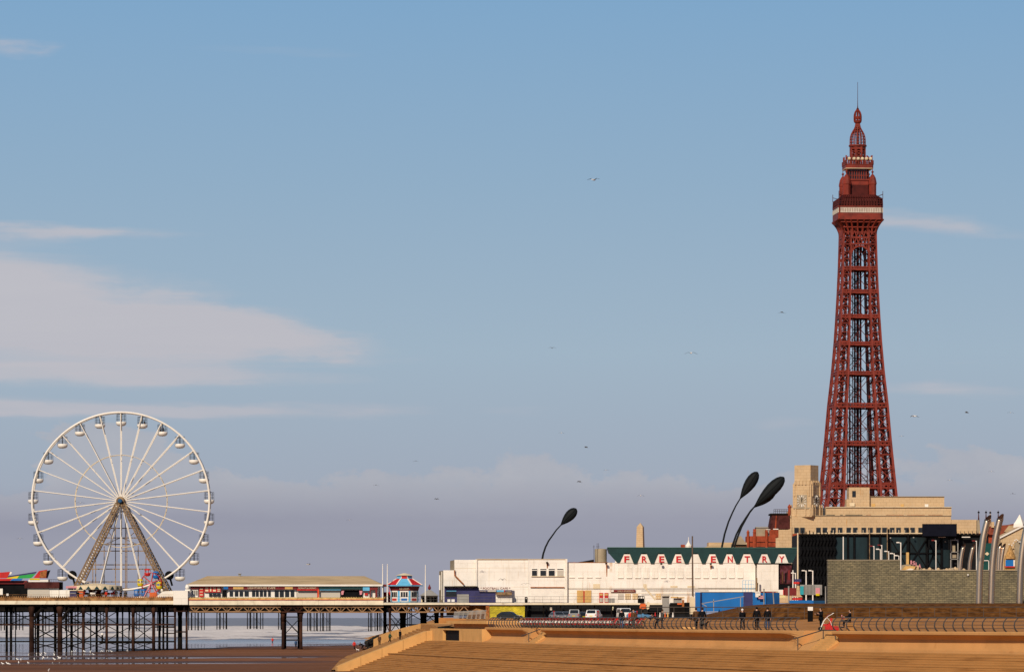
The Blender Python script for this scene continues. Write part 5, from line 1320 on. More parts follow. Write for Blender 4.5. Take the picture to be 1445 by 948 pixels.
# lower roofs further left
LY = 1100.0
t = thing('terrace_building', 'low cream-gabled building with brown pitched roofs left of the red brick building', 'building', (X(1035,LY),LY,8))
box_part('wall', MT['stone'], t, LY, (1000,1054,765,850), dep=10)
b = MB(); b.pprism([(994,772),(1004,768.4),(1012,765),(1022,766),(1032,766.4),(1032,772)], LY-.5, 8); b.build('roof', MT['roof'], t)
b = MB(); b.pprism([(1033,768),(1045.4,755.6),(1054,768)], LY-1, 8); b.build('gable', MT['stone_dull'], t); box_part('window', MT['darkiron'], t, LY-.2, (1039,1053,767.4,770), dep=.3)
# war memorial obelisk and a small turret further up the coast
OY = 1750.0
t = thing('obelisk', 'pale stone obelisk rising behind the green parapet', 'monument', (X(903.4,OY),OY,8))
b = MB(); ok = OY/F; c = (X(903.6,OY),OY,0); b.lathe([(7.4*ok,8),(7.2*ok,Z(775,OY)),(6.0*ok,Z(743,OY)),(.1,Z(737.6,OY))], c, 4, R(30)); b.build('shaft', MT['stone'], t)
t = thing('turret', 'small white pointed turret with a red chimney just right of the obelisk', 'turret', (X(972,1500),1500,8)); tY = 1500.0; tk = tY/F
b = MB(); b.lathe([(4.4*tk,8),(4.4*tk,Z(771,tY)),(4.6*tk,Z(769.5,tY)),(2.8*tk,Z(767,tY)),(1.4*tk,Z(765,tY)),(.5*tk,Z(762,tY)),(.1,Z(757.5,tY))], (X(971.6,tY),tY,0), 8); b.build('spire', MT['white'], t); box_part('chimney', MT['redbrick'], t, tY, (961,966.6,768,800), dep=3)

# ---------------------------------------------------------------- dark glass hall and things on its right
DY = 960.0
dg = thing('glass_hall', 'dark glass amusement hall with a diamond patterned black end, behind the block wall', 'building', (X(1250,DY),DY,8))
def dg_(name, m, Y, *bx, dep=.3): return box_part(name, m, dg, Y, *bx, dep=dep)
dg_('wall', MT['darkclad'], DY+1, (1128,1395,753.5,850), dep=26)
for i in range(11):
    a0 = 1130.5+i*4.7; b = MB(); n = 12
    for k in range(n):
        y0, y1 = 756+k*7, 756+(k+1)*7; s = 1 if k%2 else -1
        b.bar(W(a0+s*1.3,y0,DY+.5-.15*s), W(a0-s*1.3,y1,DY+.5+.15*s), .32, .5)
    b.build('fin', MT['black'], dg)
    dg_('glazing', MT['tealglass'], DY+.95, (a0+1.6,a0+3.2,757,838), dep=.1)
for i in range(10): dg_('post', MT['black'], DY+.2, (1132+i*5,1133.2+i*5,748+2*(i%2),757), dep=.4)
for a,c in ((1181,1195),(1197,1204),(1206,1224),(1227,1240),(1243,1252),(1258,1279),(1285,1306),(1311,1327),(1330,1340)):
    dg_('glazing', MT['tealglass'], DY+.9, (a,c,757,800), dep=.15)
for a in (1195.5,1204.6,1225,1241,1253,1280.5,1307.5,1328): dg_('mullion', MT['black'], DY+.5, (a,a+2.2,746 if a in (1253,1280.5) else 752,830), dep=.6)
b = MB()
for a,c in ((1258,1279),(1283,1306),(1309,1327)): b.bar(W(a,762,DY+.7), W(c,798,DY+.7), .35, .2); b.bar(W(c,762,DY+.7), W(a,798,DY+.7), .35, .2); b.bar(W(a,780,DY+.7), W(c,780,DY+.7), .4, .2)
b.build('cross_brace', MT['black'], dg)
dg_('roof_rail', MT['cream'], DY+.3, (1140,1304,751.4,752.6), dep=.2)
for i in range(20): dg_('rail_post', MT['cream'], DY+.35, (1142+i*8.4,1142.7+i*8.4,747.4,752), dep=.1)
dg_('rim', MT['darkiron'], DY+.4, (1128,1396,753,755.4), dep=.4)
for a in (1226.6,1251.6): dg_('mast', MT['tan'], DY-.5, (a,a+.9,744,800), dep=.15)
dg_('stair_frame', MT['grey'], DY-1, (1341,1342.4,762,804), (1351,1352.4,762,804), (1341,1352.4,761,762.4), (1341,1352.4,778,779), (1341,1352.4,788,789), dep=.3)
dg_('stair_back', MT['stone_dull'], DY-.3, (1344,1348,768,778), (1343.6,1349.6,781,787), dep=.2)
dg_('sign_board', MT['cloth_white'], DY-.3, (1324,1334.4,756,758), dep=.2); dg_('sign_board', MT['orange'], DY-.3, (1326,1333,754,755.2), dep=.2); dg_('canopy', MT['white'], DY-.6, (1357.5,1369,756.8,758), dep=.8)
for px,py in ((1256.6,758.6),(1289.2,758),(1334,764),(1348,760)): dg_('floodlight', MT['grey'], DY-.4, (px-.9,px+.9,py-.8,py+.8), dep=.4)
t = thing('billboard', 'blank dark navy billboard standing on the roof edge of the glass hall', 'billboard', (X(1325,DY-3),DY-3,20))
box_part('panel', M('billboard_navy', (.006,.007,.014), .7, spec=.05), t, DY-3, (1302.4,1349.6,739.4,756), dep=.6); box_part('frame', MT['black'], t, DY-2.6, (1301.8,1350.2,738.8,757), dep=.8); box_part('support', MT['black'], t, DY-2, (1310,1312,756,775), (1338,1340,756,775), dep=.5)
t = thing('fairground_facade', 'jumble of rocky mock-stone scenery with a curved ISLA sign above the block wall', 'scenery', (X(1300,900),900,8)); IY = 900.0
b = MB(); b.pprism([(1271,803),(1273,797),(1281,795.6),(1293,797.5),(1302,803),(1302,808),(1271,808)], IY, 2); b.build('arch_sign', MT['stone_dull'], t)
for i,(ch,px,py,rz) in enumerate((('I',1285.6,795.6,0),('S',1289.4,796.6,0),('L',1293.4,798.4,0),('A',1297.6,800.8,0))): text('letter', ch, MT['cloth_pink'], t, X(px,IY), IY-.3, Z(py,IY), 1.0, width=(3.6 if ch!='I' else 2)*IY/F, depth=.06, bold=.03)
box_part('pillar', MT['timber'], t, IY+.5, (1279,1282.6,779,800), dep=1); box_part('pillar', MT['stone'], t, IY-.5, (1294,1296.4,797.4,806), dep=.5)
b = MB(); b.pprism([(1272,804),(1278,798),(1292,798.6),(1290,804)], IY-.4, .3); b.build('sign_picture', MT['timber'], t); b = MB(); b.pprism([(1276,804.4),(1284,801.6),(1290,802.4),(1286,804.4)], IY-.5,.3); b.build('sign_picture', MT['white'], t)
for i in range(16):
    px = 1300+i*4.0; h = 3+4*rnd.random(); b = MB(); c = W(px,806,IY+1+rnd.random())
    b.lathe([(.5,-.3),(.42+.2*rnd.random(),.25*h*.13+.1),(.3,h*.13*.8),(.05,h*.13)], c, 6); b.build('boulder', (MT['stone'],MT['roof'],MT['stone_dull'])[i%3], t)
# right-hand roofs, spires, tent, hut
HYY = 1150.0
t = thing('terrace_building', 'row of red tiled roofs and chimneys at the right edge behind the steel columns', 'building', (X(1420,HYY),HYY,8))
box_part('wall', MT['redbrick'], t, HYY, (1384,1520,752,850), dep=10); b = MB(); b.pprism([(1394,754),(1398,742),(1424,740),(1431,738.4),(1445,738.4),(1520,740),(1520,754)], HYY-1, 9); b.build('roof', MT['tile'], t)
b = MB(); b.pprism([(1417,750),(1424,741),(1447,741),(1450,750)], HYY-2, 5); b.build('roof', MT['roof'], t); box_part('chimney', MT['stone'], t, HYY-1.5, (1399,1403,736,744), dep=2)
for i,(px,y0) in enumerate(((1381,719.6),(1391.4,719.6),(1397.4,720),(1408.6,719.6))):
    q = thing('church_spire', ('thin dark pinnacle standing at the right end of the cream store roof','dark pinnacle just left of the tallest steel columns','pale thin pinnacle close beside the dark one between the steel columns','dark pinnacle right of the two tallest steel columns')[i], 'spire', (X(px,1300),1300,8), group='pinnacles on the skyline')
    b = MB(); k_ = 1300/F; b.lathe([(1.5*k_,8),(1.5*k_,Z(735,1300)),(1.0*k_,Z(732,1300)),(.2*k_,Z(y0,1300))], (X(px,1300),1300,0), 6); b.build('spire', MT['mansard'] if i != 2 else MT['stone'], q); b = MB(); b.lathe([(.3,0),(.3,.3),(.05,.5)], (X(px,1300),1300,Z(y0+4,1300)), 6); b.build('finial', MT['darkiron'], q)
t = thing('tent', 'white pyramid tent roof at the right edge behind the red roofs', 'tent', (X(1438,1120),1120,8)); b = MB(); b.lathe([(10*1120/F,Z(744,1120)),(9.4*1120/F,Z(739,1120)),(5*1120/F,Z(733,1120)),(.1,Z(726,1120))], (X(1439,1120),1120,0), 4, R(20)); b.build('roof', MT['white'], t); box_part('pole', MT['grey'], t, 1120, (1438.6,1439.6,742,800), dep=.3)
t = thing('gabled_building', 'cream gabled building with fairy lights at the right edge behind the block wall', 'building', (X(1440,1000),1000,8)); b = MB(); b.pprism([(1412,830),(1412,757),(1442,742),(1500,742),(1500,830)], 1000, 12); b.build('wall', MT['stone'], t)
b = MB(); b.pprism([(1411,757.4),(1442,741.6),(1500,741.6),(1500,743),(1443,743.4),(1411,759.6)], 999.6, .4); b.build('roof_edge', MT['white'], t); b = MB(); b.pprism([(1432,766),(1445,757),(1470,757),(1470,806),(1432,806)], 999.3, .5); b.build('inner_gable', MT['stone_dull'], t)
for i in range(12):
    b = MB(); b.lathe([(.02,-.2),(.18,0),(.02,.2)], W(1424+i*2.0,768-.8*i+3*math.sin(i),998.9), 6); b.build('lamp', MT['white'], t)
t = thing('thatched_hut', 'small conical thatched hut with a blue sign between the right steel columns', 'hut', (X(1425,930),930,8)); b = MB(); hk = 930/F; b.lathe([(8.2*hk,Z(788,930)),(7.6*hk,Z(785,930)),(3.4*hk,Z(775,930)),(.1,Z(768,930))], (X(1425.4,930),930,0), 14); b.build('roof', MT['thatch'], t)
box_part('wall', MT['timber'], t, 929.6, (1418,1432.6,788,806), dep=1.6); box_part('sign', MT['blue'], t, 929, (1419,1430,789.6,798.4), dep=.15); box_part('sign_edge', MT['red'], t, 929.05, (1417.6,1432,798.4,800), dep=.2); box_part('sign_edge', MT['white'], t, 929.05, (1430,1432,789.6,798.4), dep=.15)
t = thing('ticket_booth', 'teal panelled booth with a pale diamond between the two tallest steel columns', 'booth', (X(1393,940),940,8)); box_part('wall', M('teal_booth', (.008,.06,.055), .6), t, 940, (1386,1402,766,806), dep=2); b = MB(); b.pprism([(1389.6,781),(1393,778.4),(1396,781),(1393,783.6)], 939.9,.08); b.build('emblem', MT['cream'], t); box_part('frame', MT['white'], t, 939.8, (1386,1395.6,790,791), (1386,1386.8,790,806), (1394.8,1395.6,790,806), dep=.15)
# ---------------------------------------------------------------- block wall and steel columns
BWY = 483.0
t = thing('block_wall', 'long grey-brown block wall stepping down to the right behind the scrub bank', 'wall', (X(1300,BWY),BWY,7))
b = MB(); b.box(X(1168,BWY), X(1270,BWY), BWY, BWY+1.2, 6.8, Z(790.6,BWY)); b.box(X(1270,BWY)+.01, X(1780,BWY), BWY+.005, BWY+1.2, 6.8, Z(805,BWY)); b.build('wall', MT['stonewall'], t)
b = MB(); b.box(X(1167.6,BWY), X(1270.4,BWY), BWY-.06, BWY+1.26, Z(790.5,BWY), Z(789.3,BWY)); b.box(X(1270.5,BWY), X(1780,BWY), BWY-.06, BWY+1.26, Z(804.9,BWY), Z(803.7,BWY)); b.build('coping', MT['stone_dull'], t)
b = MB(); b.lathe([(.02,-.12),(.12,0),(.02,.12)], W(1366,811,BWY-.1), 6); b.build('wall_lamp', MT['white'], t)
def steel_col(pts, w, Y, label, cut):
    P = [W(a,c,Y) for a,c in pts]; k = Y/F; t = thing('steel_column', label, 'column', (P[0].x,Y,P[0].z), group='curved steel columns')
    # resample smoothly
    S = []
    for i in range(len(P)-1):
        p0 = P[max(i-1,0)]; p1 = P[i]; p2 = P[i+1]; p3 = P[min(i+2,len(P)-1)]
        for j in range(5):
            u = j/5; S.append(.5*((2*p1)+(p2-p0)*u+(2*p0-5*p1+4*p2-p3)*u*u+(3*p1-p0-3*p2+p3)*u**3))
    S.append(P[-1]); r = w*k/2; n = 20; b = MB(); b.tube(S, r, n)
    b.f = b.f[:-1]                                 # open at the top
    for i in range(len(b.v)-n, len(b.v)):          # slanting cut
        d = (b.v[i]-S[-1]); b.v[i].z += d.x*cut + d.y*.7
    ring = b.v[-n:]; c = S[-1]
    inner = [c + (v-c)*.90 for v in ring]; deep = [v - (S[-1]-S[-2]).normalized()*r*3 for v in inner]
    b.build('tube', MT['stainless'], t, smooth=True)
    m = MB(); m.loft([ring, inner, deep], close=True); m.f.append(tuple(range(2*n,3*n))); m.build('mouth', MT['iron'], t)
steel_col([(1381.4,853),(1381.8,835),(1383,800),(1386.4,768),(1390,748),(1394.5,731)], 9.4, 471, 'tall curved steel column, left of the two standing together before the block wall', 1.1)
steel_col([(1398.6,853),(1399,835),(1400.4,800),(1404,766),(1407.8,746),(1412,729.5)], 9.4, 471, 'tall curved steel column, right of the two standing together before the block wall', 1.1)
steel_col([(1438.6,853),(1439,835),(1440.6,800),(1444.2,768),(1448,748),(1453,731)], 9.4, 471, 'tall curved steel column cut by the right edge of the photo', 1.1)
for pts, lb in (([(1354.6,840),(1354.9,803),(1356.6,785),(1359.8,769)],'short curved steel column leftmost behind the block wall'),([(1367.4,840),(1367.8,803),(1370,785),(1373.8,769)],'short curved steel column second from left behind the block wall'),
                ([(1409,840),(1409.2,803),(1410,785),(1411.4,768)],'short dark curved steel column half hidden by its neighbour, right of the tall pair'),([(1412,840),(1412.4,803),(1414,785),(1416.8,769)],'short curved steel column leaning right beside the thatched hut')):
    steel_col(pts, 5.2, 850, lb, 1.1)

# ---------------------------------------------------------------- black swaying lamp sculptures
def spoon(stem, neck, tip, wpx, label, Y=925.0):
    k = Y/F; t = thing('lamp_sculpture', label, 'sculpture', (X(stem[-1][0],Y),Y,8), group='black swaying sculptures')
    pts = [W(a,c,Y) for a,c in [neck]+stem]; b = MB(); n = len(pts)
    b.tube(pts, [.12+.11*i/(n-1) for i in range(n)], 8); b.build('stem', MT['dune'], t, smooth=True)
    p, q = W(*neck,Y), W(*tip,Y); ax = (q-p); Ln = ax.length; ax.normalize(); side = ax.cross(Vector((0,1,0))).normalized(); dp = Vector((0,1,0))
    prof = [(0,.05),(.06,.14),(.16,.36),(.3,.66),(.45,.88),(.6,1.0),(.74,.97),(.86,.8),(.95,.5),(1.0,.08)]; rows = []; hw_ = wpx*k/2
    for u, w in prof:
        c = p + ax*(u*Ln); bend = side*(-.0*math.sin(u*3))
        rows.append([c + bend + side*(hw_*w*math.cos(2*math.pi*j/16)) + dp*(hw_*.62*w*math.sin(2*math.pi*j/16)) for j in range(16)])
    b = MB(); b.loft(rows, close=True); b.f += [tuple(range(16)), tuple(range(len(rows)*16-16, len(rows)*16))]; b.build('head', MT['dune'], t, smooth=True)
    b = MB()   # ribs of the wire basket
    for j in range(0,16,2): b.tube([r[j] + (r[j]-(p+ax*(prof[i][0]*Ln)))*.01 for i, r in enumerate(rows)], .045, 4)
    b.build('rib', MT['black'], t)
spoon([(785,747.5),(780.4,754),(774,763),(769.6,772),(766.6,781),(764.6,792),(763,812),(762.6,868)], (791,741), (813.2,717.6), 13.6, 'black spoon-shaped sculpture standing alone above the white hall windows')
spoon([(1038.5,713),(1033.6,723),(1028,736),(1022.6,753),(1018.8,771),(1016.5,790),(1015,868)], (1044,704), (1069,665.8), 15.4, 'left black spoon-shaped sculpture of the cluster above the green parapet')
spoon([(1059,720.5),(1052.6,730),(1045,742),(1039,754),(1033,771),(1029.6,790),(1028,868)], (1064,715), (1106.4,673.2), 17.5, 'largest black spoon-shaped sculpture, rightmost above the green parapet')
spoon([(1058,723),(1053,731.5),(1046.6,743),(1041,757),(1036,772),(1033,790),(1031,868)], (1063.6,716), (1094,690.5), 14.5, 'black spoon-shaped sculpture tucked below the largest one', 928)

# ---------------------------------------------------------------- promenade railings
def railing(a, c, s0, zb, zt_, step, label, straightY=None):
    mid_ = path((a+c)/2, s0, zb); t = thing('railing', label, 'railing', tuple(mid_)); pxs = walk(a, c, step)
    for px in pxs:
        def P(s, z): return path(px, s0+s, z)
        b = MB(); h = zt_-zb
        b.tube([P(-.02,zb), P(.16,zb+.18*h), P(.24,zb+.42*h), P(.19,zb+.68*h), P(.04,zb+.88*h), P(-.12,zb+h)], [.06,.058,.052,.046,.04,.036], 5)
        b.build('baluster', MT['steel'], t)
    for u, s, r, nm in ((1.0,-.12,.05,'top_rail'),(.72,.17,.02,'wire'),(.48,.22,.02,'wire'),(.24,.19,.02,'wire')):
        b = MB(); b.tube([path(px, s0+s, zb+u*(zt_-zb)) for px in pxs], r, 5); b.build(nm, MT['steel'], t)
railing(694, 1137, .12, PZ, E, 1.6, 'steel railing with curved posts along the long wave wall')
railing(1181, 1530, .12, PZ, E, 1.55, 'steel railing with curved posts on the right wave wall')
t = thing('railing', 'plain steel railing along the foot of the scrub bank', 'railing', (X(1200,438),438,8))
b = MB(); b.tube([(X(905,438),438,8.98),(X(1600,438),438,8.98)], .04, 5); b.build('top_rail', MT['steel'], t)
b = MB(); b.tube([(X(905,438),438,8.5),(X(1600,438),438,8.5)], .015, 5); b.build('wire', MT['steel'], t)
for i in range(31):
    px = 905+i*23; b = MB(); b.bar((X(px,438),438,7.9), (X(px,438),438,8.98), .035); b.build('post', MT['steel'], t)

# ---------------------------------------------------------------- people
def skin_mesh(verts, edges, radii, sub=1):
    me = bpy.data.meshes.new('sk'); me.from_pydata([tuple(v) for v in verts], edges, [])
    o = bpy.data.objects.new('sk', me); col.objects.link(o)
    o.modifiers.new('s','SKIN'); me.skin_vertices[0].data[0].use_root = True
    for i, r in enumerate(radii): me.skin_vertices[0].data[i].radius = r if isinstance(r, tuple) else (r, r)
    sb = o.modifiers.new('u','SUBSURF'); sb.levels = sub; sb.render_levels = sub
    bpy.context.view_layer.update()
    m2 = bpy.data.meshes.new_from_object(o.evaluated_get(bpy.context.evaluated_depsgraph_get()))
    vs = [v.co.copy() for v in m2.vertices]; fs = [tuple(p.vertices) for p in m2.polygons]
    bpy.data.objects.remove(o); bpy.data.meshes.remove(me); bpy.data.meshes.remove(m2)
    b = MB(); b.add(vs, fs); return b
POSES = dict(
 walk=dict(hl=22,kl=-6,hr=-20,kr=-14,lean=3,al=-22,el=18,ar=22,er=22),
 stroll=dict(hl=-12,kl=-10,hr=13,kr=-4,lean=2,al=12,el=25,ar=-12,er=20),
 stand=dict(hl=3,kl=-2,hr=-3,kr=-2,lean=1,al=6,el=14,ar=2,er=12),
 pockets=dict(hl=4,kl=-3,hr=-2,kr=-2,lean=0,al=-4,el=48,ar=-2,er=46),
 fold=dict(hl=3,kl=-2,hr=-3,kr=-2,lean=2,al=22,el=95,ar=20,er=92),
 stoop=dict(hl=38,kl=-40,hr=16,kr=-48,lean=62,al=64,el=8,ar=52,er=12),
 sit=dict(hl=86,kl=-84,hr=82,kr=-74,lean=-8,al=38,el=48,ar=34,er=52))
def joints(p):
    J = {}; la = R(p['lean']); up = Vector((0, math.sin(la), math.cos(la)))
    J['pel'] = Vector((0,0,0)); J['spine'] = up*.22; J['chest'] = up*.42; J['neck'] = up*.54
    J['hb'] = J['neck'] + up*.07 + Vector((0,.015,0)); J['hm'] = J['hb'] + Vector((0,.03,.09)); J['ht'] = J['hb'] + Vector((0,.01,.185))
    for s, sx in (('l',-1),('r',1)):
        h = R(p['h'+s]); k = h + R(p['k'+s]); J['hip'+s] = Vector((sx*.095,0,-.05)); d1 = Vector((0,math.sin(h),-math.cos(h))); d2 = Vector((sx*.01,math.sin(k),-math.cos(k)))
        J['kn'+s] = J['hip'+s] + d1*.42; J['an'+s] = J['kn'+s] + d2*.40; J['toe'+s] = J['an'+s] + Vector((0,.16,-.035))
        a = R(p['a'+s]); e = a + R(p['e'+s]); J['sh'+s] = J['chest'] + up*.05 + Vector((sx*.185,0,0)); J['elb'+s] = J['sh'+s] + Vector((sx*.05,math.sin(a)*.28,-math.cos(a)*.28)); fd = Vector((-sx*.02,math.sin(e),-math.cos(e)))
        J['wr'+s] = J['elb'+s] + fd*.25; J['ha'+s] = J['wr'+s] + fd*.085; J['fd'+s] = fd
    dz = -min(J['anl'].z, J['anr'].z) + .075
    for k in list(J):
        if not k.startswith('fd'): J[k] = J[k] + Vector((0,0,dz))
    return J
CACHE = {}
def body_parts(pose, coat_len):
    key = (pose, coat_len)
    if key in CACHE: return CACHE[key]
    J = joints(POSES[pose]); out = {}
    names = ['pel','spine','chest','neck','hb','hm','ht','hipl','knl','anl','toel','hipr','knr','anr','toer','shl','elbl','wrl','hal','shr','elbr','wrr','har']
    rad = dict(pel=.12,spine=.115,chest=.125,neck=.055,hb=.06,hm=(.085,.098),ht=.065,hip=.085,kn=.058,an=.04,toe=.035,sh=.06,elb=.042,wr=.03,ha=.034)
    idx = {n:i for i,n in enumerate(names)}; E_ = [('pel','spine'),('spine','chest'),('chest','neck'),('neck','hb'),('hb','hm'),('hm','ht')]
    for s in 'lr': E_ += [('pel','hip'+s),('hip'+s,'kn'+s),('kn'+s,'an'+s),('an'+s,'toe'+s),('chest','sh'+s),('sh'+s,'elb'+s),('elb'+s,'wr'+s),('wr'+s,'ha'+s)]
    rr = [rad.get(n) or rad[n[:-1]] for n in names]
    b = skin_mesh([J[n] for n in names], [(idx[a],idx[c]) for a,c in E_], rr)
    hm = J['hm']      # nose, ears, and five fingers on each hand
    b.tube([hm+Vector((0,.085,.02)), hm+Vector((0,.118,-.012)), hm+Vector((0,.09,-.02))], [.01,.016,.012], 5)
    for sx in (-1,1): b.lathe([(.004,-.03),(.016,-.01),(.016,.015),(.004,.03)], hm+Vector((sx*.088,-.005,0)), 6)
    for s, sx in (('l',-1),('r',1)):
        fd = J['fd'+s].normalized(); h = J['ha'+s]; inn = Vector((-sx,0,0)); ac = fd.cross(inn).normalized()
        for i, L_ in enumerate((.062,.072,.067,.052)):
            o = h + ac*((i-1.5)*.019) + fd*.01; b.tube([o, o+fd*L_*.6, o+fd*L_*.9+inn*L_*.45], [.0095,.009,.007], 5)
        o = h - fd*.03 + ac*-.028; b.tube([o, o-ac*.025+fd*.03, o-ac*.02+fd*.06+inn*.015], [.011,.01,.008], 5)
    out['body'] = b
    # eyes and brow line on the face
    e = MB()
    for sx in (-1,1): e.lathe([(.002,-.01),(.012,0),(.002,.01)], hm+Vector((sx*.034,.088,.022)), 6)
    out['eye'] = e
    # coat
    v = [J['pel']-Vector((0,0,.0)), J['spine'], J['chest'], J['neck']-Vector((0,0,.02))]; r = [.165,.158,.165,.085]; ed = [(0,1),(1,2),(2,3)]
    kn = (J['knl']+J['knr'])/2
    if coat_len > 0: v.append(J['pel'].lerp(kn, coat_len)); r.append(.185); ed.append((0,4))
    for s in 'lr':
        i = len(v); v += [J['sh'+s], J['elb'+s], J['wr'+s]]; r += [.092,.072,.056]; ed += [(2,i),(i,i+1),(i+1,i+2)]
    out['coat'] = skin_mesh(v, ed, r)
    v = [J['pel']]; r = [.14]; ed = []
    for s in 'lr':
        i = len(v); v += [J['hip'+s], J['kn'+s], J['an'+s]]; r += [.102,.076,.062]; ed += [(0,i),(i,i+1),(i+1,i+2)]
    out['trousers'] = skin_mesh(v, ed, r)
    for s in 'lr':
        b = MB(); a = J['an'+s]; b.loft([[a+Vector((w*math.cos(q), y, -.075+max(0,math.sin(q))*h)) for q in [2*math.pi*k/8 for k in range(8)]] for y,w,h in ((-.07,.03,.08),(-.04,.045,.11),(.05,.045,.1),(.14,.042,.07),(.19,.02,.03))], close=True); b.f += [tuple(range(8)), tuple(range(32,40))]
        out['shoe'+s] = b
    hb = MB(); c = J['hm']+Vector((0,-.012,.0)); rows = []
    for z, rr_ in ((-.06,.075),(-.02,.100),(.04,.108),(.08,.095),(.11,.055),(.12,.01)):
        rows.append([c+Vector((rr_*math.cos(q)*.95, (rr_*math.sin(q)*1.1) if math.sin(q) < .25 else rr_*math.sin(q)*(.35 if z < .05 else 1.0), z)) for q in [2*math.pi*k/14 for k in range(14)]])
    hb.loft(rows, close=True); hb.f.append(tuple(range(len(hb.v)-14, len(hb.v)))); out['hair'] = hb
    out['sizes'] = J
    CACHE[key] = out; return out
def person(label, loc, rz, pose, coat, legs, head='hair', coat_len=.25, scale=1.0, group=None):
    pt = body_parts(pose, coat_len); t = thing('person', label, 'person', loc, rz, group); t.scale = (scale,)*3
    bd = pt['body'].build('body', MT['skin'], t, local=True, smooth=True)
    pt['eye'].build('eyes', MT['black'], t, local=True)
    pt['coat'].build('coat', MT[coat], t, local=True, smooth=True); pt['trousers'].build('trousers', MT[legs], t, local=True, smooth=True)
    for s in 'lr': pt['shoe'+s].build('shoe', MT['cloth_black'], t, local=True, smooth=True)
    pt['hair'].build('hat' if head not in ('hair',) else 'hair', MT[head], t, local=True, smooth=True)
    return t
def at_prom(px, s=-1.6): p = path(px, s, 0); return (p.x, p.y, promz(px, max(0,-1.28-s)) if s < -1.28 else PZ)
person('woman in a dark flared coat and white woolly hat walking away on the promenade', at_prom(1021.5), R(8), 'walk', 'cloth_black', 'cloth_black', 'cloth_white', .62, 1.02)
person('person in a black hooded jacket walking between the two others on the promenade', at_prom(1041.5), R(6), 'stroll', 'cloth_black', 'cloth_black', 'cloth_black', .18, 1.08)
person('man in a black jacket and blue jeans, rightmost of the three walking together', at_prom(1056.5), R(-4), 'stroll', 'cloth_black', 'cloth_jean', 'hair', .15, 1.06)
person('person in a brown jacket standing beside the dog walker on the promenade', at_prom(957), R(20), 'stroll', 'cloth_brown', 'cloth_black', 'hair', .2, 1.06)
person('person in black with a pale scarf walking a dark dog on the promenade', at_prom(965.4), R(-20), 'walk', 'cloth_black', 'cloth_grey', 'hair', .2, 1.08)
person('man in a black coat standing with folded arms beside the red pushchair', at_prom(1124.5,-2.0), R(120), 'fold', 'cloth_black', 'cloth_black', 'hair', .25, 1.02)
sitp = at_prom(1160.5,-2.2); ps = person('person in a dark jacket sitting and leaning back, right of the red pushchair', (sitp[0],sitp[1],sitp[2]+.25), R(85), 'sit', 'cloth_black', 'cloth_black', 'hair', 0, 1.0)
t = thing('bench', 'low concrete seat under the person sitting beside the red pushchair', 'seat', sitp); b = MB(); b.box(sitp[0]-.35,sitp[0]+.5,sitp[1]-.6,sitp[1]+.6,sitp[2]+.38,sitp[2]+.55); b.build('seat', MT['conc'], t)
for y in (-.4,.4): b = MB(); b.box(sitp[0]-.2,sitp[0]+.35,sitp[1]+y-.1,sitp[1]+y+.1,sitp[2],sitp[2]+.38); b.build('leg', MT['conc'], t)
person('small child in red held in front of the sitting person', (sitp[0]-.55,sitp[1]-.1,sitp[2]+.52), R(-90), 'sit', 'cloth_red', 'cloth_grey', 'cloth_pink', 0, .5)
for px, s, rz, pose, c, l, lb in ((853.4,-1.6,10,'stand','cloth_black','cloth_blue','person in black top and blue jeans standing at the right end of the red bicycles'),(861,-2.2,150,'pockets','cloth_brown','cloth_grey','person in a brown coat standing right of the one in blue jeans'),
        (843.4,-3.2,-60,'stoop','cloth_black','cloth_black','person in black bending over at the end of the bicycle row'),(848.6,-2.8,20,'walk','cloth_red','cloth_black','person in a red jacket behind the right end of the bicycle row'),
        (874.5,-3.6,80,'stoop','cloth_black','cloth_black','person in black crouching left of the pale planks'),(879.5,-3.6,-80,'stand','cloth_grey','cloth_black','person in grey standing beside the crouching one left of the pale planks')):
    person(lb, at_prom(px,s), R(rz), pose, MT and c, l, 'hair', .2, 1.0)
def on_sand(px, py):
    Y = 6.0*F/(py-HY)
    for _ in range(12): Y = (E - sandz(X(px,Y), Y))*F/(py-HY)
    return (X(px,Y), Y, sandz(X(px,Y), Y))
person('person in a bright red coat walking on the sand beyond the parapet', on_sand(500,915.5), R(150), 'walk', 'cloth_red', 'cloth_black', 'hair', .3, .98)
person('stooping person in dark clothes beside the red-coated walker on the sand', on_sand(512.5,916), R(80), 'stoop', 'cloth_black', 'cloth_black', 'hair', .1, 1.0)
person('tiny person in orange walking far off at the water edge', on_sand(384.5,907.5), R(170), 'walk', 'cloth_red', 'cloth_grey', 'hair', .3, .95)
person('person in dark clothes standing at the foot of the twin pier piles', on_sand(417.5,913.5), R(30), 'stand', 'cloth_blue', 'cloth_black', 'hair', .2, 1.02)
def bay(u, v):
    """a point on the second sloping bay: u along, v from top to toe"""
    i = min(3, int(u*4)); f = u*4-i; a = Vector(U[i]).lerp(Vector(U[i+1]), f); c = Vector(Lo[i]).lerp(Vector(Lo[i+1]), f); return a.lerp(c, v)
q = bay(.62,.66); person('person in a dark brown coat standing low on the second beach slope', tuple(q), R(170), 'stand', 'cloth_brown', 'cloth_black', 'hair', .3, 1.05)
q = bay(.56,.50); person('person in a green jacket climbing the second beach slope behind the parapet', tuple(q), R(-60), 'walk', 'cloth_green', 'cloth_black', 'hair', .2, 1.0)
q = bay(.5,.37); person('person all in black at the top of the trio on the second beach slope', tuple(q), R(-40), 'stand', 'cloth_black', 'cloth_black', 'hair', .3, .95)
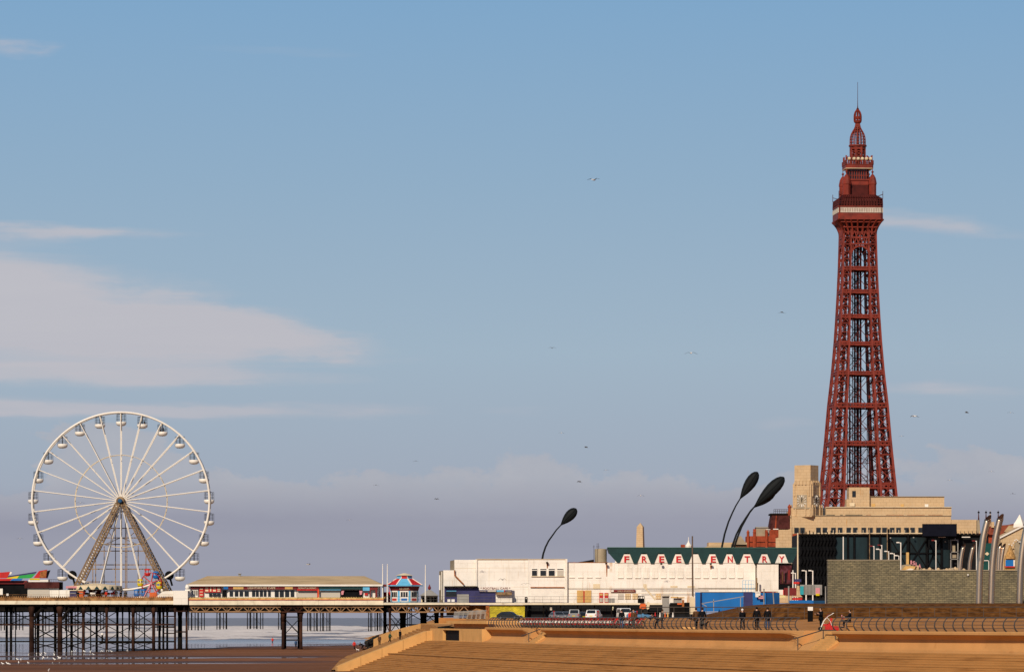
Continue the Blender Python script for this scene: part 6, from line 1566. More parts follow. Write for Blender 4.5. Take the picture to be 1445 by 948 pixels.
for px, c, lb in ((170.5,'cloth_black','person in black standing on the pier deck right of the carousel'),(176.5,'cloth_grey','person in grey on the pier deck near the children\'s wheel'),(110,'cloth_black','person in black on the pier deck by the orange booth'),(150,'cloth_red','person in red on the pier deck in front of the carousel')):
    person(lb, (X(px,873),873,11.25), R(30), 'stand', c, 'cloth_black', 'hair', .2, 1.0)
for i, (k, dx) in enumerate(((1,-.38),(1,.4),(2,.28),(2,-.3))):
    p = rp(2*math.pi*k/NG, RW, 0)
    person(('dark-clad rider on the left of the gondola just right of the wheel top','dark-clad rider on the right of the gondola just right of the wheel top','dark-clad rider on the right of the second gondola right of the wheel top','dark-clad rider on the left of the second gondola right of the wheel top')[i], (p.x+dx,p.y-.1,p.z-2.22), R(90 if dx<0 else -90), 'sit', 'cloth_black', 'cloth_black', 'hair', 0, .95)
def dog(label, loc, rz, m='cloth_black', sc_=1.0):
    t = thing('dog', label, 'dog', loc, rz); t.scale = (sc_,)*3
    v = [(0,-.25,.44),(0,.0,.42),(0,.26,.45),(0,.38,.58),(0,.45,.66),(0,.58,.62),(0,-.36,.52),(0,-.46,.62)]; r = [.09,.095,.115,.065,.07,.035,.03,.018]; ed = [(0,1),(1,2),(2,3),(3,4),(4,5),(0,6),(6,7)]
    for sx in (-1,1):
        i = len(v); v += [(sx*.075,.26,.28),(sx*.075,.24,.14),(sx*.075,.27,.03)]; r += [.045,.028,.03]; ed += [(2,i),(i,i+1),(i+1,i+2)]
        i = len(v); v += [(sx*.075,-.2,.30),(sx*.075,-.30,.17),(sx*.075,-.27,.03)]; r += [.055,.026,.03]; ed += [(0,i),(i,i+1),(i+1,i+2)]
    b = skin_mesh([Vector(p) for p in v], ed, r)
    for sx in (-1,1): b.tube([(sx*.045,.43,.71),(sx*.06,.41,.78)], [.025,.006], 5)
    b.build('body', MT[m], t, local=True, smooth=True)
dq = at_prom(968.6,-1.5); dog('dark dog on the promenade beside the person with the pale scarf', dq, R(-60))
dq = on_sand(505,918.2); dog('small pale dog on the sand below the red-coated walker', dq, R(70), 'cloth_white', .7)
# red pushchair with a hooped canopy, red bags, litter bin
pp = Vector(at_prom(1134.5,-1.9)); t = thing('pushchair', 'red pushchair with white hooped frame on the promenade', 'pushchair', tuple(pp))
b = MB(); b.loft([[pp+Vector((x,y,z)) for x,z in ((-.3,.35),(.25,.4),(.42,.95),(.30,1.0),(.15,.55),(-.3,.48))] for y in (-.24,.24)], close=True); b.f += [tuple(range(6)),tuple(range(6,12))]; b.build('seat', MT['red'], t)
b = MB(); b.loft([[pp+Vector((.35-.45*math.sin(a)*1.0+.02, y, .95+.38*math.cos(a))) for a in (-.2,.3,.8,1.3,1.7)] for y in (-.26,.26)]); b.add([v+Vector((.02,0,-.03)) for v in b.v], list(b.f)); b.build('hood', MT['red'], t)
b = MB()
for y in (-.27,.27):
    b.tube([pp+Vector((-.55,y,.08)), pp+Vector((-.25,y,.75)), pp+Vector((.05,y,1.1)), pp+Vector((.5,y,1.35))], .024, 6); b.tube([pp+Vector((.45,y,.08)), pp+Vector((.25,y,.7)), pp+Vector((0,y,1.0))], .02, 6)
b.tube([pp+Vector((.5,-.27,1.35)), pp+Vector((.5,.27,1.35))], .03, 6); b.tube([pp+Vector((-.25,-.27,.55)), pp+Vector((-.25,.27,.55))], .03, 6); b.build('frame', MT['white'], t)
for x, y in ((-.55,-.27),(-.55,.27),(.45,-.27),(.45,.27)):
    b = MB(); b.lathe([(.14,-.025),(.14,.025),(.05,.03),(.05,-.03)], (0,0,0), 12); b.xf(Matrix.Translation(pp+Vector((x,y,.14))) @ Matrix.Rotation(R(90),4,'X')); b.build('wheel', MT['tyre'], t)
for px, w, h, lb in ((1145.6,.62,.42,'red bag on the promenade at left of two, below the white sign'),(1153,.72,.34,'red bag on the promenade at right of two, below the sitting person')):
    q = Vector(at_prom(px,-1.4)); t = thing('bag', lb, 'bag', tuple(q))
    b = MB(); b.loft([[q+Vector((w/2*sx*k, .2*sy*k, z)) for sx,sy in ((-1,-1),(1,-1),(1,1),(-1,1))] for z,k in ((0,.9),(.1,1.0),(h*.8,.95),(h,.6))], close=True); n = len(b.v); b.f += [(0,1,2,3),(n-4,n-3,n-2,n-1)]; b.build('body', MT['red'], t, smooth=False)
    b = MB(); b.tube([q+Vector((-.15,0,h)), q+Vector((-.08,0,h+.13)), q+Vector((.08,0,h+.13)), q+Vector((.15,0,h))], .015, 5); b.build('handle', MT['cloth_black'], t)
q = Vector((X(1143.4,425),425,7.96)); t = thing('sign', 'white square sign on a dark post behind the red pushchair', 'sign', tuple(q)); b = MB(); b.box(q.x-.24,q.x+.24,424.9,425,7.5,8.72); b.build('post', MT['black'], t); b = MB(); b.box(q.x-.23,q.x+.23,424.84,424.89,8.64,8.98); b.build('plate', MT['white'], t)

# ---------------------------------------------------------------- hire bicycles
bk = thing('bicycle', 'red and white hire bicycle in the long row behind the promenade railing', 'bicycle', (0,0,0), 0, 'hire bicycles behind the railing')
def wheel_at(y, z, r=.32, name='wheel'):
    b = MB(); b.tube([(0,y+r*math.cos(2*math.pi*i/18),z+r*math.sin(2*math.pi*i/18)) for i in range(18)], .022, 5, closed=True)
    for i in range(6): a = math.pi*i/3; b.bar((0,y,z), (0,y+r*math.cos(a),z+r*math.sin(a)), .012)
    w_ = b.build(name, MT['tyre'], bk, local=True); return w_
wheel_at(-.52,.34); wheel_at(.52,.34)
b = MB(); b.tube([(0,-.52,.34),(0,-.12,.36),(0,.38,.72),(0,.52,.34)], .03, 6); b.tube([(0,-.12,.36),(0,-.22,.82)], .028, 6); b.tube([(0,-.52,.34),(0,-.2,.66),(0,.38,.74)], .03, 6); b.tube([(0,.38,.7),(0,.34,1.0)], .026, 6); b.build('frame', MT['red'], bk, local=True)
b = MB(); b.tube([(-.28,.26,1.02),(-.1,.34,1.02),(.1,.34,1.02),(.28,.26,1.02)], .018, 5); b.build('handlebar', MT['steel'], bk, local=True)
b = MB(); b.loft([[(x*k,-.22+y*k,z) for x,y in ((-.1,-.14),(.1,-.14),(.05,.16),(-.05,.16))] for z,k in ((.82,.8),(.9,1.0))], close=True); b.f += [(0,1,2,3),(4,5,6,7)]; b.build('saddle', MT['cloth_black'], bk, local=True)
for y in (-.52,.52):
    b = MB(); b.loft([[(x,y+.37*math.cos(a),.34+.37*math.sin(a)) for x in (-.05,.05)] for a in [R(20+14*i) for i in range(11)]]); b.add([v*1.0+Vector((0,0,.012)) for v in b.v], list(b.f)); b.build('mudguard', MT['white'], bk, local=True)
b = MB(); b.box(-.17,.17,.42,.68,.78,.98); b.build('basket', MT['red'], bk, local=True); b = MB(); b.box(-.02,.02,-.62,-.2,.5,.74); b.build('rear_panel', MT['white'], bk, local=True)
first = True; i = 0
for px in np.arange(711, 838, 3.05):
    for row in ((0,1) if 740 < px else (0,)):
        p = path(px + row*1.4, -2.0 - row*2.2 - .2*rnd.random(), 0); z = promz(px, max(0, 1.0+row*2.2)); rz = R(-62 + rnd.uniform(-14,14) + (20 if i%3==0 else 0))
        if first: bk.location = (p.x,p.y,z); bk.rotation_euler = (0,0,rz); first = False
        else: dup(bk, (p.x,p.y,z), rz)
        i += 1
# low pale planks behind the railing
for k, px in enumerate((889,896,903)):
    q = Vector(at_prom(px,-5)); b = MB(); b.box(q.x-.2,q.x+.2,q.y-.8,q.y+.8,q.z,q.z+.14); b.box(q.x-.2,q.x+.2,q.y-.8,q.y-.6,q.z+.14,q.z+.2); tag(b.build('plank', MT['conc_light']), ('left','middle','right')[k]+' one of three pale planks lying on the promenade behind the railing', 'plank', 'pale planks')

# ---------------------------------------------------------------- cars under the deck
def car(label, px, Y, rz, paint, h=1.5, L_=4.1, w=1.75, kind='hatch', z=7.64):
    t = thing('parked_car' if kind != 'van' else 'parked_van', label, 'car' if kind != 'van' else 'van', (X(px,Y),Y,z), R(rz)); hl = L_/2; m = MT[paint]
    if kind == 'van': prof = [(-hl,.35),(-hl,h*.55),(-hl+.1,h*.60),(-hl+.75,h*.97),(-hl+1.0,h),(hl-.1,h),(hl,h*.95),(hl,.35)]
    elif kind == 'suv': prof = [(-hl,.4),(-hl,h*.55),(-hl+.9,h*.62),(-hl+1.55,h*.97),(-hl+1.9,h),(hl-.5,h*.98),(hl-.12,h*.62),(hl,h*.55),(hl,.4)]
    elif kind == 'pickup': prof = [(-hl,.4),(-hl,h*.55),(-hl+1.1,h*.62),(-hl+1.65,h*.97),(-hl+2.9,h),(-hl+3.2,h*.6),(hl,h*.58),(hl,.4)]
    else: prof = [(-hl,.3),(-hl,h*.48),(-hl+1.0,h*.60),(-hl+1.7,h*.96),(-hl+2.2,h),(hl-.9,h*.96),(hl-.15,h*.62),(hl,h*.55),(hl,.3)]
    b = MB(); rows = []
    for x in (-w/2,-w/2+.08,w/2-.08,w/2):
        tz_ = .0 if abs(x) < w/2-.01 else 1
        rows.append([Vector((x*(1-.12*max(0,(zz/h-.55)/.45)), yy*(1-.01*tz_), zz-(.03*tz_))) for yy,zz in prof])
    b.loft(rows, close=True); n = len(prof); b.f += [tuple(range(n)), tuple(range(3*n,4*n))]; body = b.build('body', m, t, local=True)
    # glass: windscreen (front is -Y), rear and sides
    i0 = 2; a, c = prof[i0], prof[i0+1]
    def quad(p, q, x0, x1, off): return [Vector((x,y,z_))+off for x,(y,z_) in ((-x0,p),(x0,p),(x1,q),(-x1,q))]
    b = MB(); p = (lerp(a[0],c[0],.08), lerp(a[1],c[1],.08)); q = (lerp(a[0],c[0],.92), lerp(a[1],c[1],.92)); o = Vector((0,-.02,.02)); v = quad(p,q,w*.42,w*.37,o); b.add(v + [u-o*1.5 for u in v], [(0,1,2,3),(7,6,5,4)]); b.build('windscreen', MT['glass'], t, local=True)
    b = MB(); p = (prof[-2][0], prof[-2][1]+.1) if kind=='van' else (prof[-3][0]-.0, prof[-3][1]+.06); q = (prof[-3][0],prof[-3][1]-.06) if kind=='van' else (lerp(prof[-3][0],prof[-4][0],.9), lerp(prof[-3][1],prof[-4][1],.9)); o = Vector((0,.03,.015)); v = quad(p,q,w*.40,w*.36,o); b.add(v+[u-o*1.5 for u in v], [(3,2,1,0),(4,5,6,7)]); b.build('rear_window', MT['glass'], t, local=True)
    for sx in (-1,1):
        b = MB(); z0, z1 = h*.62, h*.90; y0, y1 = prof[2][0]+.45, (hl-.75 if kind != 'pickup' else -hl+2.8); X_ = lambda zz: sx*(w/2*(1-.12*max(0,(zz/h-.55)/.45))+.012)
        b.add([(X_(z0),y0,z0),(X_(z0),y1+.25,z0),(X_(z1),y1-.1,z1),(X_(z1),y0+.5,z1)], [(0,1,2,3)]); b.add([(v.x-sx*.02,v.y,v.z) for v in b.v], [(3,2,1,0)]); b.build('side_window', MT['glass'], t, local=True)
        b = MB(); b.lathe([(.02,-.06),(.1,-.03),(.11,.03),(.02,.06)], (sx*w*.36,-hl+.02,h*.46), 8); b.build('headlight', MT['white'], t, local=True)
        b = MB(); b.box(sx*w*.42-.08,sx*w*.42+.08,hl-.03,hl+.02,h*.42,h*.55); b.build('tail_light', MT['red'], t, local=True)
        for y in (-hl*.62, hl*.62):
            b = MB(); b.lathe([(.31,-.1),(.33,-.06),(.33,.06),(.31,.1)], (0,0,0), 14); b.xf(Matrix.Translation((sx*(w/2-.08),y,.33)) @ Matrix.Rotation(R(90),4,'Y')); wl = b.build('wheel', MT['tyre'], t, local=True)
            b = MB(); b.lathe([(.19,-.115),(.19,.115)], (0,0,0), 10); b.xf(Matrix.Translation((sx*(w/2-.08),y,.33)) @ Matrix.Rotation(R(90),4,'Y')); b.build('rim', MT['carsilver'], wl, local=True)
    b = MB(); b.box(-.26,.26,hl,hl+.015,h*.34,h*.42); b.build('number_plate', MT['yellow'], t, local=True); b = MB(); b.box(-.26,.26,-hl-.015,-hl,h*.26,h*.34); b.build('number_plate', MT['white'], t, local=True)
    return t
car('dark hatchback parked in front of the yellow wall', 719, 800, 68, 'cardark', 1.42)
car('silver grey low car left of the pickup under the deck', 787, 805, 20, 'carsilver', 1.4)
car('dark silver car half behind the silver grey one', 799, 818, 10, 'carsilver', 1.42)
car('silver pickup seen from the rear with a yellow plate', 810.5, 806, 176, 'carsilver', 1.75, 4.8, 1.85, 'pickup')
car('dark car parked just right of the silver pickup', 821, 822, 190, 'cardark', 1.4)
car('white sports utility car parked right of the pickups', 838, 803, 166, 'carwhite', 1.72, 4.5, 1.9, 'suv')
car('white van parked left of the blue car', 880.5, 806, 8, 'carwhite', 2.0, 4.6, 1.95, 'van')
car('light blue car seen from its side, right of the white van', 903, 800, 66, 'carblue', 1.5, 4.3)
# yellow wall graffiti would be lettering nobody can read: brick coursing only

# ---------------------------------------------------------------- works compound at the foot of the white hall
def compound(name, label, cat, m, Y, *bx, dep=.3, pname='panel'):
    t = thing(name, label, cat, (X((bx[0][0]+bx[0][1])/2,Y),Y,Z(bx[0][3],Y))); box_part(pname, m, t, Y, *bx, dep=dep); return t
HBY = 640.0
t = compound('hoarding', 'bright blue site hoarding with a dark door in front of the white hall', 'hoarding', MT['blue'], HBY, (988.5,1049,835.4,862), (1062,1081,835.8,862))
box_part('end_panel', MT['blue'], t, HBY-.4, (981,988,835,862)); box_part('corner_post', MT['navy'], t, HBY-.3, (988,989.6,835,862)); box_part('door', MT['navy'], t, HBY-.1, (1049.2,1061.8,834.6,862)); box_part('end_panel', M('blue_dull', (.004,.06,.2), .6), t, HBY+.2, (1081,1100,835.6,862)); box_part('rim', MT['black'], t, HBY-.05, (988.5,1049,834.8,835.4), (1062,1081,835.2,835.8))
b = MB()
for a_,c_,d_,e_ in ((990,851,1050,841),(990,851,997,855),(1007,862,1007,845),(1045,862,1045,842)): b.bar(W(a_,c_,HBY-2), W(d_,e_,HBY-2), .10)
tag(b.build('guard_rail', MT['grey']), 'sloping grey guard rail in front of the blue hoarding', 'guard rail')
t = compound('hoarding', 'low blue hoarding boards right of the dark posts, before the glass hall', 'hoarding', MT['blue'], HBY-5, (1114,1148,846.6,862)); box_part('end_panel', M('blue_dark', (.008,.05,.12), .6), t, HBY-5, (1148.2,1166,847,862))
for i,(px,y0,lb) in enumerate(((1078,831.4,'grey steel post beside the white notices on the blue hoarding'),(1093,836,'thin grey post leaning on the right end of the blue hoarding'),(1113,827.6,'thick grey post left of the dark red board'),(1165,828,'grey post beside the left end of the block wall'))):
    b = MB(); b.tube([W(px,864,600), W(px-(2 if px==1093 else 0),y0,600)], .075 if px!=1113 else .1, 8); b.lathe([(.12,0),(.12,.06),(.02,.1)], W(px-(2 if px==1093 else 0),y0,600), 8); tag(b.build('post', MT['grey']), lb, 'post', 'grey posts by the hoarding')
for a,c,d,e,m,lb in ((1066,1073,834,842,'white','white notice board on the blue hoarding, upper left of two'),(1070.4,1077,840,844.4,'cloth_pink','pale pink notice below the white one on the blue hoarding')):
    t = thing('notice', lb, 'notice', (X(a,HBY-.6),HBY-.6,9)); box_part('plate', MT[m], t, HBY-.6, (a,c,d,e), dep=.05); box_part('printing', MT['grey'], t, HBY-.64, (a+1,c-1,d+1.4,d+2.2), dep=.03)
t = compound('sign_board', 'dark red hoarding board beside the thick grey post', 'board', MT['darkred'], 660, (1106.5,1124,829,840)); box_part('edge', MT['red'], t, 659.8, (1105,1106.4,831.8,839),dep=.1); box_part('side_panel', MT['white'], t, 659.9, (1098,1105,831.6,838.6), dep=.1); box_part('lower_sign', M('pale_yellow', (.7,.6,.3), .6), t, 659.9, (1098.8,1108.6,839.8,842.6), dep=.1)
t = compound('sign_board', 'grey mesh site board with a teal poster before the glass hall', 'board', MT['grey'], 650, (1129,1160,824.6,838.8)); box_part('poster', M('teal_poster', (.02,.3,.35), .5), t, 649.9, (1129.2,1134,826.6,838.6), dep=.06); box_part('poster', MT['cloth_pink'], t, 649.9, (1151,1157,829,838), dep=.06); box_part('poster_base', MT['yellow'], t, 649.88, (1151.4,1156.4,837,840), dep=.06)
for x in range(1135,1151,2): box_part('mesh_wire', MT['steel'], t, 649.92, (x,x+.3,825,838.4), dep=.04)
t = thing('street_sign', 'blue and red shop sign at the foot of the cream pole', 'sign', (X(1125,700),700,9)); box_part('plate', MT['navy'], t, 700, (1121,1130.6,816.6,820.4), dep=.1); box_part('plate', MT['red'], t, 700, (1119.6,1128,820.6,823.6), dep=.1); box_part('post', MT['grey'], t, 700.1, (1124,1124.8,823,866), dep=.1)
t = thing('statue', 'cream scroll-footed plinth below the blue and red sign', 'plinth', (X(1126,690),690,8)); b = MB(); b.pprism([(1117,842),(1123,838),(1124.6,826),(1128,826),(1128.8,838),(1132.6,842)], 690, .8); b.build('shaft', MT['stone'], t); box_part('base', MT['red'], t, 689.8, (1118.6,1132,843,846), dep=1.2)
t = thing('flagpole', 'tall cream pole standing before the left end of the glass hall', 'pole', (X(1126,700),701,8)); b = MB(); b.tube([W(1125.8,866,701), W(1125.8,753,701)], [.14,.10], 8); b.build('pole', MT['cream'], t); b = MB(); b.lathe([(.02,-.1),(.14,0),(.02,.12)], W(1125.8,752.6,701), 6); b.build('finial', MT['cream'], t)
# tall dark pole on its cream block
t = thing('mast', 'tall dark brown pole on a cream pointed block in front of the white hall', 'pole', (X(977,560),560,8)); b = MB(); b.tube([W(977.6,842,560), W(977,756,560)], [.11,.08], 8); b.build('pole', M('weathered_pole', (.13,.09,.065), .8), t); b = MB(); b.pprism([(973.4,866),(973.4,844),(977,840.4),(981,844),(981,866)], 559.7, .6); b.build('block', MT['cream'], t)
# cherry picker, skip, generator
t = thing('cherry_picker', 'orange and cream cherry picker with folded boom before the white hall', 'work platform', (X(918,700),700,8))
b = MB(); b.bar(W(925,846,700), W(909,827.6,700), .26); b.bar(W(909,827.6,700), W(909.6,823.6,700), .35); b.bar(W(911,823.6,700), W(911.6,831,700), .3); b.build('boom', MT['cream'], t); b = MB(); b.pprism([(902.6,856),(904,850.6),(910.6,850.6),(912,856),(911,860),(903,860)], 699.5, 1.4); b.build('chassis', MT['orange'], t); b = MB(); b.pprism([(912,856),(914,848),(917,850),(916,858),(913,860)], 699.6, 1.0); b.build('turret', MT['cream'], t)
b = MB()
for a in (900.4,903.4,906.4,909): b.bar(W(a,840.6,699.4), W(a,850,699.4), .10)
for y in (840.6,845,850): b.bar(W(900.4,y,699.4), W(909,y,699.4), .10); b.bar(W(900.4,y,700.4), W(909,y,700.4), .08)
b.bar(W(900.4,841,699.4), W(909,850,699.4), .08); b.box(X(900.4,700),X(908.8,700),699.5,700.4,Z(849.6,700),Z(844,700)); b.build('basket', MT['black'], t)
for a in (904,910.4): b = MB(); b.lathe([(.42,-.2),(.45,0),(.42,.2)], (0,0,0), 12); b.xf(Matrix.Translation(W(a,862,699.6)) @ Matrix.Rotation(R(90),4,'X')); b.build('wheel', MT['tyre'], t)
t = compound('generator', 'dark site generator with orange panel and stacked timber on top', 'generator', MT['darkiron'], 660, (946,966.6,850,866), dep=2); box_part('panel', MT['orange'], t, 659.9, (955.8,962,850.4,852.6), dep=.1); box_part('side_panel', MT['rust'], t, 659.9, (962.4,965.4,846,856), dep=.1); box_part('tank', MT['grey'], t, 660.2, (951,962,843.6,849.8), dep=1.2); box_part('timber', MT['timber'], t, 659.8, (947,957,841.4,843.2), (956,966,842,843.4), dep=1.6); box_part('tool_box', MT['black'], t, 660.1, (966.8,974,849.6,866), dep=1)
t = compound('skip', 'grey site cabinet between the cherry picker and the generator', 'cabinet', MT['grey'], 690, (935,944.4,841.6,866), dep=1.4); box_part('lid', MT['darkiron'], t, 689.8, (934.4,945,840.8,841.8), dep=1.8)
t = thing('scaffold', 'pale blue scaffold cage beside the white box turret', 'scaffold', (X(1055,AY-4),AY-4,10)); b = MB()
for a in (1048,1052,1056,1060,1064): b.bar(W(a,836,AY-4), W(a,818.6,AY-4), .07)
for y in (818.6,824,830,835): b.bar(W(1048,y,AY-4), W(1064,y,AY-4), .06)
b.build('frame', MT['skyblue'], t); b = MB(); b.bar(W(1067.5,836,AY-4), W(1067.8,815,AY-4), .25); b.bar(W(1068.6,836,AY-3.6), W(1069.2,822,AY-3.6), .18); b.build('pole', MT['tan'], t)
# red and white site clutter behind the cars
for i,(px,py,m) in enumerate(((924.6,866.4,'red'),(931.4,866,'white'),(938.6,866.6,'orange'),(942.4,864.5,'timber'),(949.6,864.5,'white'))):
    b = MB(); c = W(px,py,640); c.z = 7.98; b.lathe([(.22,0),(.22,.05),(.14,.06),(.11,.35),(.09,.38),(.05,.72),(.01,.75)], c, 8)
    tag(b.build('traffic_cone', MT[m]), ('red traffic cone leftmost of the row below the cherry picker','white bollard cone next to the red one below the cherry picker','orange traffic cone in the middle of the row below the cherry picker','tan cone right of the orange one below the site cabinet','white cone rightmost of the row beside the generator')[i], 'cone', 'cones on the works site')
for px in (781.6,844,876.6,899):
    b = MB(); b.tube([(X(px,760),760,7.95),(X(px,760),760,8.95)], .05, 6); b.lathe([(.03,-.12),(.2,0),(.03,.12)], (X(px,760),760,9.0), 8)
    tag(b.build('road_sign', MT['red']), {781.6:'small red round sign beside the silver grey car',844:'small red round sign beside the white sports utility car',876.6:'small red round sign before the white van',899:'small red round sign before the light blue car'}[px], 'sign', 'red signs by the cars')
t = thing('litter_bin', 'black litter bin on the pier deck in front of the white shutter', 'bin', (X(742.5,PY+1),PY+1,Z(849.4,PY))); b = MB(); c = W(742.5,849.6,PY+1); b.lathe([(.24,0),(.27,.1),(.27,.9),(.24,1.0),(.05,1.04)], c, 10); b.build('body', MT['black'], t); b = MB(); b.box(c.x-.12,c.x+.12,c.y-.30,c.y-.26,c.z+.66,c.z+.82); b.build('slot', MT['white'], t)

# ---------------------------------------------------------------- street lamps
def lamp(px, ytop, ybase, Y, label, headm=None, arm=-1, head=True, r=.11):
    t = thing('street_lamp', label, 'street lamp', (X(px,Y),Y,Z(ybase,Y)), group='white lamp posts'); k = Y/F
    b = MB(); b.tube([W(px,ybase,Y), W(px,ytop,Y)], [r,r*.8], 8); b.build('post', MT['white'], t)
    if arm: b = MB(); b.bar(W(px,ytop+.8,Y), W(px+arm*4.6,ytop,Y), .12); b.build('arm', MT['white'], t)
    if head:
        b = MB(); c = W(px+arm*4.2,ytop,Y); b.cbox(c, 4.2*k, .35, 1.5*k); b.build('lamp_head', headm or MT['white'], t)
lamp(1137.6,804.6,866,690,'white lamp post left of two before the black diamond pattern'); lamp(1147,804.6,866,690,'white lamp post right of two before the black diamond pattern'); lamp(1119,804,850,760,'thin white lamp post nearest the poster box',arm=0,head=False); lamp(1122.6,808,850,760,'short white lamp post just right of the one by the poster box',arm=-1)
for px,y,hm,lb in ((1233.4,770,'darkred','white lamp post with a dark red head, leftmost above the block wall'),(1242.4,774.4,None,'white lamp post with a short side arm left of the second red-headed one'),(1244.4,768.6,'darkred','white lamp post with a dark red head, second from left above the block wall'),(1254.2,777.4,None,'white lamp post with plain arm in the middle of the row above the block wall'),(1262,780.4,None,'white lamp post with plain arm, second from the step in the block wall'),(1268.6,783.4,None,'shortest white lamp post beside the step in the block wall'),(1320.8,762,'darkred','white lamp post with a dark red head above the mock-stone scenery'),(1378,762.6,'darkred','white lamp post with a dark red head left of the tallest steel columns')):
    lamp(px, y, 845, 820, lb, MT[hm] if hm else None, r=.095)
lamp(1271.2,765,845,700,'tall white lamp post with curved white head at the step in the block wall', r=.1)
lamp(1190,757,845,760,'pair-armed white post before the left part of the glass hall', arm=0, head=False)

# ---------------------------------------------------------------- rocks, gulls
rocks = [(518,906,1.0),(521.5,904.5,1.1),(524.5,902.6,1.0),(528,900.8,1.1),(531,899.2,.9),(534,897.6,.9),(526.5,905.4,1.0),(520,908.6,.9)]
for i,(px,py,s) in enumerate(rocks):
    Y = 822+i*1.2; b = MB(); b.lathe([(.3*s,-.8),(.42*s,-.4),(.45*s,0),(.34*s,.2*s),(.1*s,.3*s)], W(px,py,Y), 7, R(i*23), .9)
    for v in b.v: v += Vector((rnd.uniform(-.12,.12),rnd.uniform(-.12,.12),rnd.uniform(-.1,.1)))
    b.v += []; tag(b.build('boulder', MT['rock']), 'dark wet boulder in the short rock row at the far parapet end', 'boulder', 'boulders by the far parapet')
def gull_fly(flap, bank, dark):
    t = thing('gull', None, 'gull', (0,0,0)); body = MB()
    body.tube([(0,-.26,0),(0,-.18,.0),(0,0,0),(0,.14,.01),(0,.22,.03),(0,.28,.02),(0,.34,.01)], [.02,.05,.085,.075,.05,.045,.012], 8); body.tube([(0,-.2,0),(0,-.36,.0)], [.05,.07], 4)
    body.build('body', MT['gullgrey'] if dark else MT['gull'], t, local=True, smooth=True)
    for sx in (-1,1):
        z1, z2 = math.sin(R(flap))*.32, math.sin(R(flap))*.32 - math.sin(R(bank))*.34
        st_ = [(0.03,.10,-.08,0),(.32,.13,-.06,z1),(.5,.08,-.1,z1+(z2-z1)*.6),(.68,-.04,-.14,z2)]
        rows = [[Vector((sx*x,a,z)),Vector((sx*x,(a+c)/2,z+.018)),Vector((sx*x,c,z)),Vector((sx*x,(a+c)/2,z-.01))] for x,a,c,z in st_]
        b = MB(); b.loft(rows, close=True); b.f += [(0,1,2,3),(12,13,14,15)]; b.build('wing', MT['gullgrey'], t, local=True)
    return t
protos = [gull_fly(28,20,False), gull_fly(12,30,False), gull_fly(-18,10,True), gull_fly(40,55,True)]; used = [False]*4
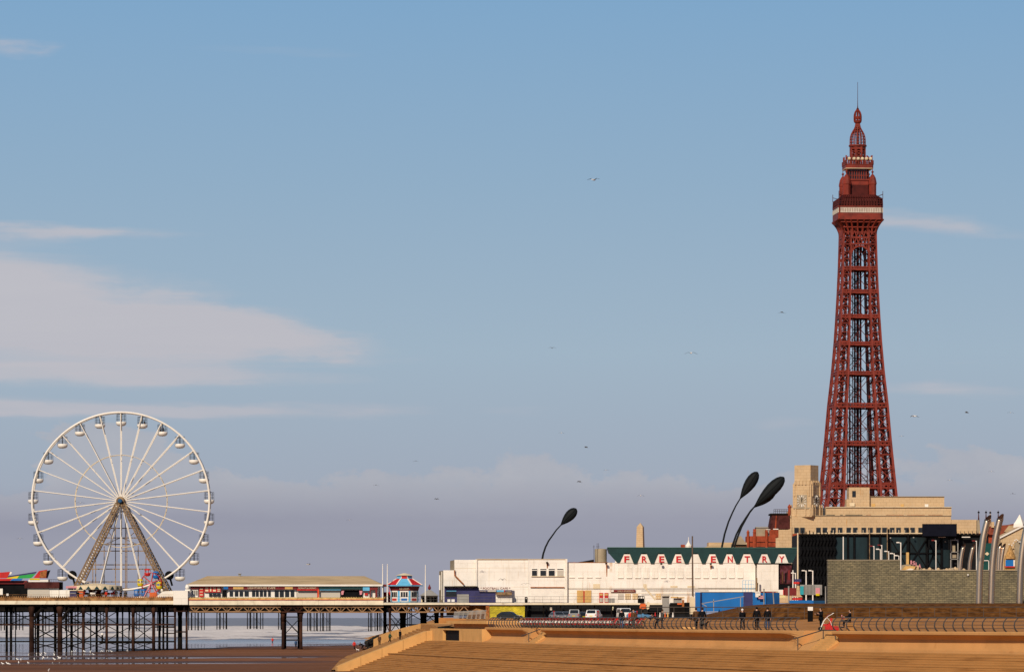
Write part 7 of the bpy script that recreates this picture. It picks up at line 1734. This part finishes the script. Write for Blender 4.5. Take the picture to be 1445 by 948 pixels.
fl = [(838,254,13,0,-30,'largest flying gull, white-bellied, highest in the middle of the sky'),(1103,440.5,8,2,30,'dark flying gull left of the upper tower shaft'),(975,498,12,1,10,'gull gliding with wings spread, between mid sky and the tower'),
  (1290,587,11,1,40,'dark gull gliding right of the tower at mid shaft height'),(1364,582,7,3,70,'pale gull with raised wings far right of the tower'),(1426,582,6,1,0,'tiny gull at the right edge of the sky'),
  (792,610.5,5,1,20,'tiny pale gull above the lone black sculpture, upper of two'),(827,631,6,3,60,'small gull with folded wings above the lone black sculpture'),(817,679,8,2,50,'dark gull directly above the lone black sculpture head'),
  (904,699,7,1,10,'small gull gliding above the obelisk'),(1399,665,6,1,0,'small gull low at right above the steel columns'),(1429,696,6,2,10,'dark gull low at the far right above the tent roof'),
  (530.5,684,6,2,10,'dark gull alone in the sky between wheel and white hall'),(435.5,796,8,0,-60,'gull flying just above the pavilion roof'),(587,650,3,2,0,'tiny dark gull high between wheel and white hall'),(779,491,7,3,10,'faint pale gull in mid sky left of centre'),
  (616,704,6,3,40,'small gull left above the white hall'),(493,733,5,1,0,'tiny gull above the middle of the pavilion'),(113.5,709,8,1,0,'gull passing before the left spokes of the wheel'),(198.5,726,7,2,40,'dark gull just below the right of the wheel hub'),
  (28.5,759.5,7,1,0,'gull low at the left edge below the wheel rim'),(709,817.5,8,3,20,'grey gull passing before the white hall wall'),(742,823,9,1,0,'dark gull gliding before the white hall beside its upper windows'),(1272,615,5,1,0,'tiny gull right of the lower tower shaft'),(855,663,5,1,0,'faint gull above the gap between the sculptures'),(1340,677,5,1,10,'faint gull above the right end of the cream store')]
for px,py,w,k,rz,lb in fl:
    Y = min(845, max(300, 1.36*F/w*.55)); s = w*Y/F/1.36
    if not used[k]: g = protos[k]; used[k] = True; g.location = tuple(W(px,py,Y)); g.rotation_euler = (0,0,R(rz)); g['label'] = lb; g['group'] = 'gulls in the air'; g.scale = (max(.8,s*1.5),)*3
    else: dup(protos[k], tuple(W(px,py,Y)), R(rz), lb, 'gulls in the air', max(.8,s*1.5))
g0 = None
spots = [(3.9,938),(11,934),(13.8,933.6),(18.8,922.4),(19.2,928),(24.6,934),(26.4,933),(29.6,932),(32.2,930.6),(40.2,924.4),(39.6,933),(41.4,934.6),(48.4,931.2),(51.6,924.4),(57,924),(58.6,923.2),(64,923.4),(60,930.8),(61.6,930),(66.8,930),(77,921.6),(76.6,924.6),(74.6,933.4),(77,932.2),(84.2,935.4),(85,930.8),(90.6,921.4),(83.4,927),(94,929.8),(98.8,921),(101,920.8),(103,921),(106,920.8),(118,920.2),(119.4,920.6),(128,920.2),(127.4,921.2),(134.4,920.2),(142,920),(144.4,919.8),(146.6,919.6),(150.6,919.8),(153.4,919.8),(157.6,920),(179.4,919.6),(180.8,919.4),(105.4,932),(124.6,929.4),(131.8,927.8),(151,929.2),(68.6,947.6)]
for i,(px,py) in enumerate(spots):
    loc = on_sand(px,py)
    if g0 is None:
        b = MB(); b.tube([(0,-.24,.2),(0,-.1,.22),(0,.06,.24),(0,.16,.32),(0,.2,.40),(0,.25,.41),(0,.31,.39)], [.02,.07,.085,.05,.05,.04,.01], 8)
        for sx in (-.03,.03): b.tube([(sx,0,.2),(sx,.01,0)], .012, 4)
        g0 = b.build('gull', MT['gull'], smooth=True, loc=(0,0,0)); tag(g0, 'white gull standing on the wet sand in front of the pier piles', 'gull', 'gulls on the sand'); g0.location = loc; g0.rotation_euler = (0,0,R(70)); g0.scale = (.9,)*3
    else: dup(g0, loc, R(rnd.choice((10,170,-15,30,-150,70))), scale=.8+.3*rnd.random())
